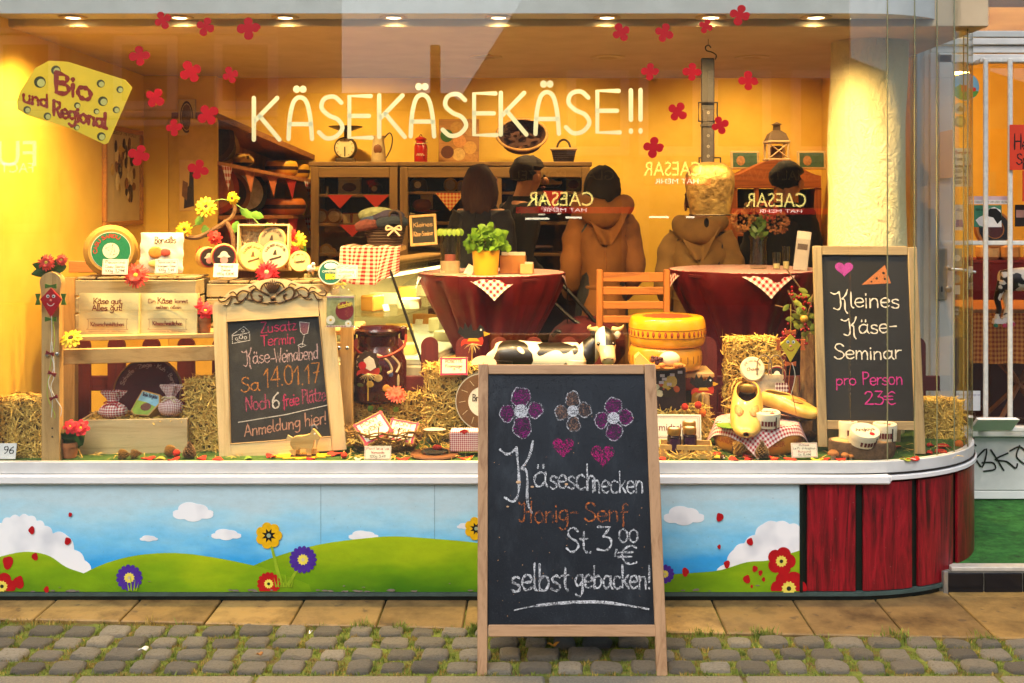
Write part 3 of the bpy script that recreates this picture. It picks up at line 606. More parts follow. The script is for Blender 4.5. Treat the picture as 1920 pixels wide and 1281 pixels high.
# ================================================================== ENTRANCE, far right
def tube_line(mb,pts,r,seg=8):return mb.tube(pts,r,seg)
n=N('door turf');v=n.co();k=n.ramp(n.noise(v,14,6,.75),[(.3,C('#173f14')),(.5,C('#2c7426')),(.75,C('#4c9c40'))]);n.bump(n.noise(v,320,4),1,.01);DTURF=n.fin(k,.95)
st=thing('entrance_step','low entrance step with green turf mat, metal nosing and black tiles','step',(2.3,4.492,0))
MB().prism([(1.62-2.3,0),(1.62-2.3,.112),(3.6-2.3,.112),(3.6-2.3,0)],.012,1.06).build('step_block',pm('#6a665c',.9,.3,40),st)
MB().box((.20,.57,.1165),(2.02,1.02,.008),.002).build('turf_mat',DTURF,st)
MB().box((.30,.035,.119),(1.82,.05,.018),.003).build('metal_nosing',pm('#c4beb0',.4,.2,30,metal=.15),st)
for i in range(9):MB().box((-.56+.156*i,.006,.055),(.150,.010,.10),.002).build('black_tile',pm('#17181c',.2,.5,26,.1),st)
MB().box((-.64,-.002,.06),(.018,.012,.11),.001).build('edge_trim',pm('#b9b9b4',.3,.2,20,metal=.8),st)
YD=5.6
dr=thing('shop_door','white framed glass shop door with lever handle and scribbled lower panel','door',(X_(1742,YD),YD,.11));x0,z0=X_(1742,YD),.11
def dbox(a,b,c,d,name,mat,y0=0,th=.05,par=dr,bev=.004):
    """a..c by b..d in photo pixels at the door's distance"""
    Yq=YD+y0;return MB().box((X_((a+c)/2,Yq)-x0,y0,Z_((b+d)/2,Yq)-z0),(S(c-a,Yq),th,S(d-b,Yq)),bev).build(name,mat,par)
DW=WHITE2;DG2=pm('#b9bcb8',.5,.1,10)
dbox(1712,-80,1728,935,'outer_jamb',DG2,.02,.10);dbox(1728,60,1741,935,'jamb',DW,0,.07);dbox(1741,100,1754,935,'frame_stile',DW,-.03,.05)
dbox(1757,100,1782,925,'lock_stile',DW,-.05,.05);dbox(1781,118,1788,815,'glass_bead',DW,-.055,.03)
dbox(1741,60,2080,72,'lintel_slat',DG2,-.02,.08);dbox(1741,74,2080,86,'lintel_slat',DW,-.03,.08);dbox(1741,88,2080,101,'lintel_slat',DW,-.015,.08)
dbox(1757,103,2080,119,'top_rail',DW,-.05,.05)
pan=dbox(1757,818,2080,918,'lower_panel',WHITE2,-.05,.045);dbox(1757,918,2080,934,'bottom_rail',WHITE,-.045,.05);dbox(1757,800,2080,817,'lower_rail',DW,-.065,.07)
dbox(1784,117,2080,802,'door_glass',thin_glass((.98,.98,.97,1)),-.045,.006,dr,.001)
dbox(1741,-120,2080,58,'transom_glass',thin_glass((.98,.98,.97,1)),.01,.006,dr,.001)
# graffiti on the lower panel
gm=MB();Yp=5.522
for pts in([(1826,838),(1822,850),(1829,866)],[(1828,862),(1850,842),(1842,876),(1828,858)],[(1842,868),(1862,868),(1866,880),(1845,884)],[(1858,844),(1870,862),(1882,882)],[(1890,850),(1866,862),(1888,866),(1904,878),(1908,870)],[(1894,846),(1912,838),(1926,850)],[(1912,836),(1906,856),(1920,870)],[(1826,822),(1824,830),(1830,836)]):
    gm.stroke([(X_(a,Yp)-x0,Z_(b,Yp)-z0)for a,b in smooth_pts(pts,4)],.0085,-.0765)
gm.build('graffiti',pm('#26261f',.6),dr)
# handle
hp=dbox(1758,466,1776,562,'handle_plate',pm('#b7ad98',.3,.1,20,metal=.7),-.085,.012);hx=X_(1766,YD)-x0
MB().lathe([(.011,0),(.011,.004),(.008,.006)],16,T(hx,-.092,Z_(500,YD)-z0,RD(90))).build('rose',pm('#b7ad98',.3,.1,20,metal=.8),dr)
MB().tube([(hx,-.09,Z_(502,YD)-z0),(hx,-.14,Z_(502,YD)-z0),(hx+.03,-.15,Z_(502,YD)-z0),(hx+.11,-.15,Z_(507,YD)-z0)],[.008,.008,.008,.007],10).build('lever',pm('#d5d0c4',.25,.1,20,metal=.6),dr)
MB().lathe([(.016,0),(.016,.006),(.010,.009),(.0005,.009)],18,T(hx,-.091,Z_(540,YD)-z0,RD(90))).build('cylinder_escutcheon',pm('#a89e88',.3,.1,20,metal=.8),dr)
dbox(1764.5,537,1767.5,548,'keyhole',pm('#17140f',.6),-.102,.004)
# bar grille in front of the door glass
gr=thing('window_grille','white metal bar grille in front of the door glass','grille',(X_(1848,5.42),5.42,.4));gx0=X_(1848,5.42)
GW=pm('#d9d8d0',.4,.2,40)
for px in(1848,1894,1940,1986):MB().box((X_(px,5.42)-gx0,0,(Z_(110,5.42)+Z_(805,5.42))/2-.4),(.022,.016,S(695,5.42)),.004).build('bar',GW,gr)
for py,a in((112,1840),(456,1765),(806,1826)):MB().box(((X_(a,5.42)+X_(2060,5.42))/2-gx0,.018,Z_(py,5.42)-.4),(X_(2060,5.42)-X_(a,5.42),.014,.022),.003).build('cross_bar',GW,gr)
for py in(112,806):MB().box((0,.08,Z_(py,5.42)-.4),(.02,.15,.02),.002).build('bracket',GW,gr)
# papers and stickers on the door glass and grille
YS=5.535
def sticker(name,label,cat,poly_px,hexc,Y=YS,th=.0015,extra=None,rough=.6):
    cx=sum(p[0]for p in poly_px)/len(poly_px);cy=sum(p[1]for p in poly_px)/len(poly_px);o0=P(cx,cy,Y)
    t=thing(name,label,cat,o0)
    MB().prism([(X_(a,Y)-o0.x,Z_(b,Y)-o0.z)for a,b in poly_px],-th/2,th/2).build('sheet',pm(hexc,rough,.08,30),t)
    if extra:
        for i,(nm,kind,args,hx_)in enumerate(extra):
            mb=MB();yy=-th/2-.0006-.0002*i
            if kind=='poly':mb.flat([(X_(a,Y)-o0.x,Z_(b,Y)-o0.z)for a,b in args],yy)
            elif kind=='hand':write(mb,args[0],X_(args[1],Y)-o0.x,X_(args[2],Y)-o0.x,Z_(args[3],Y)-o0.z,S(args[4],Y),S(args[5],Y),yy)
            elif kind=='type':
                tm=typ(args[0],S(args[4],Y),S(args[2]-args[1],Y));put(mb,tm,T(X_((args[1]+args[2])/2,Y)-o0.x,yy,Z_(args[3],Y)-o0.z))
            elif kind=='disc':mb.disc(X_(args[0],Y)-o0.x,Z_(args[1],Y)-o0.z,S(args[2],Y),yy)
            mb.build(nm,pm(hx_,.6,.12,40),t,0)
    return t
def rect(a,b,c,d):return[(a,b),(c,b),(c,d),(a,d)]
def circ(cx,cy,r,n_=28):return[(cx+r*math.cos(2*math.pi*j/n_),cy-r*math.sin(2*math.pi*j/n_))for j in range(n_)]
sticker('round_sticker','large round meadow picture sticker at the top of the door glass','sticker',circ(1810,163,26),'#7fb8d2',extra=[('meadow','poly',[(1785,168),(1800,158),(1818,166),(1835,172),(1830,180),(1815,188),(1800,187),(1789,179)],'#5f9a3c'),('house','poly',rect(1802,160,1814,172),'#c2532f'),('blossom','disc',(1826,168,4),'#d8402c')])
sticker('round_sticker','small cream round sticker with house mark below the meadow sticker','sticker',circ(1800,204,11),'#d8c38c',extra=[('mark','poly',[(1793,205),(1800,198),(1807,205),(1805,209),(1795,209)],'#a07c3c')])
sticker('round_sticker','small olive round seal sticker, lower of two round seals on the door','sticker',circ(1800,228,11),'#a6923f',extra=[('mark','disc',(1800,228,7),'#c9b55a')])
sticker('notice_sheet','blank peach paper sheet taped beside the door glass','notice',[(1762,248),(1786,243),(1786,333),(1762,335)],'#e0ab86',5.50)
sticker('opening_hours','white opening hours sheet handwritten in brown on the door glass','notice',rect(1786,278,1822,350),'#d9cfae',extra=[('heading','hand',('Öffnungszeiten',1788,1820,288,5,.9),'#b0492c'),('hours','hand',('Montag',1790,1810,301,6,.9),'#3b2f28'),('hours','hand',('Dienstag-Freitag',1788,1821,314,6,.9),'#3b2f28'),('hours','hand',('10.00-18.30',1788,1818,324,6,.9),'#3b2f28'),('hours','hand',('Samstag',1790,1814,335,6,.9),'#3b2f28'),('hours','hand',('10.00-17.00',1788,1818,345,6,.9),'#3b2f28')])
sticker('small_sticker','pale certificate sticker with purple shopping basket on the door glass','sticker',rect(1788,384,1808,432),'#cfc4b4',extra=[('basket','poly',[(1793,412),(1804,412),(1806,426),(1792,426)],'#5a3f86'),('cloud_mark','poly',[(1791,395),(1797,390),(1804,393),(1805,398)],'#8d8f96')])
sticker('small_sticker','grey sheep sticker above the door handle','sticker',rect(1786,466,1804,500),'#8f8b74',extra=[('sheep','disc',(1795,484,6),'#d0c9b4')])
sticker('small_sticker','round grey sticker right of the door lever','sticker',circ(1793,523,8),'#6f716c')
sticker('small_sticker','pale square sticker beside the door lock','sticker',rect(1784,535,1800,552),'#b9b2a4')
sticker('small_sticker','black sticker with white letters below the other door stickers','sticker',rect(1783,575,1799,594),'#171a1c',extra=[('letters','type',('GUTE',1785,1797,583,4),'#d8d8d2'),('letters','type',('SEELE',1785,1797,590,4),'#d8d8d2')])
sticker('banner','narrow pinkish banner printed WIR LEBEN VIELFALT on the door glass','banner',rect(1826,368,1892,383),'#d7b9bf',extra=[('stripe','poly',rect(1826,375,1892,383),'#ece9e4'),('letters','type',('ESSEN IST BUNT! WIR LEBEN VIELFALT',1827,1891,381,4.6),'#1a1620')])
cw=sticker('cow_poster','green poster with a black and white cow head on the door glass','poster',rect(1826,385,1878,426),'#3f8262',extra=[('cow_face','poly',[(1829,413),(1836,407),(1848,402),(1853,392),(1864,388),(1876,394),(1878,426),(1846,426),(1836,423)],'#e9e6e0'),('cow_patch','poly',[(1850,398),(1856,391),(1868,391),(1877,400),(1878,412),(1870,420),(1862,408),(1853,406)],'#12110f'),('text','hand',('Milch und mehr',1828,1856,395,4,.7),'#163d2a')])
sticker('small_poster','dark photo poster at the right edge of the door glass','poster',rect(1903,384,1960,425),'#2a2320',extra=[('sky','poly',rect(1905,394,1958,408),'#b98f86')])
sticker('red_note','orange red paper note handwritten in black at the right edge','notice',rect(1893,234,1960,319),'#d63c1c',5.40,extra=[('handwriting','hand',('Heute',1901,1962,280,28,2.4),'#1c0f0a'),('handwriting','hand',('Spezial',1906,1968,308,20,2.2),'#1c0f0a')])
sticker('red_strip','small red paper strip hanging below the orange red note','notice',rect(1917,320,1960,378),'#c63a1a',5.40)
sticker('info_sign','white notice with a round mark behind the corner glass','notice',rect(1793,733,1838,770),'#d9dde0',5.47,extra=[('line','type',('Hier fliesst neue Energie von',1795,1837,742,4),'#3a4a8a'),('mark','disc',(1803,752,6),'#c9a06a')])
fl=thing('flyer_stack','stack of printed shop flyers on the grille sill','flyers',P(1864,799,5.36))
for i in range(6):MB().box((0,.004*i-.012,.004*i),(.20-.002*i,.11,.003),.0004,T(0,0,0,RD(-38))).build('flyer',pm('#e9e6e0',.5,.05),fl)
for a,b,c,d,hx_ in((-.095,-.02,.04,.052,'#5a3426'),(.045,.0,.095,.052,'#3a2c20'),(-.05,-.05,.03,-.03,'#e0b090')):
    MB().add([(a,b,.0228),(c,b,.0228),(c,d,.0228),(a,d,.0228)],[(0,1,2,3)],T(0,0,0,RD(-38))).build('print',pm(hx_,.4,.7,60),fl)
# room behind the door: table with gingham cloth and cow on roller skates
tb=thing('cafe_table','table with orange gingham cloth and crossed legs behind the door','table',(X_(1905,6.4),6.4,.1));zt=Z_(572,6.4)-.1
MB().sheet(20,14,lambda u,v_:(-.36+.85*u,-.25+.02*math.sin(u*30)*max(0,(.35-v_))*3,zt-.30+.86*v_)if v_<.35 else(-.36+.85*u,-.25+(v_-.35)*.9,zt)).build('cloth',ging('#8a3a12',40,'UV',(0,1),'#c98a3c',34),tb)
for a,b in(((-.3,-.15),(.4,.3)),((.4,-.15),(-.3,.3)),((-.3,.3),(.4,-.15)),((.4,.3),(-.3,-.15))):MB().tube([(a[0],a[1],0),(b[0],b[1],zt-.02)],.014,6).build('leg',W_DARK,tb)
MB().box((.065,.02,zt-.012),(.83,.54,.02),.003).build('table_top',W_DARK,tb)
COWM=None
def cow_patch(name,scale,thr,seed=0):
    n=N(name);v=n.co();mp=n.n('VectorMath',operation='ADD');mp.inputs[1].default_value=(seed,seed*.7,0);n.l(v,mp.inputs[0])
    k=n.ramp(n.noise(mp.outputs[0],scale,2,.45,.6),[(thr,C('#e9e2d2')),(thr+.02,C('#15110e'))]);n.bump(n.noise(v,60,3),.1,.002);return n.fin(k,.35)
ck=thing('cow_figure','cow figurine on pink and green roller skates behind the door bars','figurine',P(1905,612,6.0));CKM=cow_patch('cow skate',14,.5,3)
mb=MB();mb.loft([[(x,ry*math.cos(a),zc+rz*math.sin(a))for a in[2*math.pi*j/14 for j in range(14)]]for x,zc,ry,rz in((-.09,.25,.012,.018),(-.085,.25,.04,.05),(-.03,.25,.05,.062),(.05,.255,.055,.064),(.13,.26,.052,.06),(.17,.27,.03,.04))]);mb.build('body',CKM,ck)
for x,dy in((-.115,-.03),(-.045,.03),(.10,-.03),(.15,.03)):
    MB().tube([(x+.03 if x<0 else x,dy,.24),(x+.0,dy,.15),(x+.012,dy,.10),(x,dy,.045)],[.028,.018,.014,.014],10).build('leg',CKM,ck)
    sk=MB().loft([[(x-.018,dy-.014,.045),(x+.018,dy-.014,.045),(x+.018,dy+.014,.045),(x-.018,dy+.014,.045)],[(x-.022,dy-.016,.018),(x+.045,dy-.016,.018),(x+.045,dy+.016,.018),(x-.022,dy+.016,.018)]]).build('skate_boot',pm('#dcd6d0',.5),ck)
    for wx,cc in((-.014,'#2f7a5a'),(.034,'#c23a5a')):MB().lathe([(.003,-.006),(.011,-.006),(.011,.006),(.003,.006)],12,T(x+wx,dy-.017,.010,RD(90))).build('wheel',pm(cc,.4),sk)
lg=bpy.data.lights.new('door_room_lamp','POINT');lg.energy=45*LAMP;lg.color=(1,.62,.22);lg.shadow_soft_size=.1
dl=thing('pendant_lamp','warm lit pendant lamp in the room behind the door','ceiling lamp',(2.6,6.9,2.45));lo=bpy.data.objects.new('lamp_light',lg);col.objects.link(lo);lo.parent=dl;lo.location=(0,0,-.08)
MB().lathe([(.02,.06),(.09,0),(.10,-.05),(.095,-.05),(.085,0),(.015,.05)],20).build('shade',pm('#d8c9a0',.5),dl);MB().tube([(0,0,.05),(0,0,.28)],.004,6).build('cord',PK,dl)
bb=thing('painted_barrel_lid','tilted round wooden lid with a painted dark emblem behind the door','lid',P(1862,430,6.1),rot=(RD(-10),RD(25),0))
MB().lathe([(.0005,.015),(.10,.015),(.105,.01),(.105,-.01),(.0005,-.01)],32,T(0,0,0,RD(90))).build('disc',pm('#c9792c',.5,.2),bb);MB().ring(0,0,.055,.088,-.017,32).build('emblem_ring',pm('#1d1510',.5),bb);MB().disc(0,0,.05,-.0165,20).build('emblem',pm('#5a1d10',.5,.5,60),bb)
sb=thing('red_sideboard','sideboard under a dark red cloth with goods behind the door','sideboard',(X_(1905,7.0),7.0,.1))
MB().box((0,.1,.42),(.9,.4,.84),.01).build('cabinet',pm('#3a1610',.7),sb)
MB().sheet(16,6,lambda u,v_:(-.47+.94*u,-.12-.015*math.sin(u*40)*(1-v_),Z_(487,6.9)-.1-.38*(1-v_))).build('cloth',pm('#6a130e',.85,.2),sb)
MB().box((0,.1,Z_(487,7.0)-.1-.01),(.96,.45,.02),.004).build('top',pm('#6a130e',.8),sb)
for x,hx_ in((-.18,'#d9b06a'),(-.05,'#c98a3a'),(.12,'#e0c080')):MB().box((x,.0,Z_(487,7.0)-.1+.05),(.12,.12,.10),.02).build('packed_loaf',pm(hx_,.5,.3,30),sb)
# ================================================================== HOUSES ACROSS THE STREET (seen as reflections in the glass)
YR=17.8
def mx_(px):return(px-1000)*YR/F
def mz_(py):return HC-(py-380)*YR/F
def house(name,label,base):return thing(name,label,'building',(base,-9,0))
def hwin(t,a,b,c,d,frame='#e0d6c4',bx=0):
    w_=MB().box(((mx_(a)+mx_(c))/2-bx,.03,(mz_(b)+mz_(d))/2),(mx_(c)-mx_(a)+.3,.10,mz_(b)-mz_(d)+.3),.02).build('window',pm(frame,.6),t)
    MB().box(((mx_(a)+mx_(c))/2-bx,.085,(mz_(b)+mz_(d))/2),(mx_(c)-mx_(a),.02,mz_(b)-mz_(d)),.005).build('pane',pm('#2b2a2c',.15,.3),w_)
HW=pm('#9c907c',.8,.1,2);HW2=pm('#6d5b45',.8,.1,2)
h1=house('town_house','beige town house across the street mirrored at the left of the glass',mx_(100));b1=mx_(100)
MB().box((mx_(130)-b1,-3,3.6),(mx_(520)-mx_(-260),6,7.2),.02).build('wall',HW,h1)
for a in(10,232,420):hwin(h1,a,85,a+84,190,bx=b1)
for a in(10,232,420):hwin(h1,a,260,a+84,420,'#6a6458',b1)
for py in(60,215,232):MB().box((mx_(130)-b1,.06,mz_(py)),(mx_(522)-mx_(-262),.14,.10),.02).build('cornice',pm('#d8cdb8',.7),h1)
tf=typ('FUN',.42,None);MB().add([Vector(v_)for v_ in tf.v],tf.f,T(mx_(12)-b1,.12,mz_(312),0,0,math.pi)).build('shop_sign',emis('#fff4e0',3),h1)
tf=typ('FACTORY',.16,None);MB().add([Vector(v_)for v_ in tf.v],tf.f,T(mx_(12)-b1,.12,mz_(324),0,0,math.pi)).build('shop_sign',emis('#fff4e0',3),h1)
h3=house('low_house','low roof with a tall chimney across the street mirrored in the glass',mx_(700));b3=mx_(700)
MB().box((0,-3,1.55),(mx_(880)-mx_(520),5,3.1),.02).build('wall',HW2,h3);MB().prism([(mx_(516)-b3,3.1),(mx_(884)-b3,3.1),(mx_(840)-b3,3.35),(mx_(540)-b3,3.35)],-5,0).build('roof',pm('#5a3a28',.8),h3)
MB().box((mx_(806)-b3,-1,3.7),(.16,.2,1.1),.01).build('chimney',pm('#4b3526',.8),h3)
h2=house('gabled_house','gabled house with dark shop front across the street mirrored at right',mx_(1300));b2=mx_(1300)
MB().prism([(mx_(862)-b2,0),(mx_(2100)-b2,0),(mx_(2100)-b2,3.6),(mx_(1480)-b2,mz_(-60)),(mx_(990)-b2,mz_(-20)),(mx_(862)-b2,mz_(185))],-6,0).build('wall',HW,h2)
for a in(1080,1215,1345,1500):hwin(h2,a,150,a+82,275,bx=b2)
MB().box((mx_(1200)-b2,.05,mz_(460)),(mx_(1545)-mx_(862),.1,mz_(300)-mz_(610)),.01).build('shop_front',pm('#1b1714',.35,.2,3),h2)
for a,c in((862,962),(1165,1215),(1545,1600)):MB().box((mx_((a+c)/2)-b2,.12,mz_(450)),(mx_(c)-mx_(a),.12,mz_(300)-mz_(610)),.01).build('pillar',pm('#5a5a5c',.7),h2)
def caesar(px0,px1,py,hh,red):
    t=typ('CAESAR',S(hh,YR),S(px1-px0,YR));MB().add([Vector(v_)for v_ in t.v],t.f,T(mx_((px0+px1)/2)-b2,.22,mz_(py),0,0,math.pi)).build('shop_sign',emis('#ffe27a',7),h2)
    MB().box((mx_((red[0]+red[2])/2)-b2,.15,mz_((red[1]+red[3])/2)),(mx_(red[2])-mx_(red[0]),.1,mz_(red[1])-mz_(red[3])),.01).build('sign_band',emis('#d8140c',1.8),h2)
    t=typ('HAT MEHR',S((red[3]-red[1])*.6,YR),S(80,YR));MB().add([Vector(v_)for v_ in t.v],t.f,T(mx_((px0+px1)/2+8)-b2,.215,mz_(red[3]-3),0,0,math.pi)).build('sign_letters',emis('#fff2e4',6),h2)
caesar(1205,1312,330,27,(1205,332,1330,348));caesar(990,1112,386,27,(968,388,1190,400));caesar(1395,1506,388,27,(1370,391,1560,402))
for a,b,c in((985,1030,410),(1060,1090,408),(1215,1252,407),(1285,1300,407)):MB().box((mx_((a+b)/2)-b2,.12,mz_(c)),(mx_(b)-mx_(a),.03,.03),.0).build('tube_light',emis('#fff0cc',8),h2)
tf=typ('GLAS · PORZELLAN',.16,S(240,YR));MB().add([Vector(v_)for v_ in tf.v],tf.f,T(mx_(1030)-b2,.13,mz_(338),0,0,math.pi)).build('sign_letters',pm('#a58a52',.5),h2)
tf=typ('HAUSHALTSWAREN',.16,S(220,YR));MB().add([Vector(v_)for v_ in tf.v],tf.f,T(mx_(1460)-b2,.13,mz_(338),0,0,math.pi)).build('sign_letters',pm('#a58a52',.5),h2)
# ================================================================== WINDOW LETTERING AND STICKERS ON THE GLASS
YG=4.4125
def film(hexc,amt):
    n=N('film');m_=n.fin(n.ramp(n.noise(n.co(rnd=True),14,4),[(.3,mul(C(hexc),.9)),(.7,C(hexc))]),.5);tl=n.n('BsdfTranslucent');tl.inputs[0].default_value=C(hexc);mxs=n.n('MixShader');mxs.inputs[0].default_value=amt;n.l(n.b.outputs[0],mxs.inputs[1]);n.l(tl.outputs[0],mxs.inputs[2]);n.l(mxs.outputs[0],n.out.inputs[0]);return m_
VIN=film('#eef0c8',.13)
wl_=thing('window_lettering','large cream vinyl letters KÄSEKÄSEKÄSE!! stuck on the window glass','lettering',P(838,250,YG));o0=wl_.location
lx=[(472,'K'),(537,'Ä'),(594,'S'),(651,'E'),(707,'K'),(766,'Ä'),(826,'S'),(885,'E'),(935,'K'),(1000,'Ä'),(1057,'S'),(1116,'E'),(1178,'!'),(1196,'!')]
for i,(px,ch)in enumerate(lx):
    adv,polys=G[ch];mb=MB();base=262-.016*(px-472)*1.3;hp=78;wpx={'K':56,'Ä':52,'S':52,'E':50,'!':8}[ch];mxx=max(q[0]for _,p in polys for q in p);mnx=min(q[0]for _,p in polys for q in p)
    for sh,p in polys:
        q=[(px+4+(a-mnx)/(mxx-mnx+1e-6)*(wpx-8)if ch!='!' else px+5,base-b/9*hp)for a,b in p]
        if ch=='S':q=[(a,b)for a,b in q]
        q=smooth_pts(q,6)if(not sh and len(q)>2)else q
        mb.stroke([(X_(a,YG)-o0.x,Z_(b,YG)-o0.z)for a,b in q],S(8.2 if not(ch=='Ä' and len(p)==2 and p[0][1]>10)else 13,YG),0)
    mb.build('letter',VIN,wl_,0)
RS=film('#c60a16',.25)
SP_=[(305,38,17,'top row beside the second ceiling lamp'),(385,50,18,'left of the big one'),(466,53,22,'largest at the top of the left cluster'),(262,105,20,'above the corner of the cheese-shaped sign'),(358,135,22,'middle of the left cluster'),(432,141,16,'small, right end of the left cluster'),(290,184,19,'right of the word Bio'),(326,239,16,'left edge of the round wall plate'),(390,215,21,'right of the round wall plate'),(261,291,21,'over the tall cheese poster'),(372,318,20,'over the cow picture, lowest on the left'),
       (1165,61,18,'leftmost of the right cluster top row'),(1245,62,18,'second of the right cluster top row'),(1323,49,14,'small, below the seventh ceiling lamp'),(1387,28,20,'highest, overlapping the white fascia'),(1219,134,17,'left of the bell strap, upper'),(1298,135,18,'beside the top end of the bell strap'),(1403,152,19,'right of the bell strap, alone'),(1270,210,19,'left of the strap buckle'),(1350,235,17,'touching the bell strap below its buckle'),(1225,276,20,'below the second exclamation mark')]
for i,(px,py,r,wd)in enumerate(SP_):
    rot=R.uniform(-.6,.6);mb=MB()
    out=[]
    for j in range(72):
        a=2*math.pi*j/72;q=.12+.94*abs(math.cos(2*(a-rot)))**.36*(1+.07*math.sin(a*1.5+i));out.append((q*math.cos(a),q*math.sin(a)))
    rr_=S(r,4.3985)*.92
    o=MB().prism([(a*rr_,b*rr_)for a,b in out],-.0006,.0006).build('flower_sticker',RS,None,0);o.location=P(px,py,4.3985)
    tag(o,'dark red four-petal flower sticker on the glass, '+wd,'sticker','red flower stickers on the window')
bs=thing('cheese_sign','yellow cheese-shaped paper sign reading Bio und Regional stuck on the glass','sign',P(138,192,YG));o0=bs.location
def wp(pts,Y=YG):return[(X_(a,Y)-o0.x,Z_(b,Y)-o0.z)for a,b in pts]
MB().prism(wp([(66,128),(92,114),(128,116),(235,150),(248,165),(203,268),(196,271),(130,240),(50,216),(33,205),(32,190),(38,172)]),-.0008,.0008).build('sheet',film('#f0dc3c',.2),bs)
for i,(x,y,r)in enumerate([(105,132,9),(75,154,11),(189,157,7.5),(225,168,6.5),(193,190,9),(145,198,6),(218,206,6.5),(181,209,5.5),(51,206,7),(89,218,7),(144,239,5.5),(190,256,8)]):
    MB().disc(*wp([(x,y)])[0],S(r,YG),-.0012,20).build('hole_mark',pm('#4f4a22',.6),bs,0);MB().disc(*wp([(x+r*.2,y+r*.15)])[0],S(r*.68,YG),-.0015,18).build('hole_light',pm('#e6dc7a',.6),bs,0)
BR=pm('#a8351a',.6,.15,60)
for tx,a,b,c,hh,sl,ww in(('Bio',103,176,172,38,-.26,7.5),('und',43,92,190,24,-.24,5),('Regional',100,202,216,28,-.26,5.6)):
    write(MB(),tx,X_(a,YG)-o0.x,X_(b,YG)-o0.x,Z_(c,YG)-o0.z,S(hh,YG),S(ww,YG),-.0019,sl,.3).build('handwriting',BR,bs,0)
# ================================================================== GENERIC SMALL THINGS
n=N('straw');v=n.co(rnd=True);k=n.ramp(n.noise(v,130,3,.7),[(.25,C('#7d5718')),(.42,C('#c49a3c')),(.58,C('#e2bc58')),(.75,C('#f2d888'))]);STRAW=n.fin(k,.7)
n=N('straw core');v=n.co(rnd=True);k=n.ramp(n.noise(v,60,5,.8),[(.3,C('#3f2c0e')),(.6,C('#7d5f26'))]);n.bump(n.noise(v,90,4),1,.02);SCORE=n.fin(k,.95)
def straws(mb,pts_fn,n_,r,l0=.03,l1=.085,wd=.0024):
    for _ in range(n_):
        p,nr,along=pts_fn();l=r.uniform(l0,l1)
        t=Vector((r.gauss(0,1),r.gauss(0,1),r.gauss(0,1)));t=t-nr*t.dot(nr)*.8;t.normalize();t=(t+along*r.uniform(0,.6)).normalized()
        sd_=t.cross(nr);sd_=sd_.normalized()if sd_.length>1e-4 else Vector((1,0,0));w_=wd*r.uniform(.5,1.3)
        a=p-t*l/2+nr*r.uniform(-.002,.004);b=p+nr*(.004+r.random()*.006);c=p+t*l/2+nr*r.uniform(-.006,.012)
        mb.add([a-sd_*w_,a+sd_*w_,b+sd_*w_+nr*w_,b-sd_*w_-nr*.5*w_,c+sd_*w_*.6,c-sd_*w_*.6],[(0,1,2,3),(3,2,4,5)])
def hay(label,px0,py0,px1,py1,Y,depth,bands='v',n_=950,rz=0,nb=2,seed=1):
    r=random.Random(seed);w_=S(px1-px0,Y);h_=S(py1-py0,Y);loc=P((px0+px1)/2,py1,Y);loc.y+=depth/2
    t=thing('hay_bale',label,'hay bale',loc,rz);rings=[]
    hx,hy=w_/2,depth/2
    for i in range(9):
        z=h_*i/8;e=.94+.05*math.sin(math.pi*i/8)
        rings.append([(hx*e*sx_*(1+r.uniform(-.03,.03)),hy*e*sy_*(1+r.uniform(-.03,.03)),z)for sx_,sy_ in[(math.copysign(abs(math.cos(a))**.45,math.cos(a)),math.copysign(abs(math.sin(a))**.45,math.sin(a)))for a in[2*math.pi*(j+.5)/20 for j in range(20)]]])
    MB().loft(rings).build('straw_core',SCORE,t)
    def pf():
        q=r.random();u,v_=r.uniform(-1,1),r.uniform(0,1)
        if q<.52:return Vector((hx*u,-hy*(.97-.03*abs(u)),h_*v_)),Vector((0,-1,0)),Vector((0,0,0))
        if q<.72:return Vector((hx*u,hy*r.uniform(-1,1),h_)),Vector((0,0,1)),Vector((0,0,0))
        if q<.87:return Vector((hx*.97,hy*u,h_*v_)),Vector((1,0,0)),Vector((0,0,0))
        return Vector((-hx*.97,hy*u,h_*v_)),Vector((-1,0,0)),Vector((0,0,0))
    sm=MB();straws(sm,pf,n_,r);tag(sm.build('loose_straw',STRAW,t,0),kind='stuff')
    for i in range(nb):
        q=(i+1)/(nb+1)
        loop=[(hx*1.02,-hy*1.02),(hx*1.02,hy),(-hx*1.02,hy),(-hx*1.02,-hy*1.02)]
        if bands=='h':MB().tube([(a,b,h_*q)for a,b in loop],.0018,5,closed=True).build('twine',pm('#a8873f',.9),t)
        else:MB().tube([(-hx+2*hx*q,-hy*1.03,0),(-hx+2*hx*q,-hy*1.03,h_*1.01),(-hx+2*hx*q,hy,h_*1.01),(-hx+2*hx*q,hy,0)],.0018,5,closed=True).build('twine',pm('#a8873f',.9),t)
    return t
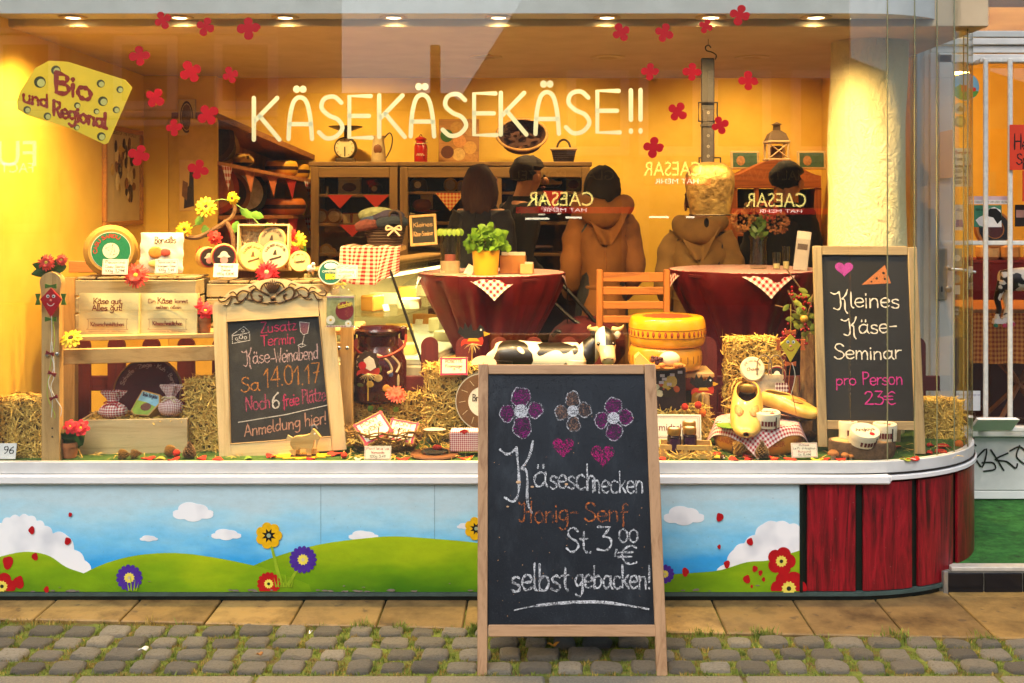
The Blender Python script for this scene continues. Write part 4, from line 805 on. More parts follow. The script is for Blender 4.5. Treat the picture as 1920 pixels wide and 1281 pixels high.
def flower(label,px,py,rpx,Y,hexc,chex='#e6c23c',petals=20,rot=(0,0,0),cat='flower',long_=.62,name='gerbera',par=None,leaves=0,layers=2,crad=.22):
    r=S(rpx,Y);loc=P(px,py,Y);t=thing(name,label,cat,loc,rot=rot)if par is None else None;root=t
    if par is not None:
        root=bpy.data.objects.new(name,None);col.objects.link(root);root.parent=par;root.location=loc;root.rotation_euler=rot
    mb=MB()
    for ly in range(layers):
        k_=1-.22*ly
        for j in range(petals):
            a=2*math.pi*(j+.5*ly)/petals+R.uniform(-.06,.06);ww=math.pi*r*k_*.66/petals;ln=r*k_*R.uniform(.88,1.05);up=-.05*r-.16*r*ly;ca,sa=math.cos(a),math.sin(a);tip=R.uniform(-.12,.16)*r
            pp=[]
            for q,wq,yy in((.18,.35,up),(long_,1,up*1.2-.06*r),(.9,.7,up*.6+tip*.6),(1,.12,up*.3+tip)):
                for sg in(-1,1):pp.append((ln*q*ca-sg*ww*wq*sa,yy,ln*q*sa+sg*ww*wq*ca))
            mb.add(pp,[(0,1,3,2),(2,3,5,4),(4,5,7,6)])
    mb.build('flower_head',pm(hexc,.6,.22,60),root,60)
    MB().ell((0,-.16*r,0),(crad*r,.12*r,crad*r),12,6).build('flower_center',pm(chex,.8,.35,200,.4,300),root)
    for q in range(leaves):
        a=R.uniform(3.4,6.0);leaf(MB(),Vector((0,.2*r,0)),Vector((math.cos(a),.1,math.sin(a)))*1.5*r,.45*r).build('leaf',leafmat(),root,60)
    return root
def leaf(mb,base,vec,wd,n_=5,curl=.15,lob=0):
    """a folded pointed leaf from base along vec"""
    L=vec.length;d=vec.normalized();sd_=d.cross(Vector((0,1,0)));sd_=sd_.normalized()if sd_.length>.1 else Vector((1,0,0));nr=sd_.cross(d).normalized();vs_=[]
    for i in range(n_+1):
        t=i/n_;ww=wd*math.sin(math.pi*min(1,t*.92+.06))**.8*(1+(lob*math.sin(t*22)if lob else 0));c=base+d*L*t+nr*curl*L*(t*t)
        vs_+=[c-sd_*ww+nr*.18*ww,c,c+sd_*ww+nr*.18*ww]
    return mb.add(vs_,[(3*i+a,3*i+a+1,3*i+a+4,3*i+a+3)for i in range(n_)for a in(0,1)])
def card(label,px0,py0,px1,py1,Y,lines,tilt=-12,rz=0,border='#c0302c',cat='price card',bg='#ece5cf',name='price_card',slope=0):
    w_,h_=S(px1-px0,Y),S(py1-py0,Y);t=thing(name,label,cat,P((px0+px1)/2,py1,Y),rot=(RD(tilt),0,rz))
    MB().box((0,0,h_/2),(w_,.0022,h_),.0004).build('sheet',pm(bg,.5,.05,20),t)
    if border:
        b=MB();e=.06*h_
        for a,q in(((-w_/2+e,e),(w_/2-e,e)),((w_/2-e,e),(w_/2-e,h_-e)),((w_/2-e,h_-e),(-w_/2+e,h_-e)),((-w_/2+e,h_-e),(-w_/2+e,e))):b.stroke([(a[0]+(q[0]-a[0])*i/6,a[1]+(q[1]-a[1])*i/6+R.uniform(-.0006,.0006))for i in range(7)],.0011,-.0014)
        b.build('border',pm(border,.6),t,0)
    m_=len(lines)
    for i,(tx,hx_,fr)in enumerate(lines):
        lh=h_/(m_+.5);write(MB(),tx,-w_/2*fr,w_/2*fr,h_-lh*(i+.95),lh*.62,max(.0008,lh*.085),-.0016,slope).build('handwriting',pm(hx_,.6),t,0)
    MB().box((0,.012,.004),(w_*.5,.022,.006),.001).build('foot',pm('#d8cfb4',.5),t)
    return t
def ring_text(mb,text,r,h,y,a0,a1,w_):
    """handwriting bent round a circle, clockwise from angle a0 to a1 (degrees)"""
    L,wd=layout(text,0)
    for p in L:
        q=[]
        for a,b in p:
            an=RD(a0+(a1-a0)*a/wd);rr_=r+b/9*h;q.append((rr_*math.cos(an),rr_*math.sin(an)))
        if len(q)==2:q=[q[0],((q[0][0]+q[1][0])/2,(q[0][1]+q[1][1])/2),q[1]]
        mb.stroke(q,w_,y)
    return mb
def wheel(label,px,py,rpx,Y,dep,rind,face,rot=(0,0,0),art=None,name='big_cheese',cat='cheese',bev=.15,facer=.86):
    """a round cheese or box seen face on; local Y is its axis"""
    r=S(rpx,Y);t=thing(name,label,cat,P(px,py+rpx,Y),rot=rot);Mx=T(0,0,r,RD(90))
    b=bev*dep;MB().lathe([(.0005,dep),(r-b,dep),(r,dep-b),(r*1.01,dep/2),(r,b),(r-b,0),(.0005,0)],36,T(0,dep,r,RD(90))).build('body',pm(rind,.5,.22,40,.15,90),t)
    MB().disc(0,r,r*facer,-.0008,36).build('label_disc',pm(face,.55,.1,30),t,0)
    if art:art(t,r)
    return t
def art_text(hexc,top,mid=None,midhex=None,ring=None,sc_=1,deco=None):
    def f(t,r):
        mb=MB();ring_text(mb,top,r*.62,r*.16,-.0016,160,20,r*.028);mb.v=[(a,b,c+r)for a,b,c in mb.v];mb.build('lettering',pm(hexc,.6),t,0)
        if ring:MB().ring(0,r,r*.80,r*.84,-.0014,36).build('ring_line',pm(ring,.5),t,0)
        if mid:write(MB(),mid,-r*.5,r*.5,r*.82,r*.26,r*.045,-.0017,.1).build('lettering',pm(midhex or hexc,.6),t,0)
        if deco:
            m2=MB();m2.flat([(-.18*r,1.0*r),(-.05*r,1.36*r),(.05*r,1.36*r),(.10*r,1.0*r)],-.0016);m2.flat([(-.42*r,.72*r),(.40*r,.95*r),(.42*r,.82*r),(-.38*r,.58*r)],-.0017);m2.build('figure',pm(hexc,.6),t,0)
    return f
def boxlabel(t,M_,w_,h_,bg,border,lines,hexc='#7d5a2a',y=-.001):
    o=MB().box((0,0,0),(w_,.001,h_),.0002,M_).build('label',pm(bg,.5,.06),t)
    b=MB();e=.045*h_
    for a,q in(((-w_/2,h_/2-e),(w_/2,h_/2-e)),((-w_/2,-h_/2+e),(w_/2,-h_/2+e)),((-w_/2+e,-h_/2),(-w_/2+e,h_/2)),((w_/2-e,-h_/2),(w_/2-e,h_/2))):b.stroke([a,q],2*e,-.001,M_)
    b.build('label_border',pm(border,.5),t,0)
    for i,tx in enumerate(lines):write(MB(),tx,-w_*.32,w_*.32,h_*(.22-.28*i),h_*.17,h_*.025,-.0016,M=M_).build('lettering',pm(hexc,.6),t,0)
def cone(label,px,py,rpx,Y,upright=False,hexc='#7a5a34',rz=0):
    r=S(rpx,Y);t=thing('pine_cone',label,'pine cone',P(px,py,Y),rot=(0,0,0)if upright else(RD(90),0,rz+RD(90)))
    if not upright:t.location.z+=r*.62
    L=r*2.1;MB().lathe([(r*.2,0),(r*.5,L*.25),(r*.42,L*.6),(r*.1,L*.95)],10).build('core',pm('#3c2713',.9),t);mb=MB()
    for i in range(11):
        f=i/10;rr_=r*(.62+.55*math.sin(math.pi*min(1,f*.95+.18)))*.82*(1-.55*f);m_=9 if f<.7 else 6
        for j in range(m_):
            a=2*math.pi*(j+.5*(i%2))/m_+f;z=L*(.02+.9*f);ca,sa=math.cos(a),math.sin(a);w_=rr_*.42
            mb.add([(rr_*.4*ca,rr_*.4*sa,z),(rr_*ca-w_*sa,rr_*sa+w_*ca,z+.04*L),(rr_*1.15*ca,rr_*1.15*sa,z+.10*L),(rr_*ca+w_*sa,rr_*sa-w_*ca,z+.04*L),(rr_*.9*ca,rr_*.9*sa,z+.12*L)],[(0,1,2),(0,2,3),(1,4,2),(2,4,3)])
    mb.build('scale_cover',pm(hexc,.6,.45,160),t,0)
def felt(label,px,py,sx,Y,hexc,kind=0,rz=0):
    s=S(sx,Y);out=[]
    for j in range(20):
        a=2*math.pi*j/20;q=s*(1+(.16*math.sin(2*a+kind)+.13*math.sin(5*a+kind*2)));out.append((q*math.cos(a),q*.75*math.sin(a),.0045*math.sin(2*a+kind)+.004))
    rings=[out,[(a,b,c+.003)for a,b,c in out]]
    o=MB().loft(rings).build('felt_leaf',pm(hexc,.95,.15,90,.3,400));o.location=(P(px,py,Y).x,Y,.572);o.rotation_euler.z=rz;tag(o,label,'felt leaf','felt leaves strewn on the display turf')
def pom(label,px,py,rpx,Y,hexc):
    r=S(rpx,Y);t=thing('felt_ball',label,'felt ball',P(px,py+rpx,Y));rr_=random.Random(px)
    MB().ell((0,0,r),(r,r,r),14,9,fn=lambda d:1+rr_.uniform(-.06,.06)).build('ball',pm(hexc,.95,.2,100,.4,400),t)
# ================================================================== DISPLAY, LEFT: bench with crates
bench=thing('wooden_bench','slatted pine bench with rounded post standing at the left of the display','bench',(P(97,862,4.46).x,4.46,.57),rz=0)
bx,by,bz=bench.location
def bpt(px,py,Y):p=P(px,py,Y);return p.x-bx,p.y-by,p.z-bz
def post(px,Y,ptop,wpx,rounded=True):
    x,y,_=bpt(px,862,Y);h=Z_(ptop,Y)-bz;w_=S(wpx,Y);r=w_*.62
    if rounded:
        prof=[(-w_/2,0),(w_/2,0),(w_/2,h-2.4*r)]+[(r*math.cos(RD(a)),h-r+r*math.sin(RD(a)))for a in range(-20,201,20)]+[(-w_/2,h-2.4*r)]
    else:prof=[(-w_/2,0),(w_/2,0),(w_/2,h),(-w_/2,h)]
    MB().prism([(x+a,b)for a,b in prof],y-.012,y+.028).build('post',W_PINE,bench)
post(97,4.46,510,33);post(650,4.72,560,22,False)
post(130,4.95,520,24,False)
def rail(pxa,pya,Ya,pxb,pyb,Yb,hpx,th,name,mat=W_PINEX):
    a=Vector(bpt(pxa,pya,Ya));b=Vector(bpt(pxb,pyb,Yb));h=S(hpx,Ya);d=b-a;an=math.atan2(d.y,d.x);c=(a+b)/2
    return MB().box((0,0,0),(d.length,th,h),.003,T(c.x,c.y,c.z,0,0,an)).build(name,mat,bench)
rail(108,668,4.50,660,656,4.735,29,.022,'front_rail')
for i in range(5):
    yb_=.04+.075*i;a=Vector(bpt(105,633,4.50));b=Vector(bpt(662,633,4.735));d=b-a;MB().box((0,0,0),(d.length,.062,.02),.003,T((a.x+b.x)/2,(a.y+b.y)/2+yb_,a.z-.008,0,0,math.atan2(d.y,d.x))).build('shelf_slat',W_PINEX,bench)
rail(130,500,4.96,300,500,4.98,22,.02,'back_rail',W_OAK)
BOLT=pm('#c9ccd0',.25,.1,20,metal=.9)
for px,py,Y in((88,665,4.444),(107,664,4.444),(636,653,4.70),(651,653,4.70)):MB().ell(bpt(px,py,Y),(.009,.006,.009),12,6).build('bolt',BOLT,bench)
for px,py,Y in((384,653,4.607),(384,667,4.607),(98,803,4.445),(98,819,4.445)):MB().ell(bpt(px,py,Y),(.004,.002,.004),8,4).build('screw',pm('#4a3a26',.5),bench)
def crate(label,px0,px1,ptop,Y,zb,dep,hx1='#a9986f'):
    w_=S(px1-px0,Y);h_=Z_(ptop,Y)-zb;t=thing('wooden_crate',label,'crate',(X_((px0+px1)/2,Y),Y,zb));m_=wood(hx1,'#7f6d48',0);m2=wood(hx1,'#7f6d48',2)
    nb=3;bh=h_/nb
    for i in range(nb):MB().box((0,0,bh*(i+.5)),(w_,.012,bh*.88),.002).build('slat',m_,t);MB().box((0,dep,bh*(i+.5)),(w_,.012,bh*.88),.002).build('slat',m_,t)
    for sx in(-1,1):
        for i in range(nb):MB().box((sx*(w_/2-.006),dep/2,bh*(i+.5)),(.012,dep-.013,bh*.88),.002).build('slat',m_,t)
        for q in(0.02,dep-.02):MB().box((sx*(w_/2-.022),q,h_/2),(.018,.022,h_*.98),.002).build('corner_post',m2,t)
    for i in range(6):MB().box((-w_/2+w_*(i+.5)/6,dep/2,h_+.005),(w_/6*.86,dep,.009),.0015).build('base_slat',W_GREY,t)
    return h_+zb+.0095
zs=bz+bpt(105,633,4.5)[2]+.003
ZC=crate('weathered upturned crate behind the two paper bags',142,368,524,4.72,zs,.20)
ZC2=crate('weathered upturned crate behind the arched chalkboard',388,622,531,4.84,zs,.20)
def bag(label,px0,py0,px1,py1,Y,texts):
    w_,h_=S(px1-px0,Y),S(py1-py0,Y);t=thing('paper_bag',label,'paper bag',P((px0+px1)/2,py1,Y),rot=(RD(-3),0,0));d=.05
    def fr(u,z):return-.004*math.sin(u*math.pi)*math.sin(z/h_*math.pi)*2.2-.002*math.sin(9*u+z*40)
    mb=MB();mb.sheet(14,14,lambda u,v_:(-w_/2+w_*u,fr(u,h_*v_),h_*v_));mb.sheet(6,6,lambda u,v_:(-w_/2+w_*u,d*(1-.4*v_),h_*v_));mb.sheet(4,8,lambda u,v_:(-w_/2,d*u*(1-.4*v_),h_*v_));mb.sheet(4,8,lambda u,v_:(w_/2,d*u*(1-.4*v_),h_*v_))
    mb.build('bag_body',pm('#d8c78e',.75,.1,10,.2,40),t,40)
    MB().box((0,-.0095,h_*.62),(w_*.99,.0008,.0014),.0).build('fold_line',pm('#a8935a',.8),t)
    for tx,a,b,c,hh,ww in texts:write(MB(),tx,w_*(a-.5),w_*(b-.5),h_*c,h_*hh,h_*ww,-.0125,0,.12).build('lettering',pm('#6e1f1a',.6),t,0)
    b=MB();x0_,x1_,z0_,z1_=-w_*.32,w_*.32,h_*.18,h_*.42
    b.stroke(smooth_pts([(x0_,z0_+.005),(x0_,z1_-.005),(x0_+.005,z1_),(x1_-.005,z1_),(x1_,z1_-.005),(x1_,z0_+.005),(x1_-.005,z0_),(x0_+.005,z0_),(x0_,z0_+.005)],4),.0013,-.0125).build('logo_frame',pm('#6e1f1a',.6),t,0)
    put(MB(),typ('Haeseckerstrasse 96 · 28203 Bremen',h_*.028,w_*.62),T(0,-.0125,h_*.13)).build('lettering',pm('#6e1f1a',.6),t,0)
bag('folded cream paper bag printed Käse gut, Alles gut!',147,550,259,633,4.60,[('Käse gut,',.26,.75,.76,.13,.022),('Alles gut!',.24,.75,.61,.13,.022),('Käseschmidtchen',.22,.78,.26,.09,.016)])
bag('folded cream paper bag printed Ein Käse kommt selten allein',262,550,369,633,4.62,[('Ein',.15,.29,.78,.085,.016),('Käse',.32,.58,.77,.13,.022),('kommt',.62,.85,.78,.085,.016),('selten allein',.29,.74,.65,.075,.014),('Käseschmidtchen',.24,.76,.28,.09,.016)])
def pot(label,px,py,wpx,hpx,Y,zb=None,flowers=(),leaves=6,lr=.5,hx='#e0242a'):
    r=S(wpx/2,Y);h=S(hpx,Y);p=P(px,py,Y)
    if zb is not None:p.z=zb
    t=thing('flower_pot',label,'potted plant',p)
    MB().lathe([(r*.66,0),(r*.88,h*.70),(r*.88,h*.72),(r,h*.72),(r,h),(r*.88,h),(r*.84,h*.8),(.001,h*.8)],24).build('pot',pm('#b5703f',.8,.15,30,.15,60),t)
    for q in range(leaves):
        a=q*2.4;d=Vector((math.cos(a),math.sin(a)*.6,R.uniform(.35,1.1))).normalized()*r*R.uniform(1.5,2.3);leaf(MB(),Vector((0,0,h*.8)),d,r*lr,6,-.2,.1).build('leaf',leafmat('#274a18','#4f7a2a'),t,60)
    for fx,fy,fr in flowers:MB().tube([(0,0,h*.8),(S(fx-px,Y)*.5,-.005,S(py-fy,Y)*.55+h*.3),(S(fx-px,Y),-.02,S(py-fy,Y))],.0022,5).build('stem',leafmat(),t)
    for fx,fy,fr in flowers:
        f=flower('',fx,fy,fr,Y,hx,'#e2c43a',7,par=t,long_=.5,name='blossom',layers=2,crad=.18,rot=(RD(-20),RD(R.uniform(-20,20)),0));f.location=(S(fx-px,Y),-.024,S(py-fy,Y))
    return t
pot('small terracotta pot with red blooms on the bench shelf by the right paper bag',384,626,29,30,4.66,zs,((389,585,17),(371,572,14)),6,.9)
pot('small terracotta pot with two red lily blooms on the turf at left',131,863,34,29,4.5,.572,((157,806,17),(137,803,15)),8,.8)
tp=thing('flower_bunch','two coral red gerberas with green leaves on top of the bench post','flower',P(97,512,4.49))
for fx,fy,fr in((92,492,17),(120,487,12)):f=flower('',fx,fy,fr,4.49,'#d8412f',par=tp,name='blossom',rot=(RD(-8),0,0));f.location=(S(fx-97,4.49),-.02,S(512-fy,4.49))
for a in(.3,.9,2.0,2.7,3.4):leaf(MB(),Vector((0,0,.012)),Vector((math.cos(a),-.25,math.sin(a)*.8))*.075,.02,5,-.1).build('leaf',leafmat('#26401a','#466a2a'),tp,60)
flower('yellow sunflower head lying on the bench rail left of the paper bags',134,636,22,4.46,'#e3bd1c','#4a2810',13,rot=(RD(-42),0,0),name='sunflower',long_=.5,crad=.36)
flower('coral gerbera hanging over the edge of the left crate',256,517,25,4.68,'#dc4430','#e8b03c',24,rot=(RD(-14),0,0))
flower('bright red gerbera on top of the arched chalkboard',501,511,24,4.72,'#b8121c','#c9c08a',20,rot=(RD(-10),0,0),long_=.7)
# cheese and packs on the crates
def casu(t,r):
    MB().ring(0,r,r*.30,r*.70,-.0014,40).build('green_ring',pm('#17704a',.5,.15),t,0);MB().disc(0,r,r*.30,-.0015,24).build('picture',pm('#d8d2bc',.6,.25,80),t,0)
    mb=MB();ring_text(mb,'CASU SARDU',r*.50,r*.13,-.0019,190,55,r*.03);mb.v=[(a,b,c+r)for a,b,c in mb.v];mb.build('lettering',pm('#b02a1e',.6),t,0)
    q=MB();R2=random.Random(3)
    for _ in range(9):x=R2.uniform(-.16,.16)*r;z=r+R2.uniform(-.16,.18)*r;q.stroke([(x,z),(x+R2.uniform(-.1,.1)*r,z+R2.uniform(-.1,.1)*r),(x+R2.uniform(-.1,.1)*r,z+R2.uniform(-.05,.1)*r)],r*.012,-.002)
    q.build('sketch',pm('#4a4238',.6),t,0)
cz=wheel('large wheel of aged sheep cheese with a green and white label on the left crate',208,470,49,4.74,.13,'#a88238','#dcd8c8',(RD(-4),0,RD(20)),casu,facer=.72);cz.location.z=ZC
def pack(label,px0,py0,px1,py1,Y):
    w_,h_=S(px1-px0,Y),S(py1-py0,Y);t=thing('cheese_pack',label,'packaged cheese',P((px0+px1)/2,py1,Y),rot=(RD(-6),0,0))
    MB().sheet(16,14,lambda u,v_:(-w_/2+w_*u*(1)+.004*math.sin(v_*17),-.025*math.sin(math.pi*u)**.5*math.sin(math.pi*v_)**.4+.0015*math.sin(23*u+15*v_),h_*v_)).sheet(8,8,lambda u,v_:(-w_/2+w_*u,.02*math.sin(math.pi*u)*math.sin(math.pi*v_),h_*v_)).build('wrapper',pm('#e3dcc4',.25,.12,20),t,60)
    write(MB(),'Borvallis',-w_*.12,w_*.38,h_*.72,h_*.16,h_*.022,-.0285,.02).build('lettering',pm('#3a1a14',.5),t,0)
    MB().ell((-w_*.10,-.026,h_*.50),(w_*.17,.004,h_*.15),16,6).build('printed_orange',pm('#d8872a',.5,.3,60),t);MB().ell((w_*.13,-.026,h_*.50),(w_*.13,.004,h_*.10),12,6).build('printed_sweet',pm('#c9503c',.5,.5,120),t);MB().ell((-w_*.05,-.025,h_*.22),(w_*.22,.004,h_*.10),12,6).build('printed_cheese',pm('#dcb45c',.5,.3,50),t)
pk=pack('cream plastic pack of cheese printed with an orange on the left crate',262,436,342,512,4.76)
card('price card in front of the green-labelled sheep cheese wheel',191,486,239,515,4.66,[('Pecorino','#b06a3a',.8),('Casu Sardu','#b06a3a',.8),('100g 3,29€','#3a2a20',.8)])
card('price card in front of the cream plastic cheese pack',290,486,333,513,4.68,[('Spanische','#5a5048',.8),('Orangen-Taler','#5a5048',.85),('100g 3,49','#3a2a20',.7)])
def camem(hexc):return art_text(hexc,'CAMEMBERT AU LAIT CRU',None,None,None,1,True)
def cowface(t,r):
    MB().ring(0,r,r*.82,r*.87,-.0014,32).build('red_ring',pm('#b02a35',.5),t,0)
    m=MB();m.disc(0,r*1.12,r*.30,-.0016,18);m.flat([(-.5*r,.95*r),(-.2*r,1.25*r),(-.15*r,.9*r)],-.0017);m.flat([(.5*r,.95*r),(.2*r,1.25*r),(.15*r,.9*r)],-.0017);m.build('cow_face',pm('#ded0c0',.6),t,0);MB().disc(0,r*.72,r*.30,-.0019,16).build('cow_muzzle',pm('#d78f8c',.6),t,0)
wheel('round wooden cheese box with dark cow label, left of a pair on the crate',392,483,20,4.86,.045,'#c79a52','#241a16',(0,0,RD(38)),cowface,'cheese_box',facer=.9);wheel('round wooden cheese box with dark cow label, right of a pair on the crate',420,481,24,4.82,.045,'#c79a52','#241a16',(0,0,RD(18)),cowface,'cheese_box',facer=.9)
card('blank-edged price card in front of the two cow-label boxes',399,494,446,520,4.74,[('Perigord','#8a6a20',.6),('Ziege','#5a4a20',.4),('150g 4,80€','#5a3a10',.7)],border=None,rz=RD(-4))
bxt=thing('open_cheese_crate','small open wooden tray tipped forward showing camembert and wood wool','tray',P(493,506,4.92),rot=(RD(-8),0,0));bw,bh_=S(94,4.92),S(84,4.92)
MB().box((0,.055,bh_/2),(bw,.006,bh_),.001).build('back_board',W_PALEX,bxt)
for a,d,nm in(((-bw/2,.02,bh_/2),(.007,.075,bh_),'side_board'),((bw/2,.02,bh_/2),(.007,.075,bh_),'side_board'),((0,.02,bh_),(bw,.075,.007),'top_board'),((0,.02,.003),(bw,.075,.007),'bottom_board')):MB().box(a,d,.001).build(nm,W_PALE,bxt)
r3=random.Random(4);sm=MB();straws(sm,lambda:(Vector((r3.uniform(-bw*.45,bw*.45),.035,r3.uniform(.05,bh_*.95))),Vector((0,-1,0)),Vector((0,0,0))),260,r3,.03,.07,.0012);tag(sm.build('wood_wool',pm('#e2cf9a',.8),bxt,0),kind='stuff')
wheel('camembert with a grey faced label, upper of three in the open tray',506,451,27,4.90,.03,'#d0a860','#8d7b5c',(RD(-8),0,RD(-6)),camem('#2e241a'),'camembert',facer=.88).location.y=4.925
wheel('camembert with a yellow label, lower left of three in the open tray',478,481,27,4.88,.03,'#cfa75c','#e2c878',(RD(-8),0,RD(30)),camem('#6a5026'),'camembert',facer=.88).location.y=4.86
wheel('camembert with a cream label, lower right of three in the open tray',516,478,27,4.86,.03,'#cfa75c','#d9c193',(RD(-8),0,RD(8)),camem('#3a2c1c'),'camembert',facer=.90)
wheel('small round petit camembert standing right of the open tray',562,490,20,4.86,.03,'#c79a4e','#dcc07e',(RD(-6),0,RD(10)),art_text('#4a3818','Petit','Camembert'),'camembert',facer=.92)
def bio(t,r):
    MB().ring(0,r,r*.87,r*.94,-.0014,32).build('white_rim',pm('#d8d8cc',.5),t,0);MB().ell((0,-.0014,r*1.5),(r*.5,.0006,r*.26),18,5).build('cloud_mark',pm('#dcdcd0',.5),t)
    put(MB(),typ('CAMEMBERT',r*.18,r*1.3),T(0,-.002,r*1.0)).build('lettering',pm('#e9e6da',.5),t,0);put(MB(),typ('BIO',r*.34,r*.8,bold=.003),T(0,-.002,r*.52)).build('lettering',pm('#e2cf28',.5),t,0)
wheel('round green BIO camembert box behind the payment note',620,511,24,4.80,.03,'#b98c4c','#0f5f52',(RD(-8),0,RD(10)),bio,'camembert_box',facer=.97)
card('small note about card payment in red and orange handwriting',629,497,670,523,4.70,[('EC-Card','#c22a20',.85),('Zahlung','#d07a2c',.7),('möglich !','#d07a2c',.8)],cat='note',name='payment_note',border='#c43a2c')
sh=thing('sheep_figurine','tiny white woolly sheep figurine on the crate by the petit camembert','figurine',P(583,515,4.80))
MB().ell((0,0,.026),(.019,.014,.016),14,9,fn=lambda d:1+.10*math.sin(14*d.x)*math.sin(13*d.z+d.y*11)).build('body',pm('#e9e4d6',.9,.1,200,.6,300),sh);MB().ell((.012,-.010,.044),(.009,.010,.010),10,7).build('head',pm('#e4d9c4',.7),sh)
for a,b in((-.009,-.006),(.009,-.006),(-.009,.006),(.009,.006)):MB().tube([(a,b,.018),(a,b,0)],.0025,6).build('leg',pm('#b98a50',.7),sh)
# gutschein gift bag
gb=thing('gift_bag','clear gift bag with a pink and green voucher tied with yellow ribbon','gift bag',P(638,614,4.60),rot=(RD(-4),0,0));gw,gh=S(52,4.6),S(60,4.6)
MB().box((0,0,gh*.5),(gw,.012,gh),.002).build('voucher',pm('#9aa070',.5,.5,30),gb);MB().disc(gw*.16,gh*.52,gw*.33,-.007,28).build('voucher_seal',pm('#7a2030',.5,.2),gb,0)
write(MB(),'Gutschein',-gw*.08,gw*.44,gh*.58,gh*.15,gh*.02,-.0076,.25).build('lettering',pm('#e0c94a',.5),gb,0)
for z in(.035*gh,.95*gh):MB().box((0,-.0065,z),(gw,.001,gh*.06),.0).build('gingham_band',ging('#8a2438',160,'Object',(0,2)),gb)
for fx,fz,fr in((-.34,.23,.16),(.30,.12,.12)):MB().disc(gw*fx,gh*fz,gw*fr,-.0078,14).build('printed_daisy',pm('#f0ede0',.5),gb,0);MB().disc(gw*fx,gh*fz,gw*fr*.3,-.0082,10).build('daisy_eye',pm('#e0b82a',.5),gb,0)
MB().loft([[(gw*.55*k_*math.cos(a),.015*k_*math.sin(a)-.002,z)for a in[2*math.pi*j/16 for j in range(16)]]for k_,z in((1,0),(1.02,gh*.6),(1,gh*1.0),(.55,gh*1.2),(.18,gh*1.33),(.5,gh*1.6),(.75,gh*1.75))],False).build('cellophane',thin_glass((.97,.97,.95,1),1.4,.08),gb,60)
for sx in(-1,1):MB().tube([(0,-.008,gh*1.33),(sx*.012,-.014,gh*1.40),(sx*.024,-.012,gh*1.34),(0,-.008,gh*1.33),(sx*.016,-.014,gh*1.22)],.002,5).build('ribbon',pm('#e6c648',.4),gb)
# branch with sunflowers over the crates
brn=thing('branch_garland','crooked branch with yellow sunflowers and green leaves above the crates','branch',P(440,508,4.95));q0=brn.location
def bp(px,py,Y=4.95):p=P(px,py,Y);return(p.x-q0.x,p.y-q0.y,p.z-q0.z)
BARK=pm('#7d5c3a',.9,.45,40,.8,60)
MB().tube(smooth_pts([bp(341,438),bp(352,445),bp(372,445),bp(395,434),bp(415,422),bp(424,415)],4),[.010]*8+[.011]*13,8).build('limb',BARK,brn);MB().tube(smooth_pts([bp(424,416),bp(434,408),bp(440,395),bp(438,380),bp(430,372)],4),.009,8).build('limb',BARK,brn);MB().tube(smooth_pts([bp(424,414),bp(431,428),bp(437,445),bp(440,508)],4),.010,8).build('limb',BARK,brn)
MB().tube(smooth_pts([bp(352,430),bp(372,418),bp(388,392),bp(398,380),bp(418,374),bp(445,385),bp(470,405),bp(490,425)],4),.0025,5).build('vine',leafmat(),brn)
for fx,fy,fr in((390,388,21),(349,430,16),(440,372,14)):
    f=flower('',fx,fy,fr,4.95,'#e8c01e','#3c2a10',14,par=brn,name='sunflower',crad=.24,long_=.5,rot=(RD(R.uniform(-15,15)),RD(10),RD(R.uniform(-30,30))));f.location=Vector(bp(fx,fy))+Vector((0,-.03,0))
for fx,fy,a,ln in((380,405,-2.2,.05),(383,422,-1.4,.055),(425,376,.2,.06),(450,392,-.6,.07),(446,415,-2.0,.06),(500,418,-1.2,.05),(470,400,-.3,.06)):leaf(MB(),Vector(bp(fx,fy)),Vector((math.cos(a),-.15,math.sin(a)))*ln,.018,6,.1,.12).build('leaf',leafmat(),brn,60)
flower('scarlet gerbera behind the cow-label boxes',375,478,17,4.92,'#c2281e','#c2281e',16,rot=(0,0,RD(-50)),leaves=1);flower('red paper rose on the branch above the cow-label boxes',403,446,15,4.94,'#cf2f22','#a81c16',9,long_=.4,layers=3);flower('red gerbera right of the open camembert tray',543,441,15,4.98,'#b31c1a','#5a1a10',18);flower('yellow sunflower right of the open camembert tray',556,452,20,4.99,'#e4c02a','#7a6420',14,name='sunflower',leaves=3);flower('dark red gerbera behind the petit camembert',553,475,15,4.96,'#a8181a','#5a1a10',18);flower('dark red gerbera low behind the petit camembert',541,492,14,4.97,'#a8181a','#5a1a10',16)
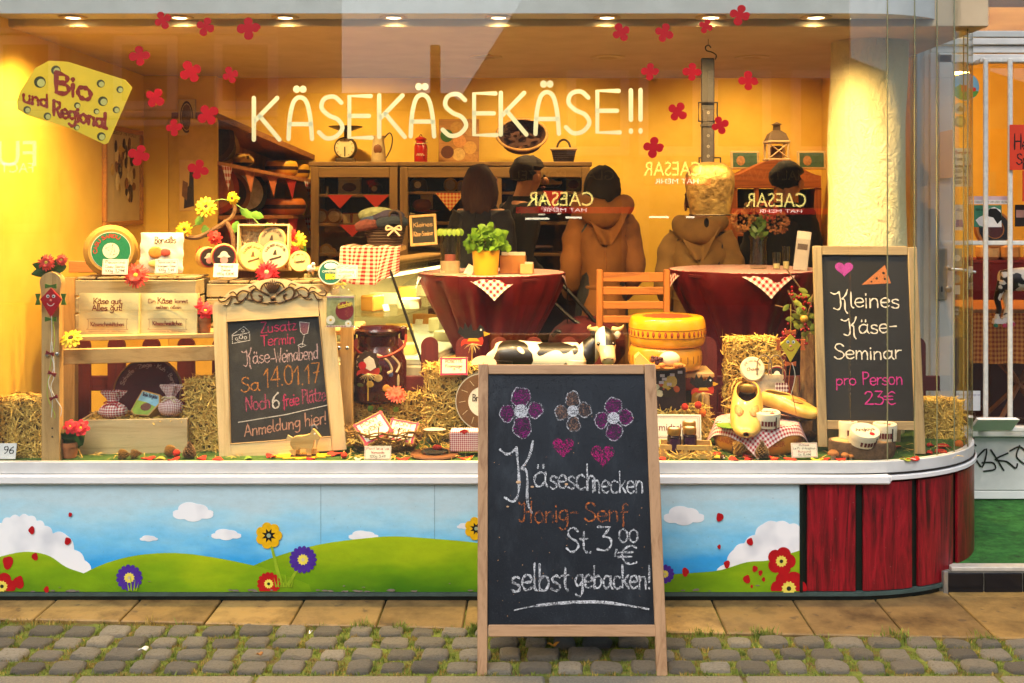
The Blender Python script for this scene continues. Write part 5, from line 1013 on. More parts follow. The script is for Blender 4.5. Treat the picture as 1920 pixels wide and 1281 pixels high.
# kite figures
def kite(label,px,py,s,Y,hexc,bowc,strings,name='kite_figure'):
    k_=S(s,Y);t=thing(name,label,'kite figure',P(px,py,Y))
    MB().prism([(0,1.28*k_),(.95*k_,.28*k_),(0,-1.35*k_),(-.95*k_,.28*k_)],-.004,.004).build('diamond',pm(hexc,.5,.12),t)
    for x,z,ry in((0,1.45,0),(1.15,.28,90),(-1.15,.28,90),(0,-1.5,0)):MB().prism([(-.5*k_,.22*k_),(0,.09*k_),(.5*k_,.22*k_),(.5*k_,-.22*k_),(0,-.09*k_),(-.5*k_,-.22*k_)],-.004,.003,T(x*k_,-.003,z*k_,0,RD(ry))).build('bow',pm(bowc,.5),t)
    for sx in(-1,1):
        MB().disc(sx*.26*k_,.55*k_,.15*k_,-.0046,12).build('eye',pm('#eeeae0',.4),t,0);MB().disc(sx*.24*k_,.53*k_,.08*k_,-.005,10).build('pupil',PK,t,0)
    MB().stroke(smooth_pts([(-.3*k_,-.1*k_),(-.12*k_,-.28*k_),(.12*k_,-.28*k_),(.3*k_,-.1*k_)],4),.07*k_,-.0047).build('mouth',pm('#e9cfc6' if hexc!='#e2bd2a' else '#b02a1a',.5),t,0);MB().ell((0,-.005,.17*k_),(.11*k_,.004,.11*k_),10,5).build('nose',pm('#dc8478',.5),t)
    for cc,pts in strings:MB().tube(smooth_pts([(S(a-px,Y),-.008,S(py-b,Y))for a,b in pts],3),.0016,5).build('string',pm(cc,.8),t)
    return t
kf=kite('red smiling wooden kite figure with green bows hanging on the bench post',96,567,21,4.425,'#b21a20','#4c6a24',[('#e8e2d6',[(98,592),(99,625),(97,660),(103,690),(92,715),(100,745),(98,782)]),('#a9b83a',[(100,595),(104,640),(95,690),(90,740),(104,775),(103,784)]),('#e8e2d6',[(99,640),(104,700),(97,725),(108,750),(117,765),(115,780)])])
for px,py in((96,662),(100,700),(103,745)):MB().prism([(-.016,.008),(0,.003),(.016,.008),(.016,-.008),(0,-.003),(-.016,-.008)],-.003,.003,T(S(px-96,4.425),-.012,S(567-py,4.425),0,R.uniform(-.5,.5))).build('butterfly',pm('#7d1a18',.5),kf)
kite('yellow smiling wooden kite figure with orange bows hanging from the berry branch',1482,652,20,4.50,'#e2bd2a','#d8662a',[('#b5662a',[(1482,680),(1478,720),(1486,745),(1492,775)]),('#e6dcc0',[(1484,680),(1490,705),(1482,740)]),('#c9a23c',[(1482,622),(1482,570)])])
# arched chalkboard, left
CHB=N('chalk slate');v=CHB.co();k=CHB.ramp(CHB.noise(v,9,5),[(.3,C('#1c1a17')),(.55,C('#2b2823')),(.8,C('#4a443b'))]);CHB.bump(CHB.noise(v,160,4),.25,.003);SLATE=CHB.fin(k,.75)
cb=thing('arched_chalkboard','chalkboard in pale arched wooden frame announcing a cheese and wine evening','chalkboard',P(535,852,4.56),rot=(RD(-7),RD(-3.0),RD(6)));kq=4.6/F
def cp(x,y):return((x-535)*kq,(852-y)*kq*1.012)
def fit(x,y):return cp(x,y)
outl=[(420,851),(419,570),(424,562),(438,556),(452,545),(470,541),(500,529),(525,527),(550,529),(580,540),(598,545),(615,552),(630,558),(636,566),(655,842)]
fr_o=[cp(412+4,851),cp(412,575),cp(416,566),cp(432,558),cp(446,546),cp(470,541),cp(500,531),cp(522,528),cp(548,531),cp(575,541),cp(600,546),cp(614,556),cp(629,562),cp(634,572),cp(648,851)]
W_,B_=[cp(437,826),cp(437,602),cp(607,602),cp(621,826)],None
wm=W_PALE
MB().prism([fr_o[0],fr_o[1],fr_o[2],cp(437,562),cp(437,851)],-.012,.012).build('frame_stile',W_PALE,cb);MB().prism([cp(608,562),fr_o[-3],fr_o[-2],fr_o[-1],cp(622,851)],-.012,.012).build('frame_stile',W_PALE,cb)
MB().prism([cp(437.3,602),cp(437.3,558)]+fr_o[3:-3]+[cp(607.6,560),cp(607.6,602)],-.0125,.012).build('arched_head',W_PALEX,cb);MB().prism([cp(437.3,826),cp(620,826),cp(621,851),cp(437.3,851)],-.0125,.012).build('frame_rail',W_PALEX,cb)
MB().prism([cp(434,828),cp(434,599),cp(611,599),cp(624,828)],-.004,.006).build('slate',SLATE,cb)
for a,b in((cp(437,603),cp(608,603)),(cp(437,603),cp(437,826)),(cp(608,603),cp(621,826)),(cp(437,826),cp(621,826))):MB().tube([(a[0],-.011,a[1]),(b[0],-.011,b[1])],.003,6).build('bead',pm('#a88a5a',.6,.3),cb)
OR=pm('#4a3014',.35,.6,60,.4,80,metal=.25);om=MB()
for sx in(-1,1):
    def oc(x,y):p=cp(524+sx*x,y);return(p[0],-.018,p[1])
    for pts,r0 in(([(6,560),(20,552),(32,546),(40,553),(36,566),(24,570),(20,562),(26,558)],.0042),([(40,553),(55,548),(66,556),(64,566),(56,566)],.0036),([(64,560),(76,557),(86,564),(96,566),(100,560),(96,556)],.0032),([(8,575),(22,572),(36,568),(50,562)],.003),([(50,560),(60,570),(72,570)],.0028),([(76,560),(82,572),(92,572)],.0026),([(0,538),(10,536),(18,540),(22,548)],.0035),([(44,552),(48,560),(44,566)],.0025),([(28,548),(34,540),(44,544)],.0028),([(66,556),(72,549),(80,552)],.0026)):om.tube(smooth_pts([oc(*p)for p in pts],4),r0,7)
for a in range(-4,5):p=cp(524+a*4,538-2*(4-abs(a)));q=cp(524+a*1.2,556);om.tube([(q[0],-.018,q[1]),((p[0]+q[0])/2,-.022,(p[1]+q[1])/2),(p[0],-.016,p[1])],[.002,.0038,.002],6)
om.ell((cp(524,566)[0],-.018,cp(524,566)[1]),(.012,.006,.010),10,6);om.ell((cp(524,573)[0],-.018,cp(524,573)[1]),(.02,.005,.005),10,6);om.build('carved_ornament',OR,cb)
PINK=chalk('#c23a62',.5,330);CW=chalk('#d8cfc6',.5,330);CP=chalk('#c7a4a0',.5,330);CO=chalk('#b9793a',.5,330);CM=chalk('#b5506a',.4,330)
def cwrite(t,fn,y,items,kk):
    for tx,x0,x1,yb,hh,mat_,ww,sl in items:
        a=fn(x0,yb);b=fn(x1,yb);write(MB(),tx,a[0],b[0],a[1],hh*kk,ww*.78*kk,y,sl,.35).build('chalk_writing',mat_,t,0)
cwrite(cb,cp,-.0048,[('Zusatz',498,566,628,20,PINK,2.4,.04),('Termin',498,562,653,20,PINK,2.4,.05),('Qäse',467,514,684,26,CP,2.4,.02),('-',514,524,684,20,CP,2.4,0),('Weinabend',522,604,684,26,CP,2.4,.03),('Sa',459,494,735,27,CO,3,.05),('14.01.17',500,606,728,36,CO,3,.02),('Noch',466,512,769,26,CM,3,.06),('6',514,530,768,28,CW,3.4,0),('freie',534,565,765,22,PINK,2.6,.05),('Plätze',570,614,762,26,CM,2.8,.08),('Anmeldung',462,566,815,22,chalk('#b98a74',.75),2.6,.10),('hier!',573,614,805,24,chalk('#b98a74',.75),2.6,.08)],kq)
m_=MB();m_.stroke([cp(452,788),cp(540,780),cp(617,768)],.0035,-.0048);m_.build('chalk_line',CW,cb,0)
m_=MB()
for pts in([(446,644),(446,628),(468,614),(478,625),(478,640),(446,644)],[(446,630),(477,626)]):m_.stroke([cp(*p)for p in pts],.003,-.0049)
for x,y,r in((454,636,3),(462,633,4),(470,635,3),(458,641,2.5),(466,622,3)):p=cp(x,y);m_.ring(p[0],p[1],r*kq*.6,r*kq,-.0049,12)
m_.build('chalk_cheese_drawing',CW,cb,0)
m_=MB();m_.flat([cp(*p)for p in((571,613),(589,615),(585,634),(577,635),(572,630))],-.0048);m_.build('chalk_wine',chalk('#8a5a62',.6),cb,0);m_=MB();m_.stroke([cp(*p)for p in((571,612),(572,630),(577,636),(585,634),(589,615),(571,612))],.003,-.005);m_.stroke([cp(579,636),cp(574,655)],.003,-.005);m_.stroke([cp(*p)for p in((566,655),(574,652),(581,656),(572,659),(566,655))],.003,-.005);m_.build('chalk_glass_drawing',CW,cb,0)
# goat figure on a felt sunflower
fsu=thing('felt_sunflower','flat yellow felt sunflower under the wooden goat','felt flower',(X_(562,4.49),4.52,.5715));MB().loft([[(.105*(1+.16*math.cos(12*a))*math.cos(a),.055*(1+.16*math.cos(12*a))*math.sin(a),z)for a in[2*math.pi*j/72 for j in range(72)]]for z in(0,.004)]).build('petal_sheet',pm('#e8b81a',.95,.15,60,.3,300),fsu);MB().loft([[(.035*math.cos(a),.02*math.sin(a),z)for a in[2*math.pi*j/20 for j in range(20)]]for z in(.0045,.007)]).build('middle',pm('#5a3a14',.95),fsu)
go_=thing('goat_figure','carved wooden goat figurine with grey horn on the felt sunflower','figurine',(X_(565,4.5),4.5,.576));kz=4.5/F
def gpoly(pts):return[((x-565)*kz,(851-y)*kz)for x,y in pts]
MB().prism(smooth_pts(gpoly([(545,828),(548,818),(556,813),(570,812),(582,808),(586,800),(592,803),(602,815),(598,818),(590,820),(588,830),(584,838),(570,836),(556,838),(550,836)]),3,True),-.012,.012).build('body',wood('#d3ab62','#b5883e',0),go_)
MB().prism(gpoly([(536,820),(540,811),(549,816),(550,823)]),-.004,.004).build('tail',pm('#d9b878',.8,.3,100),go_);MB().tube(smooth_pts([(x,-.006,z)for x,z in gpoly([(588,803),(585,797),(590,792),(596,799)])],4),[.004]*9+[.003]*3+[.001],7).build('horn',pm('#6a7078',.4),go_);MB().ell((gpoly([(591,808)])[0][0],-.0125,gpoly([(591,808)])[0][1]),(.004,.002,.004),8,5).build('eye',pm('#e8e6de',.4),go_)
for x,dy in((550,-.013),(556,.006),(580,-.013),(588,.006)):MB().prism(gpoly([(x-7,838),(x+6,838),(x+5,846),(x+4,851),(x-4,851),(x-3,845)]),dy,dy+.008).build('leg',wood('#d3ab62','#b5883e',2),go_);MB().box((*[(x-565)*kz],dy+.004,.004),(.02,.009,.009),.002).build('hoof',pm('#3a2312',.6),go_)
MB().tube([(*[gpoly([(596,818)])[0][0]],-.008,gpoly([(596,818)])[0][1]),(gpoly([(594,836)])[0][0],-.008,gpoly([(594,836)])[0][1])],[.005,.001],7).build('beard',pm('#d0b074',.9),go_)
# box with parcels under the bench
wb=thing('plywood_box','long pale plywood box on the turf under the bench','box',P(251,862,4.58));ww_,wh_=S(197,4.58),S(76,4.58)
for a,d,nm in(((0,0,wh_/2),(ww_,.012,wh_),'front_panel'),((0,.20,wh_/2),(ww_,.012,wh_),'back_panel'),((-ww_/2+.006,.1,wh_/2),(.012,.187,wh_),'end_panel'),((ww_/2-.006,.1,wh_/2),(.012,.187,wh_),'end_panel'),((0,.1,.008),(ww_-.026,.187,.012),'bottom_panel')):MB().box(a,d,.0015).build(nm,W_PALEX,wb)
wb.rotation_euler.z=RD(5);r5=random.Random(8);sm=MB();straws(sm,lambda:(Vector((r5.uniform(-ww_*.46,ww_*.46),r5.uniform(.01,.17),wh_*.93)),Vector((0,0,1)),Vector((0,0,0))),420,r5,.03,.08);tag(sm.build('straw_filling',STRAW,wb,0),kind='stuff')
def parcel(label,px,py,wpx,hpx,Y,freq,bowc='#b5303a',hexc='#a8202c'):
    w_,h_=S(wpx,Y),S(hpx,Y);t=thing('cloth_parcel',label,'gift parcel',P(px,py,Y));gm=ging(hexc,freq,'Object',(0,2))
    MB().ell((0,0,h_*.28),(w_*.5,w_*.36,h_*.29),24,12,fn=lambda d:1+.05*math.sin(9*math.atan2(d.y,d.x))).build('pouch',gm,t,60)
    MB().loft([[(k_*w_*(1+.28*math.sin(5*a+1))*math.cos(a),k_*w_*.5*(1+.28*math.sin(5*a+1))*math.sin(a),z*h_)for a in[2*math.pi*j/30 for j in range(30)]]for k_,z in((.30,.48),(.14,.60),(.22,.74),(.36,.90),(.42,1.0))],False).build('gathered_top',gm,t,60)
    for sx in(-1,1):MB().tube([(0,-.02,h_*.6),(sx*.018,-.03,h_*.66),(sx*.03,-.026,h_*.60),(0,-.02,h_*.6),(sx*.03,-.03,h_*.48)],.0028,6).build('ribbon',pm(bowc,.5),t)
parcel('red and white gingham cloth parcel, left one on the plywood box',212,785,52,52,4.63,95);parcel('dark red dotted cloth parcel with white top, right one on the plywood box',320,780,46,58,4.63,150,'#d8c9a0','#8e1230')
bk=thing('mountain_cheese','wedge-shaped mountain cheese with a meadow label on the plywood box','cheese',P(273,781,4.64),rot=(RD(-28),0,RD(-12)));w_=S(56,4.64)
MB().prism([(-w_*.5,w_*.15),(-w_*.35,0),(w_*.2,-.002),(w_*.5,w_*.42),(w_*.42,w_*.72),(-w_*.28,w_*.86)],-.02,.03).build('rind',pm('#c49a4a',.5),bk);MB().flat([(-w_*.45,w_*.16),(-w_*.33,w_*.02),(w_*.16,w_*.02),(w_*.45,w_*.42),(w_*.38,w_*.68),(-w_*.25,w_*.82)],-.0206).build('label_sky',pm('#7fb4cc',.5,.2),bk,0)
MB().flat([(-w_*.45,w_*.16),(-w_*.33,w_*.02),(w_*.16,w_*.02),(w_*.36,w_*.30),(w_*.0,w_*.44),(-w_*.38,w_*.50)],-.0212).build('label_meadow',pm('#8aa832',.5,.3,40),bk,0);MB().ell((w_*.02,-.0212,w_*.28),(w_*.2,.0006,w_*.14),16,5).build('label_cow',pm('#6a3a22',.6,.3,60),bk);write(MB(),'Tiroler Bergkäse',-w_*.22,w_*.36,w_*.66,w_*.12,w_*.02,-.0218,-.16).build('lettering',pm('#1f2a4a',.5),bk,0)
dp=thing('round_tin_lid','large dark round platter standing behind the parcels under the bench','platter',P(272,800,4.80),rot=(RD(-14),0,0));rp=S(64,4.80);MB().lathe([(.001,.006),(rp*.96,.006),(rp,.012),(rp*1.02,0),(rp,-.004),(.001,-.002)],40,T(0,0,rp*1.0,RD(90))).build('plate',pm('#5a1c26',.3,.3,20),dp);MB().ring(0,rp,rp*.97,rp*1.015,-.011,40).build('gold_rim',pm('#a8762c',.4),dp,0)
mm=MB();ring_text(mm,'Schafe · Ziege · Kuh · Berg',rp*.74,rp*.12,-.0068,165,15,rp*.02);mm.v=[(a,b,c+rp)for a,b,c in mm.v];mm.build('lettering',pm('#c9a8a0',.5),dp,0)
hay('small hay bale at the far left edge of the display',-30,752,78,863,4.50,.16,'h',1100,0,2,3);hay('upright hay bale left of the arched chalkboard',349,717,424,850,4.62,.14,'h',1100,RD(-4),2,4)
card('white price tag numbered 96 at the bottom left corner',-26,832,29,861,4.435,[('46 96','#1a1a1a',.9)],border=None,cat='price tag',name='number_card',bg='#dcdfe2')
# milk can on low hay bale
hay('low hay bale under the painted milk can',662,748,782,800,4.80,.16,'v',700,0,2,5)
mc=thing('milk_can','red painted milk can with floral decoration and wire handle','milk can',P(709,750,4.86));kr=S(53,4.86);kh=S(136,4.86)
CANR=pm('#40100a',.25,.35,12,.05,40,coat=.5)
MB().lathe([(kr*.9,0),(kr*.98,.01),(kr,.05*kh),(kr*1.0,.52*kh),(kr*.94,.60*kh),(kr*.74,.72*kh),(kr*.70,.76*kh),(kr*.72,.78*kh),(kr*.72,.90*kh),(kr*.80,.93*kh),(kr*.84,.97*kh),(kr*.80,1.0*kh),(kr*.74,.985*kh),(kr*.68,.90*kh),(kr*.66,.75*kh),(.002,.74*kh)],40).build('body',CANR,mc)
for sx in(-1,1):MB().box((sx*kr*.90,0,.92*kh),(.03,.03,.06),.008).build('handle_lug',CANR,mc)
MB().tube(smooth_pts([(-kr*.95,-.01,.92*kh),(-kr*.86,-kr*.55,.80*kh),(-kr*.3,-kr*1.02,.66*kh),(kr*.4,-kr*1.02,.65*kh),(kr*.95,-kr*.5,.76*kh),(kr*1.0,-.01,.90*kh)],6),.006,8).build('wire_handle',pm('#7d2410',.35,.2,20,metal=.5),mc)
def on_can(ax,z,rx,rz,hexc,nm,rough=.4):
    a=RD(ax-90);p=(kr*1.0*math.cos(a),kr*1.0*math.sin(a),z*kh);MB().ell((0,0,0),(rx,.0025,rz),12,6,T(p[0],p[1],p[2],0,0,a+math.pi/2)).build(nm,pm(hexc,rough,.25,80),mc)
for ax,z,rx,rz,hx_,nm in((-8,.28,.016,.014,'#d9b048','painted_rose'),(24,.22,.017,.016,'#c98a34','painted_rose'),(8,.36,.018,.016,'#dcc07a','painted_rose'),(-20,.42,.012,.010,'#4a5a86','painted_blossom'),(34,.40,.011,.011,'#4a5a86','painted_blossom'),(-30,.26,.018,.009,'#5a6428','painted_leaf'),(40,.16,.018,.009,'#5a6428','painted_leaf'),(10,.48,.010,.016,'#6d7a2c','painted_leaf'),(-50,.2,.009,.02,'#b8a880','painted_leaf'),(52,.3,.008,.03,'#b8a880','painted_leaf')):on_can(ax,z,rx,rz,hx_,nm)
for pts in([(-30,.48),(-14,.64),(8,.66),(28,.58),(36,.46),(26,.42)],[(-36,.5),(-40,.62),(-20,.70)],[(46,.42),(54,.52),(40,.64)]):
    MB().tube(smooth_pts([(kr*(1.0 if z<.53 else 1.0-(z-.53)*1.0)*math.cos(RD(a-90)),kr*(1.0 if z<.53 else 1.0-(z-.53)*1.0)*math.sin(RD(a-90)),z*kh)for a,z in pts],5),.006,6).build('painted_scroll',pm('#c2ad84',.4,.2),mc)
def stick(label,px,ptop,py,Y,kind):
    t=thing('stick_figure',label,'garden stick',P(px,py,Y));h=S(py-ptop,Y)
    MB().tube([(0,0,0),(0,0,h*.62)],.0022,6).build('stick',pm('#d2ac3c',.7),t);MB().prism(smooth_pts([(-.045,h*.66),(-.02,h*.72),(.02,h*.70),(.046,h*.74),(.046,h*.60),(.01,h*.58),(-.03,h*.62),(-.046,h*.56)],2,True),-.004,.004).build('banner',pm('#c2341c',.6),t)
    m_=MB();r=random.Random(px)
    for _ in range(22):a=r.uniform(-2.9,-.2);l=r.uniform(.02,.045);m_.tube([(0,-.006,h*.62),(l*.5*math.cos(a),-.010,h*.62+l*.35*math.sin(a)),(l*math.cos(a),-.006,h*.62+l*math.sin(a))],.0008,3)
    m_.build('raffia_bow',pm('#d8bd7a',.8),t)
    z=h*.72;s=h*.30
    if kind=='crow':
        MB().prism([(-.9*s,.35*s),(-.75*s,.75*s),(-.55*s,.5*s),(-.45*s,.98*s),(-.25*s,.6*s),(-.05*s,.9*s),(.05*s,.45*s),(.3*s,.5*s),(.5*s,.85*s),(.75*s,.62*s),(.8*s,.35*s),(.55*s,.05*s),(.1*s,-.1*s),(-.4*s,-.05*s)],-.004,.004,T(0,0,z)).build('crow',pm('#17140f',.6),t);MB().prism([(.72*s,.42*s),(1.12*s,.25*s),(.76*s,.1*s)],-.006,.006,T(0,0,z)).build('beak',pm('#d8a024',.5),t);MB().disc(.56*s,.52*s+z,.07*s,-.0046,10).build('eye',pm('#e0ddd0',.5),t,0);MB().prism([(-.2*s,0),(.3*s,0),(.5*s,-.2*s),(-.3*s,-.2*s)],-.005,.003,T(0,0,z)).build('feet',pm('#d8a024',.5),t)
    else:
        MB().prism([(s*.75*(1+(.22 if j%2 else 0))*math.cos(RD(15*j)),s*.5+s*.75*(1+(.22 if j%2 else 0))*math.sin(RD(15*j)))for j in range(24)],-.003,.003,T(0,0,z)).build('spines',pm('#3a2716',.7),t);MB().prism([(-.25*s,.1*s),(-.3*s,.7*s),(.1*s,.95*s),(.45*s,.7*s),(.6*s,.1*s),(.2*s,-.15*s)],-.007,.001,T(0,0,z)).build('hedgehog',pm('#ddd0b4',.6),t);MB().disc(-.4*s,.25*s+z,.3*s,-.008,14).build('apple',pm('#b8201c',.4),t,0)
stick('hedgehog with an apple on a garden stick in front of the milk can',690,668,752,4.72,'hedgehog');stick('black crow on a garden stick left of the cow figure',885,606,706,4.84,'crow');stick('black crow on a garden stick right of the cheese photo box',1317,702,790,4.74,'crow')
flower('coral gerbera lying on the low hay bale before the milk can',742,740,22,4.70,'#dc4a2e','#d8452c',20,rot=(RD(-50),0,RD(20)))
# twig basket with boxes
tb_=thing('twig_basket','shallow twig basket filled with straw in front of the milk can','basket',(X_(722,4.60),4.62,.572));ra,rb=S(74,4.6),.11;r6=random.Random(9);tm=MB()
for i in range(11):
    f=i/10;e=.70+.34*f;z=.008+.085*f;ph=r6.uniform(0,6)
    tm.tube([(ra*e*(1+r6.uniform(-.02,.02))*math.cos(a),rb*e*math.sin(a),z+.006*math.sin(9*a+ph)+r6.uniform(-.002,.002))for a in[2*math.pi*j/36 for j in range(36)]],.0034,5,closed=True)
for j in range(26):a=2*math.pi*j/26;tm.tube([(ra*.68*math.cos(a),rb*.68*math.sin(a),.004),(ra*.9*math.cos(a),rb*.9*math.sin(a),.05),(ra*1.07*math.cos(a+.05),rb*1.07*math.sin(a+.05),.105+r6.uniform(-.01,.014))],.0028,5)
tm.build('woven_twigs',pm('#8f6a30',.8,.4,60),tb_);MB().lathe([(.001,.05),(ra*.8,.045),(ra*.85,.03),(ra*.7,.004),(.001,.004)],24,Matrix.Diagonal((1,rb/ra,1,1))).build('straw_bed',SCORE,tb_)
sm=MB();straws(sm,lambda:(Vector((r6.uniform(-.8,.8)*ra,r6.uniform(-.7,.7)*rb,.055)),Vector((0,-.3,1)),Vector((0,0,0))),520,r6,.03,.08);tag(sm.build('loose_straw',STRAW,tb_,0),kind='stuff')
def cbox(label,px,py,wpx,Y,rx,rz,dep=.022,lines=('PONT','EVEQUE'),border='#b5203c',hz=None,side='#c9a05a',asp=.82,ry=0,bg='#e6dcc0'):
    w_=S(wpx,Y);t=thing('cheese_carton',label,'cheese box',P(px,py,Y),rot=(RD(rx),RD(ry),RD(rz)))
    MB().box((0,dep/2,0),(w_,dep,w_*asp),.003).build('carton',pm(side,.6,.12),t);boxlabel(t,T(0,-.0008,0),w_*.94,w_*asp*.92,bg,border,lines);return t
cbox('square pink-edged cheese box, left of the two in the twig basket',700,803,62,4.555,-42,28,ry=-22);cbox('square pink-edged cheese box, right of the two in the twig basket',754,808,56,4.57,-40,-10,ry=8)
for a,q in((690,770),(716,772),(738,772)):leaf(MB(),Vector(P(a,q,4.68))-Vector(tb_.location),Vector((R.uniform(-.03,.03),-.03,.02)),.012).build('green_leaf',leafmat(),tb_,60)
card('price card on the turf in front of the twig basket',683,837,733,862,4.445,[('Pont leveque','#a83a30',.85),('Normandie','#a83a30',.5),('100g 3,49','#2a2a2a',.6)])
hay('tall hay bale behind the front chalkboard, left of the black cheese',797,692,900,822,4.74,.15,'h',1200,0,1,6)
cbox('pink-edged cheese carton lying on the tall hay bale',851,687,53,4.72,-20,4,.06,('ROSETTE','Fromage'),'#c21e4a',asp=.66,bg='#e8cdb0')
def brown(t,r):
    MB().ring(0,r,r*.50,r*.92,-.0013,44).build('brown_ring',pm('#6d4a26',.5,.35,30),t,0);MB().ring(0,r,r*.92,r*.955,-.0016,44).build('pale_rim',pm('#b8b09a',.5),t,0)
    write(MB(),'Brodowin',-r*.35,r*.5,r*1.02,r*.22,r*.03,-.0018,.05).build('lettering',pm('#3a2a1a',.5),t,0);m_=MB()
    for j in range(12):
        a=2*math.pi*j/12;m_.stroke([(r*.6*math.cos(a),r+r*.6*math.sin(a)),(r*.82*math.cos(a+.06),r+r*.82*math.sin(a+.06))],r*.014,-.0018)
    m_.build('ray_lines',pm('#d8c8a0',.5),t,0)
wheel('black-rinded cheese wheel with brown label half hidden by the front chalkboard',904,754,56,4.66,.09,'#15110e','#e2dac4',(RD(-3),0,RD(-14)),brown,facer=.94)
gp_=thing('gingham_parcel','red gingham wrapped parcel with paper strawberry beside the front chalkboard','gift parcel',P(880,848,4.52));w_,h_=S(74,4.52),S(40,4.52);MB().box((0,.03,h_/2),(w_,.07,h_),.006).build('wrapped_box',ging('#a81e30',120,'Object',(0,2)),gp_);MB().prism([(-.04,h_),(-.02,h_-.012),(.0,h_+.002),(-.02,h_+.008)],-.008,-.004).build('paper_strawberry',pm('#cf2a20',.6),gp_)
gd=thing('glass_cloche','small glass cloche on a wooden board beside the front chalkboard','cloche',(X_(814,4.5),4.53,.572));rg=S(30,4.5);MB().lathe([(rg*1.5,0),(rg*1.55,.006),(rg*1.5,.012),(.001,.012)],32).build('board',wood('#7a4a24','#5a341a',0),gd)
MB().lathe([(rg*1.02,.013),(rg*1.0,.05),(rg*.92,.085),(rg*.6,.098),(.002,.10)],32).build('glass_dome',thin_glass((.95,.93,.86,1),1.5),gd);MB().lathe([(rg*.85,.013),(rg*.85,.02),(.001,.03)],20).build('dark_contents',pm('#1c1510',.8),gd);MB().ell((0,0,.106),(rg*.72,rg*.4,.006),16,6).build('paper_top',pm('#e0b8a0',.6),gd);MB().ell((.01,-.01,.035),(.02,.01,.012),10,6).build('red_leaf',pm('#b5281a',.7),gd)
oc_=thing('oval_card','pale pink oval card in front of the cow figure','card',P(907,697,4.80),rot=(RD(-10),0,0));MB().lathe([(.001,.003),(S(24,4.8),.003),(S(24,4.8),0),(.001,0)],32,T(0,0,S(15,4.8),RD(90))@Matrix.Diagonal((1,.62,1,1))).build('sheet',pm('#e0bfa4',.6),oc_)
# ================================================================== DISPLAY, MIDDLE AND RIGHT
# picket fence along the back of the display
fc=thing('picket_fence','dark red picket fence with rounded tops behind the display','fence',(0,5.28,.57));FR=wood('#5a1410','#3f0d0a',2);YFN=5.28
pm_mesh=None
for i in range(25):
    px=203-65.2*1+65.2*i+16;x=X_(px,YFN);top=Z_(632,YFN)-.57;wd=S(32,YFN);r=wd/2
    if pm_mesh is None:
        pm_mesh=MB().prism([(-r,0),(r,0),(r,top-r)]+[(r*math.cos(RD(a)),top-r+r*math.sin(RD(a)))for a in range(15,180,15)]+[(-r,top-r)],-.010,.010).me('picket',FR)
    o=bpy.data.objects.new('picket',pm_mesh);col.objects.link(o);o.parent=fc;o.location=(x,0,0)
for z0_,z1_ in((706,734),(775,800)):MB().box((X_(960,YFN),.024,(Z_(z0_,YFN)+Z_(z1_,YFN))/2-.57),(X_(1760,YFN)-X_(150,YFN),.02,Z_(z0_,YFN)-Z_(z1_,YFN)),.003).build('rail',wood('#5a1410','#3f0d0a',0),fc)
# cow
n=N('holstein');v=n.co();sp=n.n('SeparateXYZ');n.l(v,sp.inputs[0]);X,Yc,Zc=sp.outputs
pat=n.ramp(n.noise(v,9,1.5,.4,.5),[(.545,(0,0,0)),(.555,(1,1,1))]);body=n.mix(pat,C('#e9dcc0'),C('#17110c'))
blz=n.math('LESS_THAN',n.math('ABSOLUTE',n.math('SUBTRACT',X,.225)),.021);muz=n.math('MULTIPLY',n.math('LESS_THAN',Zc,.398),n.math('LESS_THAN',Yc,-.06));face=n.mix(n.math('MAXIMUM',blz,0),C('#17110c'),C('#ecdfc4'));face=n.mix(muz,face,C('#d9b489'));hd=n.math('GREATER_THAN',X,.15)
n.bump(n.noise(v,50,4),.2,.004);HOL=n.fin(n.mix(hd,body,face),.35,0,.5,.15)
cw_=thing('cow_statue','black and white cow statuette with horns standing behind the front chalkboard','statuette',P(1030,800,5.02));cw_.location.z=.572;ky=5.02/F
def cwp(px,py,dy=0):p=P(px,py,5.02);return(p.x-cw_.location.x,dy,p.z-.572)
spine=[(916,668,.02),(918,662,.025),(930,655,.075),(955,652,.088),(990,654,.088),(1025,656,.087),(1060,656,.088),(1085,654,.084),(1100,648,.068),(1112,640,.056),(1122,632,.045)]
mb=MB();sp_=smooth_pts([(*cwp(a,b+(16 if r>.06 else 8)),r*.82)for a,b,r in spine],4);mb.tube([p[:3]for p in sp_],[max(.004,p[3])for p in sp_],22)
hs=smooth_pts([(*cwp(1132,622,.0),.030),(*cwp(1133,630,-.03),.046),(*cwp(1134,642,-.055),.047),(*cwp(1136,655,-.085),.036),(*cwp(1137,664,-.105),.034),(*cwp(1138,671,-.118),.030),(*cwp(1138,674,-.125),.016)],4);mb.tube([p[:3]for p in hs],[p[3]for p in hs],20)
for a,dy in((945,-.05),(948,.05),(1080,-.05),(1083,.05)):q=cwp(a,672,dy);mb.tube([q,(q[0]-.01,dy,.14),(q[0]+.004,dy,.08),(q[0],dy,.012)],[.048,.030,.021,.024],10)
mb.build('body',HOL,cw_,60)
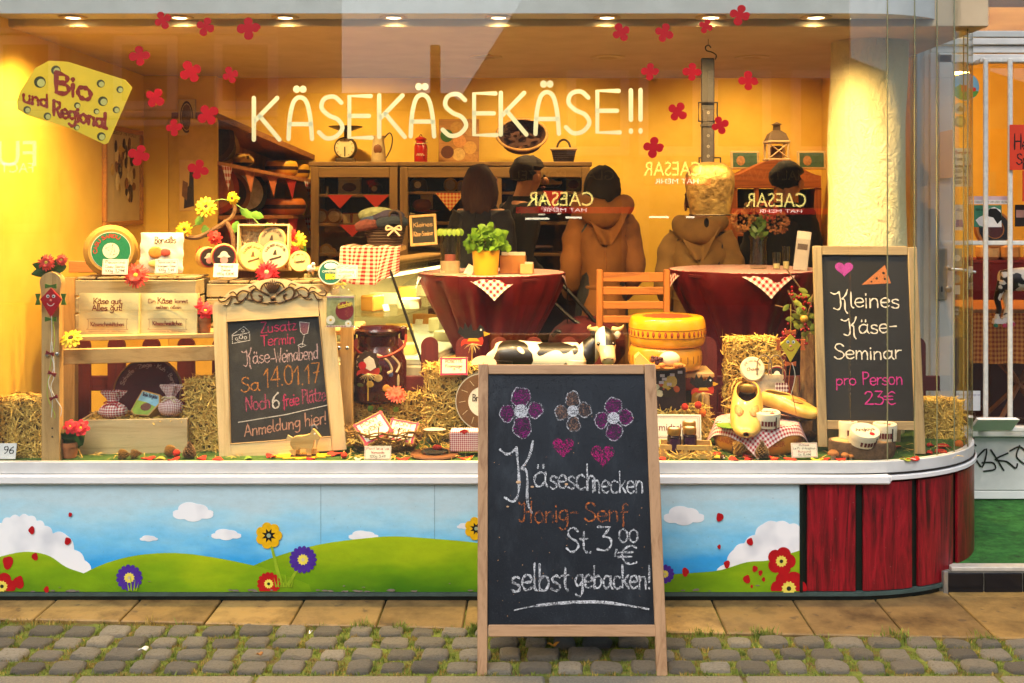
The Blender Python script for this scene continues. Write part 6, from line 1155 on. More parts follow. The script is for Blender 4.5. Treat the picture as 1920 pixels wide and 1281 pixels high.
for sx,a,b in((-1,1106,622),(1,1163,624)):
    e0=cwp(1134+sx*17,628,-.02);e1=cwp(a,b,-.03);MB().loft([[(e0[0]+(e1[0]-e0[0])*t,e0[1]-.004+ww*.4*math.cos(q),e0[2]+(e1[2]-e0[2])*t+ww*math.sin(q))for q in[2*math.pi*j/10 for j in range(10)]]for t,ww in((0,.008),(.35,.020),(.7,.019),(1,.004))]).build('ear',pm('#17110c' if sx<0 else '#d9cdb4',.5),cw_)
    MB().tube(smooth_pts([cwp(1134+sx*14,617,-.01),cwp(1134+sx*24,617,-.02),cwp(1134+sx*31,613,-.03),cwp(1134+sx*(27 if sx<0 else 34),608,-.035)],4),[.013,.013,.0125,.012,.011,.010,.009,.008,.007,.0055,.004,.003,.002][:13],10).build('horn',pm('#d9b878',.35,.2),cw_)
    ex=cwp(1134+sx*14,640,-.088);MB().ell(ex,(.009,.007,.009),12,8).build('eye',pm('#120c08',.1),cw_);MB().ell((ex[0]-.002,ex[1]-.006,ex[2]+.003),(.0025,.002,.0025),8,5).build('eye_glint',pm('#e9e4d8',.2),cw_)
    nx=cwp(1137+sx*7,666,-.134);MB().ell(nx,(.006,.005,.004),10,6).build('nostril',pm('#5a3a2a',.5),cw_)
# gouda wheels on a stool
stl=thing('wooden_stool','small wooden stool carrying the two big gouda wheels','stool',(X_(1250,5.0),5.0,.572));zt=Z_(692,5.0)-.572
MB().box((0,.0,zt-.012),(S(165,5.0),.22,.024),.006).build('seat',W_PINEX,stl)
for a,b in((-.14,-.08),(.16,-.08),(-.14,.08),(.16,.08)):MB().tube([(a,b,zt-.02),(a*1.08,b*1.1,0)],.014,8).build('leg',W_PINE,stl)
def gouda(label,px,pytop,pybot,wpx,Y,band,hexc,topmark):
    r=S(wpx/2,Y);h=S(pybot-pytop,Y)*.86;t=thing('gouda_wheel',label,'cheese',(X_(px,Y),Y,Z_(pybot,Y)+.010));n_=44
    prof=[(.001,h)]+[(r*.90+r*.10*math.cos(RD(a)),h/2+h/2*math.sin(RD(a)))for a in range(90,-91,-15)]+[(.001,0)]
    MB().lathe(prof,n_).build('rind',pm(hexc,.28,.12,10,.06,60,coat=.4),t)
    MB().lathe([(r*1.003,h*.30),(r*1.006,h*.5),(r*1.003,h*.62)],n_).build('print_band',pm('#c2902c',.4),t)if False else None
    if band=='oval':
        for j in range(40):
            a=2*math.pi*j/40;o=MB()if j==0 else None
            if j==0:ov=MB().ell((0,0,0),(.0062,.0016,.013),10,5).me('band_oval',pm('#7d2c14',.5));ov2=MB().ell((0,0,0),(.0038,.0022,.010),8,5).me('band_dot',pm('#b5501c',.5))
            for me_,nm in((ov,'band_oval'),(ov2,'band_dot')):
                o=bpy.data.objects.new(nm,me_);col.objects.link(o);o.parent=t;o.location=(r*1.002*math.cos(a),r*1.002*math.sin(a),h*.47);o.rotation_euler=(0,0,a+math.pi/2)
        for z in(.33,.61):MB().lathe([(r*1.004,h*z-.001),(r*1.0055,h*z),(r*1.004,h*z+.001)],n_).build('band_line',pm('#6a2c14',.5),t)
    else:
        for j in range(30):
            a=2*math.pi*j/30
            if j==0:ov=MB().box((0,0,0),(.004,.002,h*.3),.0008).me('band_mark',pm('#7a4a1c',.5))
            o=bpy.data.objects.new('band_mark',ov);col.objects.link(o);o.parent=t;o.location=(r*1.0*math.cos(a),r*1.0*math.sin(a),h*.5);o.rotation_euler=(0,0,a+math.pi/2)
    if topmark:
        MB().lathe([(.001,h+.0012),(r*.62,h+.0012),(r*.62,h),(.001,h)],40,wob=lambda a:.10*math.sin(16*a)).build('top_print',pm('#b5451c',.5,.3,20),t);MB().lathe([(.001,h+.002),(r*.42,h+.002),(r*.42,h+.001),(.001,h+.001)],30).build('top_print',pm('#7a3a18',.5,.4,30),t)
gouda('upper of two stacked yellow gouda wheels with a red brown oval band',1251,588,650,144,4.97,'oval','#e9a010',True);gouda('lower of two stacked gouda wheels, on the stool',1247,644,694,138,4.97,'bar','#d8941c',False)
pl=thing('cheese_plate','plate with cheese wedge, white cheese, grapes and walnuts before the gouda wheels','cheese plate',P(1238,690,4.74));zpl=0
MB().lathe([(.001,.0),(.075,.0),(.105,.010),(.107,.013),(.075,.005),(.001,.005)],36).build('plate',wood('#a86f30','#7d4c20',0),pl)
MB().prism([(-.11,.006),(-.03,.006),(-.04,.02),(-.092,.068),(-.11,.05)],-.045,.015).build('cheese_wedge',pm('#e6cf62',.5,.1),pl);MB().ell((.042,.02,.035),(.045,.03,.033),20,10).build('white_cheese',pm('#e9dfae',.5),pl)
rr5=random.Random(2)
for _ in range(11):MB().ell((-.018+rr5.uniform(-.018,.022),-.02+rr5.uniform(-.01,.02),.024+rr5.uniform(0,.028)),(.009,)*3,10,7).build('grape',pm('#4a1a20',.25),pl)
for _ in range(7):MB().ell((.02+rr5.uniform(-.035,.06),-.055+rr5.uniform(-.01,.012),.018),(.013,.011,.011),10,7,fn=lambda d:1+.08*math.sin(9*d.x)*math.sin(8*d.z)).build('walnut',pm('#b57a34',.7,.3,80,.5,120),pl)
pb=thing('photo_box','dark box with a printed cheese platter photo under the plate','box',P(1240,770,4.74));w_,h_=S(92,4.74),S(80,4.74)
MB().box((0,.07,h_/2),(w_,.14,h_),.003).build('carton',pm('#33201c',.45,.5,20),pb);rr7=random.Random(6)
for a,b,rx,rz,hx_ in((.12,.45,.05,.026,'#3a2a14'),(-.02,.42,.022,.018,'#e6d6a8'),(.09,.58,.018,.022,'#d8bd5a'),(.20,.68,.026,.028,'#d9bd62'),(.14,.50,.02,.013,'#e0b82a'),(.0,.62,.012,.012,'#c2562a'),(.30,.5,.016,.015,'#b5562a'),(.05,.50,.008,.008,'#c2401f'),(-.1,.55,.014,.014,'#e2d8b0')):MB().ell((w_*a,-.0008,h_*b),(rx,.0008,rz),14,5).build('printed_cheese',pm(hx_,.5,.2,40),pb)
for a,b in((.02,.82),(.0,.66),(.06,.74),(.22,.84),(.38,.90),(.16,.62)):MB().box((w_*a,-.0022,h_*b),(.020,.0008,.012),.0,T(0,0,0)).build('printed_flag',pm('#d6d2e0',.5),pb)
hay('flat straw bale on the turf under the cheese photo box',1228,770,1330,836,4.74,.15,'v',700,0,1,12)
for a in((1284,763,6.5,'orange red felt ball, left of three on the flat straw bale','#d2341c'),(1309,760,7,'orange red felt ball, middle of three on the flat straw bale','#c9341e'),(1317,774,7,'orange felt ball, lowest of three on the flat straw bale','#d86a1e')):pom(a[3],a[0],a[1],a[2],4.70,a[4])
sg=thing('shop_card','white framed card with red shop lettering half hidden by the front chalkboard','sign',P(1240,838,4.63),rot=(RD(-10),0,RD(-3)));w_,h_=S(150,4.63),S(60,4.63)
MB().box((0,0,h_/2),(w_,.004,h_),.001).build('card',pm('#e9e2cc',.5,.05),sg);m_=MB()
for e,wq in((.008,.0016),(.014,.0010)):
    for a,q in(((-w_/2+e,e+.03),(-w_/2+e,h_-e)),((-w_/2+e,h_-e),(w_/2-e,h_-e)),((w_/2-e,h_-e),(w_/2-e,e+.03)),((w_/2-e,e+.03),(-w_/2+e,e+.03))):m_.stroke([a,q],wq,-.0026)
m_.build('frame_line',pm('#7a2420',.5),sg,0);put(MB(),typ('Käseschmidtchen',h_*.22,w_*.80),T(-.002,-.003,h_*.50)).build('lettering',pm('#7a2420',.5),sg,0);write(MB(),'Zum Thema',-.01,.1,h_*.10,h_*.13,.0014,-.003).build('lettering',pm('#7a2420',.5),sg,0)
jc=thing('jam_crate','tiny slatted crate with straw holding the jam jars','crate',P(1286,862,4.47),rz=RD(-6));cw2,ch2=S(98,4.47),S(30,4.47);WC=wood('#c89c50','#a87a38',0)
for z in(.22,.75):
    for y in(0,.10):MB().box((0,y,ch2*z),(cw2,.005,ch2*.32),.001).build('slat',WC,jc)
    for sx in(-1,1):MB().box((sx*(cw2/2-.003),.05,ch2*z),(.005,.094,ch2*.32),.001).build('slat',WC,jc)
for sx in(-1,0,1):MB().box((sx*(cw2/2-.012),-.004,ch2*.47),(.014,.004,ch2*.92),.001).build('upright',WC,jc)
MB().box((0,.05,.004),(cw2-.012,.09,.005),.001).build('base',WC,jc);sm=MB();straws(sm,lambda:(Vector((rr5.uniform(-cw2*.5,cw2*.5),rr5.uniform(-.02,.09),rr5.uniform(.004,ch2*.5))),Vector((0,-1,.3)),Vector((0,0,0))),200,rr5,.02,.06,.0012);tag(sm.build('straw',STRAW,jc,0),kind='stuff')
for i,(px,Y,wd)in enumerate(((1264,4.50,'left front of three in the tiny crate'),(1293,4.52,'right front of three in the tiny crate'),(1292,4.565,'rear of three in the tiny crate'))):
    t=thing('jam_jar','jam jar with gold lid, '+wd,'jar',(X_(px,Y),Y,.594),group='jam jars in the tiny crate');r=S(13.5,Y);h=S(44 if i<2 else 50,Y)
    MB().lathe([(r*.9,0),(r,.004),(r,h*.66),(r*.82,h*.72),(r*.82,h*.74),(.001,h*.74)],24).build('glass_body',pm('#2a1016',.08,.2,10,coat=.6),t);MB().lathe([(r*.93,h*.74),(r*.96,h*.76),(r*.96,h*.95),(r*.9,h),(.001,h)],24).build('lid',pm('#a87c34',.3,.15,20,metal=.6),t);MB().lathe([(.001,h+.001),(r*.62,h+.001),(r*.62,h),(.001,h)],18).build('lid_label',pm('#dccfae',.5),t)
    MB().add([(r*1.01*math.cos(RD(a)),r*1.01*math.sin(RD(a)),z)for z in(h*.12,h*.6)for a in range(-135,-40,10)],[(j,j+1,j+11,j+10)for j in range(9)]).build('jar_label',pm('#3a1230',.4,.2),t)
# clogs, hay and cheese at right
hay('hay bale behind the yellow clogs',1366,640,1462,800,4.86,.14,'h',1200,0,1,14)
zl=thing('label_cheese','large orange red-printed cheese wheel lying under the yellow clogs','cheese',(X_(1422,4.66),4.68,.572));rz_,hz_=S(83,4.66),S(52,4.66)
MB().lathe([(.001,hz_)]+[(rz_*.86+rz_*.14*math.cos(RD(a)),hz_/2+hz_/2*math.sin(RD(a)))for a in range(90,-91,-15)]+[(.001,0)],44).build('rind',pm('#c98226',.32,.2,14,.1,60,coat=.3),zl)
tt=typ('ZAANLANDER',.022,.16);m_=MB()
for off in(-64,0,64):
    vs2=[]
    for x,y,z in tt.v:a=RD(-90+off)+x/rz_;vs2.append((rz_*1.002*math.cos(a),rz_*1.002*math.sin(a),hz_*.36+z))
    m_.add(vs2,tt.f)
m_.build('print',pm('#8f2a18',.5),zl,0)
clg=thing('gingham_cloth','red gingham cloth draped over the label cheese under the clogs','cloth',(X_(1422,4.66),4.68,.572+hz_+.002))
def drape(u,v_):
    x,y=(u-.5)*.42,(v_-.5)*.40;ca,sa=math.cos(.62),math.sin(.62);x,y=x*ca-y*sa,x*sa+y*ca;r=math.hypot(x,y);R0=rz_*.88
    z=0 if r<R0 else-(r-R0)*.95;k_=1 if r<R0 else(R0+(r-R0)*.35)/r;return(x*k_*(1.06),y*k_*1.06,z+.002*math.sin(40*x)*math.sin(37*y))
MB().sheet(26,26,drape).build('cloth',ging('#b01e30',26,'UV'),clg,60)
lf=thing('felt_maple_leaf','large green felt leaf on the gingham cloth under the left clog','felt leaf',(X_(1386,4.56),4.56,.572+hz_+.006));MB().loft([[(.085*(1+.28*abs(math.cos(2.5*a)))*math.cos(a),.05*(1+.28*abs(math.cos(2.5*a)))*math.sin(a),z-.25*abs(.05*math.sin(a)))for a in[2*math.pi*j/50 for j in range(50)]]for z in(0.001,.005)]).build('leaf_sheet',pm('#6d8a26',.9,.2,50),lf)
n=N('clog');v=n.co();k=n.ramp(n.noise(v,18,4),[(.3,C('#cf9c3a')),(.6,C('#e0b458')),(.85,C('#e8c878'))]);sp=n.n('SeparateXYZ');n.l(v,sp.inputs[0]);k=n.mix(n.math('LESS_THAN',sp.outputs[2],.020),k,C('#2a1208'));n.bump(n.noise(v,60,3),.12,.004);CLOG=n.fin(k,.3,0,.5,.3)
def clog(label,loc,rot,L):
    t=thing('wooden_clog',label,'clog',loc,rot=rot);rows=[];m_=20
    secs=[(0,.036,.07,.3),(.05,.052,.088,.75),(.2,.060,.092,.85),(.33,.064,.088,.62),(.41,.066,.084,.25),(.46,.067,.081,0),(.6,.069,.074,0),(.74,.066,.066,0),(.86,.054,.058,0),(.95,.030,.056,0),(1.0,.008,.064,0)]
    for s,w_,h_,th0 in secs:
        kk=L/.26;row=[];base=(.006 if s<.9 else.03+(s-.94)*.25)
        for j in range(m_+1):
            a=math.pi/2+th0+(2*math.pi-2*th0)*j/m_;ca,sa=math.cos(a),math.sin(a)
            zc=(h_+base)/2;row.append((math.copysign(abs(ca)**.75,ca)*w_*kk*.86,-s*L,(zc+sa*(h_-base)/2*1.0)*kk))
        rows.append(row)
    o=MB().loft(rows,False,False).build('shoe',CLOG,t,60);wd_=o.modifiers.new('seam','WELD');wd_.merge_threshold=.002;md=o.modifiers.new('wall','SOLIDIFY');md.thickness=.007*L/.26;md.offset=-1;sb_=o.modifiers.new('smooth','SUBSURF');sb_.levels=1;sb_.render_levels=1
    MB().ell((0,-.02*L,.036*L/.26),(.036*L/.26,.012,.026*L/.26),12,8).build('heel_block',CLOG,t)
    for sx in(-1,1):
        m2=MB();m2.ell((sx*.026*L/.26,-.57*L,.0755*L/.26),(.022*L/.26,.036*L/.26,.0065),14,6,Matrix.Identity(4));o=m2.build('painted_patch',pm('#c08038',.45,.6,160),t)
    for q in range(3):MB().tube([(-.014,-(.76+.035*q)*L,.062*L/.26),(0,-(.775+.035*q)*L,.0645*L/.26),(.014,-(.76+.035*q)*L,.062*L/.26)],.0011,4).build('painted_line',pm('#3a1c0c',.5),t)
    return t
clog('yellow wooden clog standing toe down, left of the pair',(X_(1405,4.66),4.70,.572+hz_+.105),(RD(38),RD(0),RD(-12)),.27);clog('yellow wooden clog pointing right, right of the pair',(X_(1432,4.68),4.74,.572+hz_+.045),(RD(12),RD(0),RD(62)),.25)
def oval_box(label,px,py,wpx,hpx,Y,txt,zb=None,rx=0,rz=0):
    r=S(wpx/2,Y);h=S(hpx,Y);p=P(px,py,Y)
    if zb is not None:p.z=zb
    t=thing('cheese_tub',label,'cheese box',p,rot=(RD(rx),0,RD(rz)));sq=Matrix.Diagonal((1,.86,1,1))
    MB().lathe([(.001,0),(r*.97,0),(r*.98,h*.6),(.001,h*.6)],32,sq).build('tub',pm('#ddd2b0',.55,.1),t);MB().lathe([(r,h*.5),(r*1.01,h*.92),(r*.97,h),(.001,h)],32,sq).build('lid',pm('#e0d6b6',.5,.08),t);m_=MB()
    write(m_,txt,-r*.7,r*.7,-r*.05,r*.34,r*.05,0);m_.v=[(x,z*.86,h+.0008)for x,y,z in m_.v];m_.build('lettering',pm('#4a2418',.5),t,0)
    MB().lathe([(.001,h+.0008),(r*.18,h+.0008),(r*.18,h),(.001,h)],14,T(r*.28,-r*.42,.0006)).build('red_seal',pm('#b01c24',.4),t);m_=MB()
    for a in(-120,-105,-92,-80,-66):m_.box((0,0,0),(.009,.001,h*.34),.0,T(r*1.0*math.cos(RD(a)),r*.87*math.sin(RD(a)),h*.36,0,0,RD(a+90)))
    m_.build('side_print',pm('#6a2a24',.5),t);MB().box((0,0,0),(.006,.001,h*.8),0,T(r*1.013*math.cos(RD(-58)),r*.872*math.sin(RD(-58)),h*.42,0,0,RD(32))).build('dark_strip',pm('#2a2420',.5),t)
    return t
oval_box('small oval cheese tub on the gingham cloth between the clogs',1438,799,49,27,4.53,'Angloys',.572+hz_+.006,8)
ch_=thing('birch_cheese_bag','birch bark patterned bag with round white cheese and gingham behind the clogs','gift bag',P(1440,752,4.80));w_,h_=S(62,4.8),S(50,4.8)
MB().box((0,0,h_*.5),(w_,.03,h_),.004,T(0,0,0,RD(-8))).build('bag_body',pm('#b9a888',.8,.5,30),ch_);MB().sheet(8,6,lambda u,v_:(w_*.18+w_*.4*u,-.022,-.01+h_*.8*v_)).build('gingham_corner',ging('#6a1a24',5,'UV'),ch_)
for dx in(-.02,.03):MB().tube(smooth_pts([(dx-.03,-.015,h_),(dx-.028,-.02,h_+.06),(dx,-.02,h_+.085),(dx+.028,-.02,h_+.06),(dx+.03,-.015,h_)],5),.0028,6).build('bag_handle',pm('#8a7458',.8),ch_)
wheel('round cream cheese standing in front of the right hay bale',1413,692,23,4.78,.03,'#d8cfa8','#e6dcb4',(RD(-14),0,0),art_text('#8a6a5a','Rose','Chevre'),'small_cheese',facer=.9);wheel('round cheese box with dark cow label in front of the right hay bale',1457,703,17,4.80,.03,'#b59a70','#1c1714',(RD(-10),0,RD(-10)),cowface,'cheese_box',facer=.93)
flower('crimson gerbera beside the right clog',1470,741,19,4.84,'#a3121c','#5a0c10',18,rot=(0,0,RD(10)))
for p_ in((1464,690,1.0),(1470,676,.7),(1476,700,1.2)):pass
# log, berry branch
lg_=thing('upright_log','upright bark-covered log beside the right chalkboard','log',P(1516,836,4.82));rl=S(19,4.82);hl=S(212,4.82);r8=random.Random(7)
n=N('bark');v=n.co(scale=(1,1,.35));n.bump(n.noise(v,60,6,.8),1,.02);BARK2=n.fin(n.ramp(n.noise(v,30,6,.7),[(.3,C('#4a301a')),(.5,C('#7a5632')),(.75,C('#a08254'))]),.95)
MB().loft([[(rl*(1+.09*math.sin(5*a+z_*9)+r8.uniform(-.03,.03))*math.cos(a)+.012*math.sin(z_*2),rl*(1+.09*math.sin(7*a))*math.sin(a),hl*z_)for a in[2*math.pi*j/24 for j in range(24)]]for z_ in[i/14 for i in range(15)]]).build('trunk',BARK2,lg_);MB().tube([(-.03,-.02,hl*.25),(-.062,-.03,hl*.5),(-.055,-.02,hl*.62)],[.02,.014,.008],8).build('side_limb',BARK2,lg_)
bbr=thing('berry_branch','green leafy branch with red berries above the log','branch',P(1508,636,4.70));q0=bbr.location
def bp(px,py,Y=4.70):p=P(px,py,Y);return(p.x-q0.x,p.y-q0.y,p.z-q0.z)
for pts in([(1512,650),(1506,610),(1490,575),(1478,545)],[(1506,610),(1518,580),(1524,552)],[(1454,573),(1478,579),(1500,590)],[(1475,505),(1500,540)]):MB().tube(smooth_pts([bp(*p)for p in pts],4),.0035,6).build('twig',BARK,bbr)
for i in range(34):
    a=r8.uniform(0,6.28);p=bp(1505+r8.gauss(0,15),592+r8.gauss(0,24),4.70+r8.uniform(-.03,.03));leaf(MB(),Vector(p),Vector((math.cos(a),r8.uniform(-.5,.1),math.sin(a)*.8))*r8.uniform(.03,.055),.011,4,.15).build('leaf',leafmat('#5c6c1e','#a9a83a'),bbr,60)
bm=MB().ell((0,0,0),(.0056,)*3,10,7).me('berry',pm('#8f1414',.2,.2))
for i in range(64):
    cl=r8.choice(((1482,548),(1490,556),(1506,556),(1510,568),(1468,632),(1480,628),(1510,612),(1500,640)));p=bp(cl[0]+r8.gauss(0,6),cl[1]+r8.gauss(0,6),4.67+r8.uniform(-.02,.02));o=bpy.data.objects.new('berry',bm);col.objects.link(o);o.parent=bbr;o.location=p
MB().ell(bp(1508,598,4.66),(.017,.016,.016),14,9).build('yellow_apple',pm('#b58a2c',.4,.2),bbr)
# right chalkboard
rb_=thing('tall_chalkboard','tall narrow chalkboard with grey wood frame announcing a cheese seminar, 23 euros','chalkboard',P(1634,846,4.56),rot=(RD(-9),0,RD(-4)));kq2=4.62/F
def rp2(x,y):return((x-1634)*kq2*1.0,(846-y)*kq2*1.02)
def fbox(x0_,y0_,x1_,y1_,nm,mat_,yy=0,th=.022):
    a=rp2(x0_,y0_);b=rp2(x1_,y1_);MB().box(((a[0]+b[0])/2,yy,(a[1]+b[1])/2),(abs(b[0]-a[0]),th,abs(b[1]-a[1])),.002).build(nm,mat_,rb_)
fbox(1537,472,1553.5,840,'frame_stile',W_GREY);fbox(1714,474,1731,850,'frame_stile',W_GREY);fbox(1554,472,1713.6,489,'frame_rail',W_GREYX,.001);fbox(1554,792,1713.6,808,'frame_rail',W_GREYX,.001);fbox(1551,486,1716,795,'slate',N('slate black').fin(C('#16140f'),.6),.004,.008)
CWR=chalk('#e6dcc8',1.2);CPK=chalk('#c23a86',1.1)
cwrite(rb_,rp2,-.0014,[('Qleines',1577,1697,586,30,CWR,3,.0),('Qäse-',1594,1690,633,30,CWR,3,0),('Seminar',1571,1697,681,27,CWR,3,.01),('pro',1573,1612,728,20,CPK,2.6,0),('Person',1622,1697,727,24,CPK,2.6,0),('23€',1624,1682,763,24,CPK,2.8,0)],kq2)
m_=MB();m_.flat([rp2(1595+17*(16*math.sin(t)**3)/16,514-15*(13*math.cos(t)-5*math.cos(2*t)-2*math.cos(3*t)-math.cos(4*t))/16)for t in[2*math.pi*j/30 for j in range(30)]],-.0014);m_.build('chalk_heart',chalk('#b04a9a',.7),rb_,0)
m_=MB();m_.flat([rp2(1627,544),rp2(1671,507),rp2(1681,541)],-.0014);m_.build('chalk_cheese_drawing',chalk('#c47a4a',.7),rb_,0);m_=MB()
for x,y,r in((1668,522,2.6),(1655,532,2.4),(1670,533,2.2),(1645,538,1.8)):p=rp2(x,y);m_.disc(p[0],p[1],r*kq2,-.0019,10)
m_.build('drawn_hole',pm('#1a1512',.8),rb_,0);MB().box((0,0,.33),(.36,.02,.64),.002,T(0,.26,0,RD(12))).build('rear_leg_frame',W_GREY,rb_)
# log slice with tubs, mushrooms
ls=thing('log_slice','birch log slice on the turf carrying cheese tubs','log slice',(X_(1618,4.52),4.53,.571));rs_=S(62,4.52);hs_=S(30,4.52)
MB().loft([[(rs_*(1+.05*math.sin(3*a)+.03*math.sin(8*a))*math.cos(a)*e,.58*rs_*(1+.05*math.sin(4*a))*math.sin(a)*e,z)for a in[2*math.pi*j/36 for j in range(36)]]for e,z in((.97,0),(1.02,hs_*.4),(1.0,hs_*.97),(.97,hs_))]).build('bark',pm('#6d5238',.95,.6,40,.9,60),ls);MB().lathe([(.001,hs_+.0012),(rs_*.93,hs_+.0012),(rs_*.93,hs_),(.001,hs_)],36,Matrix.Diagonal((1,.58,1,1))).build('cut_face',wood('#c9a06a','#a87a48',0),ls)
zt_=.571+hs_+.002;oval_box('oval cheese tub tipped forward, front one on the log slice',1617,824,56,26,4.49,'Angloys',zt_,26,12);oval_box('oval cheese tub, right one on the log slice',1659,835,44,30,4.53,'Angloys',zt_,4,-10);oval_box('oval cheese tub, left one behind on the log slice',1590,826,36,30,4.57,'Angloys',zt_,0,20)
for i,(px,s,wd)in enumerate(((1563,11,'brown capped, left of the log slice'),(1585,8,'small pale, at the foot of the log slice'),(1596,6,'tiny, at the foot of the log slice'))):
    t=thing('mushroom','toy mushroom, '+wd,'mushroom',(X_(px,4.45),4.455,.571));k_=S(s,4.45);MB().lathe([(k_*.4,0),(k_*.45,k_*.6),(k_*.3,k_*1.2)],12).build('stem',pm('#d8c49a',.8),t);MB().lathe([(k_*.3,k_*1.0),(k_*1.0,k_*.95),(k_*.95,k_*1.3),(k_*.5,k_*1.7),(.0005,k_*1.8)],16).build('cap',pm('#8f5a28',.7,.3),t)
hay('small hay bale in the curved window corner behind the tall chalkboard',1738,757,1806,836,4.86,.13,'h',800,RD(-12),1,16)
card('price card with red line in front of the log by the right clog',1484,831,1534,858,4.46,[('Käse','#8a3a4a',.4),('Le Pié d Angloys','#1a1a1a',.85),('Burgund','#b02a2a',.5),('St. 5,49€','#1a1a1a',.5)],rz=RD(4))
# scattered small things on the turf
cone('lying light pine cone at the left end of the plywood box front',222,859,11,4.47,False,'#b08a4a');cone('lying light pine cone, second one before the plywood box',244,858,10,4.475,False,'#a87f42',.4);cone('lying light pine cone at the right end of the plywood box',312,852,12,4.52,False,'#b08a4a',-.3);cone('upright dark pine cone by the hay bale left of the arched chalkboard',355,858,14,4.49,True)
cone('lying golden pine cone before the label cheese',1373,850,15,4.50,False,'#a8803c');cone('upright pine cone before the gingham cloth corner',1429,858,15,4.46,True,'#8a6a3c');cone('dark pine cone between the log and the label cheese',1512,826,12,4.74,False,'#5a4024',.5)
pom('red felt ball beside the dark pine cone at left',331,850,7,4.49,'#c2301c');pom('orange red felt ball before the arched chalkboard',645,854,6,4.48,'#cf3a1e');pom('orange felt ball in the curved window corner',1798,833,8,4.72,'#c9641c')
ft=[(277,858,12,4.46,'#c9301c','red, before the plywood box'),(325,862,11,4.44,'#c2281a','red, before the dark pine cone'),(378,855,12,4.46,'#c9301c','red, before the upright hay bale'),(408,860,12,4.44,'#cf3a24','coral, left of the arched chalkboard foot'),(300,860,10,4.45,'#b59a3a','straw yellow, before the plywood box'),(465,857,10,4.455,'#6d8a2a','green, under the arched chalkboard'),(508,852,12,4.50,'#c2281a','red, left of the wooden goat'),(583,861,8,4.443,'#b81c18','dark red, on the felt sunflower edge'),(628,848,14,4.54,'#cf3a24','coral, right of the arched chalkboard foot'),(672,858,9,4.45,'#c9c4a0','pale, left of the pont card'),(755,859,12,4.45,'#c9301c','red, left of the glass cloche'),(873,856,12,4.46,'#cf3a1e','red, right of the glass cloche'),(876,861,8,4.44,'#d88a2c','orange, beside the front chalkboard'),
      (1240,860,10,4.445,'#c2301c','red, left of the jam crate'),(1340,846,13,4.53,'#c9341e','red, behind the lying golden cone'),(1344,856,10,4.47,'#c9b03a','yellow, right of the jam crate'),(1376,861,12,4.44,'#c2301c','red, before the lying golden cone'),(1401,851,9,4.49,'#cf3a24','coral, between the two pine cones'),(1404,861,9,4.442,'#b8241a','dark red, between the two pine cones'),(1452,857,12,4.46,'#cf3a1e','red, right of the upright pine cone'),(1482,862,11,4.436,'#c2301c','red, left of the price card by the log'),(1532,862,10,4.436,'#c9b83a','yellow, below the price card by the log'),(1546,860,10,4.44,'#c2301c','red, right of the price card by the log'),(1575,861,12,4.436,'#c9341e','red, before the log slice'),(1698,862,9,4.436,'#a8b03a','yellow green, right of the log slice'),(1712,862,13,4.45,'#cf2a1c','red, before the foot of the tall chalkboard'),(1742,856,9,4.56,'#c2301c','red, right of the tall chalkboard foot'),(1765,852,14,4.58,'#cf3a24','coral, in the curved corner, front'),(1770,838,14,4.68,'#c2281a','red, in the curved corner, rear'),(1745,836,9,4.70,'#b8201a','dark red, under the corner hay bale'),(1680,840,10,4.68,'#b8201a','dark red, behind the log slice')]
for i,(px,py,s,Y,hx_,wd)in enumerate(ft):felt('felt leaf cut-out on the turf, '+wd,px,py,s,Y,hx_,i*1.3,i*.9)
chs=thing('chestnut','single brown chestnut before the lying golden cone','chestnut',(X_(1355,4.46),4.46,.572));MB().ell((0,0,.010),(.012,.011,.010),14,9).build('nut',pm('#4a2410',.2,.2),chs);MB().ell((.003,-.008,.008),(.006,.004,.005),10,6).build('pale_spot',pm('#d8c09a',.7),chs)
sm=MB();r2=random.Random(77);straws(sm,lambda:(Vector((r2.choice((r2.uniform(-1.9,1.75),r2.uniform(.5,1.0),r2.uniform(-.75,-.3))),r2.uniform(4.46,4.75),.574)),Vector((0,0,1)),Vector((0,0,0))),700,r2,.02,.07,.0014);tag(sm.build('scattered_straw',STRAW,None,0),'loose straw scattered over the green display turf','straw',kind='stuff')
# ================================================================== FRONT CHALKBOARD (A-frame on the cobbles)
H0=3.742;TL=math.atan2(.205,1.035);LEN=1.058
ab=thing('chalkboard_stand','wooden A-frame chalkboard on the cobbles chalked with Käseschnecken price','chalkboard',(X_(1073,H0),H0,.030))
pv=bpy.data.objects.new('front_panel',None);col.objects.link(pv)
Mt=T(0,0,0,-TL);kf_=1.0
def ap(px,py):
    """photo pixel to board plane coordinates (x, along)"""

    dx,dz=(px-1000)/F,-(py-380)/F


    l=(HC-.03+H0*dz)/(math.cos(TL)-math.sin(TL)*dz);s=H0+l*math.sin(TL);return(s*dx-ab.location.x,l)
def abox(poly,y0,y1,nm,mat_):
    return MB().prism([ap(*p)for p in poly],y0,y1,Mt).build(nm,mat_,ab)
fb2=[abox([(895,1276),(914,1276),(915.5,683),(897,683)],-.012,.012,'leg',W_FRAME),abox([(1231,1278),(1252,1278),(1228.5,683),(1207.5,683)],-.012,.012,'leg',W_FRAME),abox([(916,702),(1207,702),(1206.6,684),(916,684)],-.0115,.0115,'top_rail',W_FRAMEX),abox([(916,1193),(1228.5,1193),(1227.5,1171),(916,1171)],-.0115,.0115,'bottom_rail',W_FRAMEX)]
for o in fb2:bv=o.modifiers.new('edge','BEVEL');bv.width=.0025;bv.segments=2
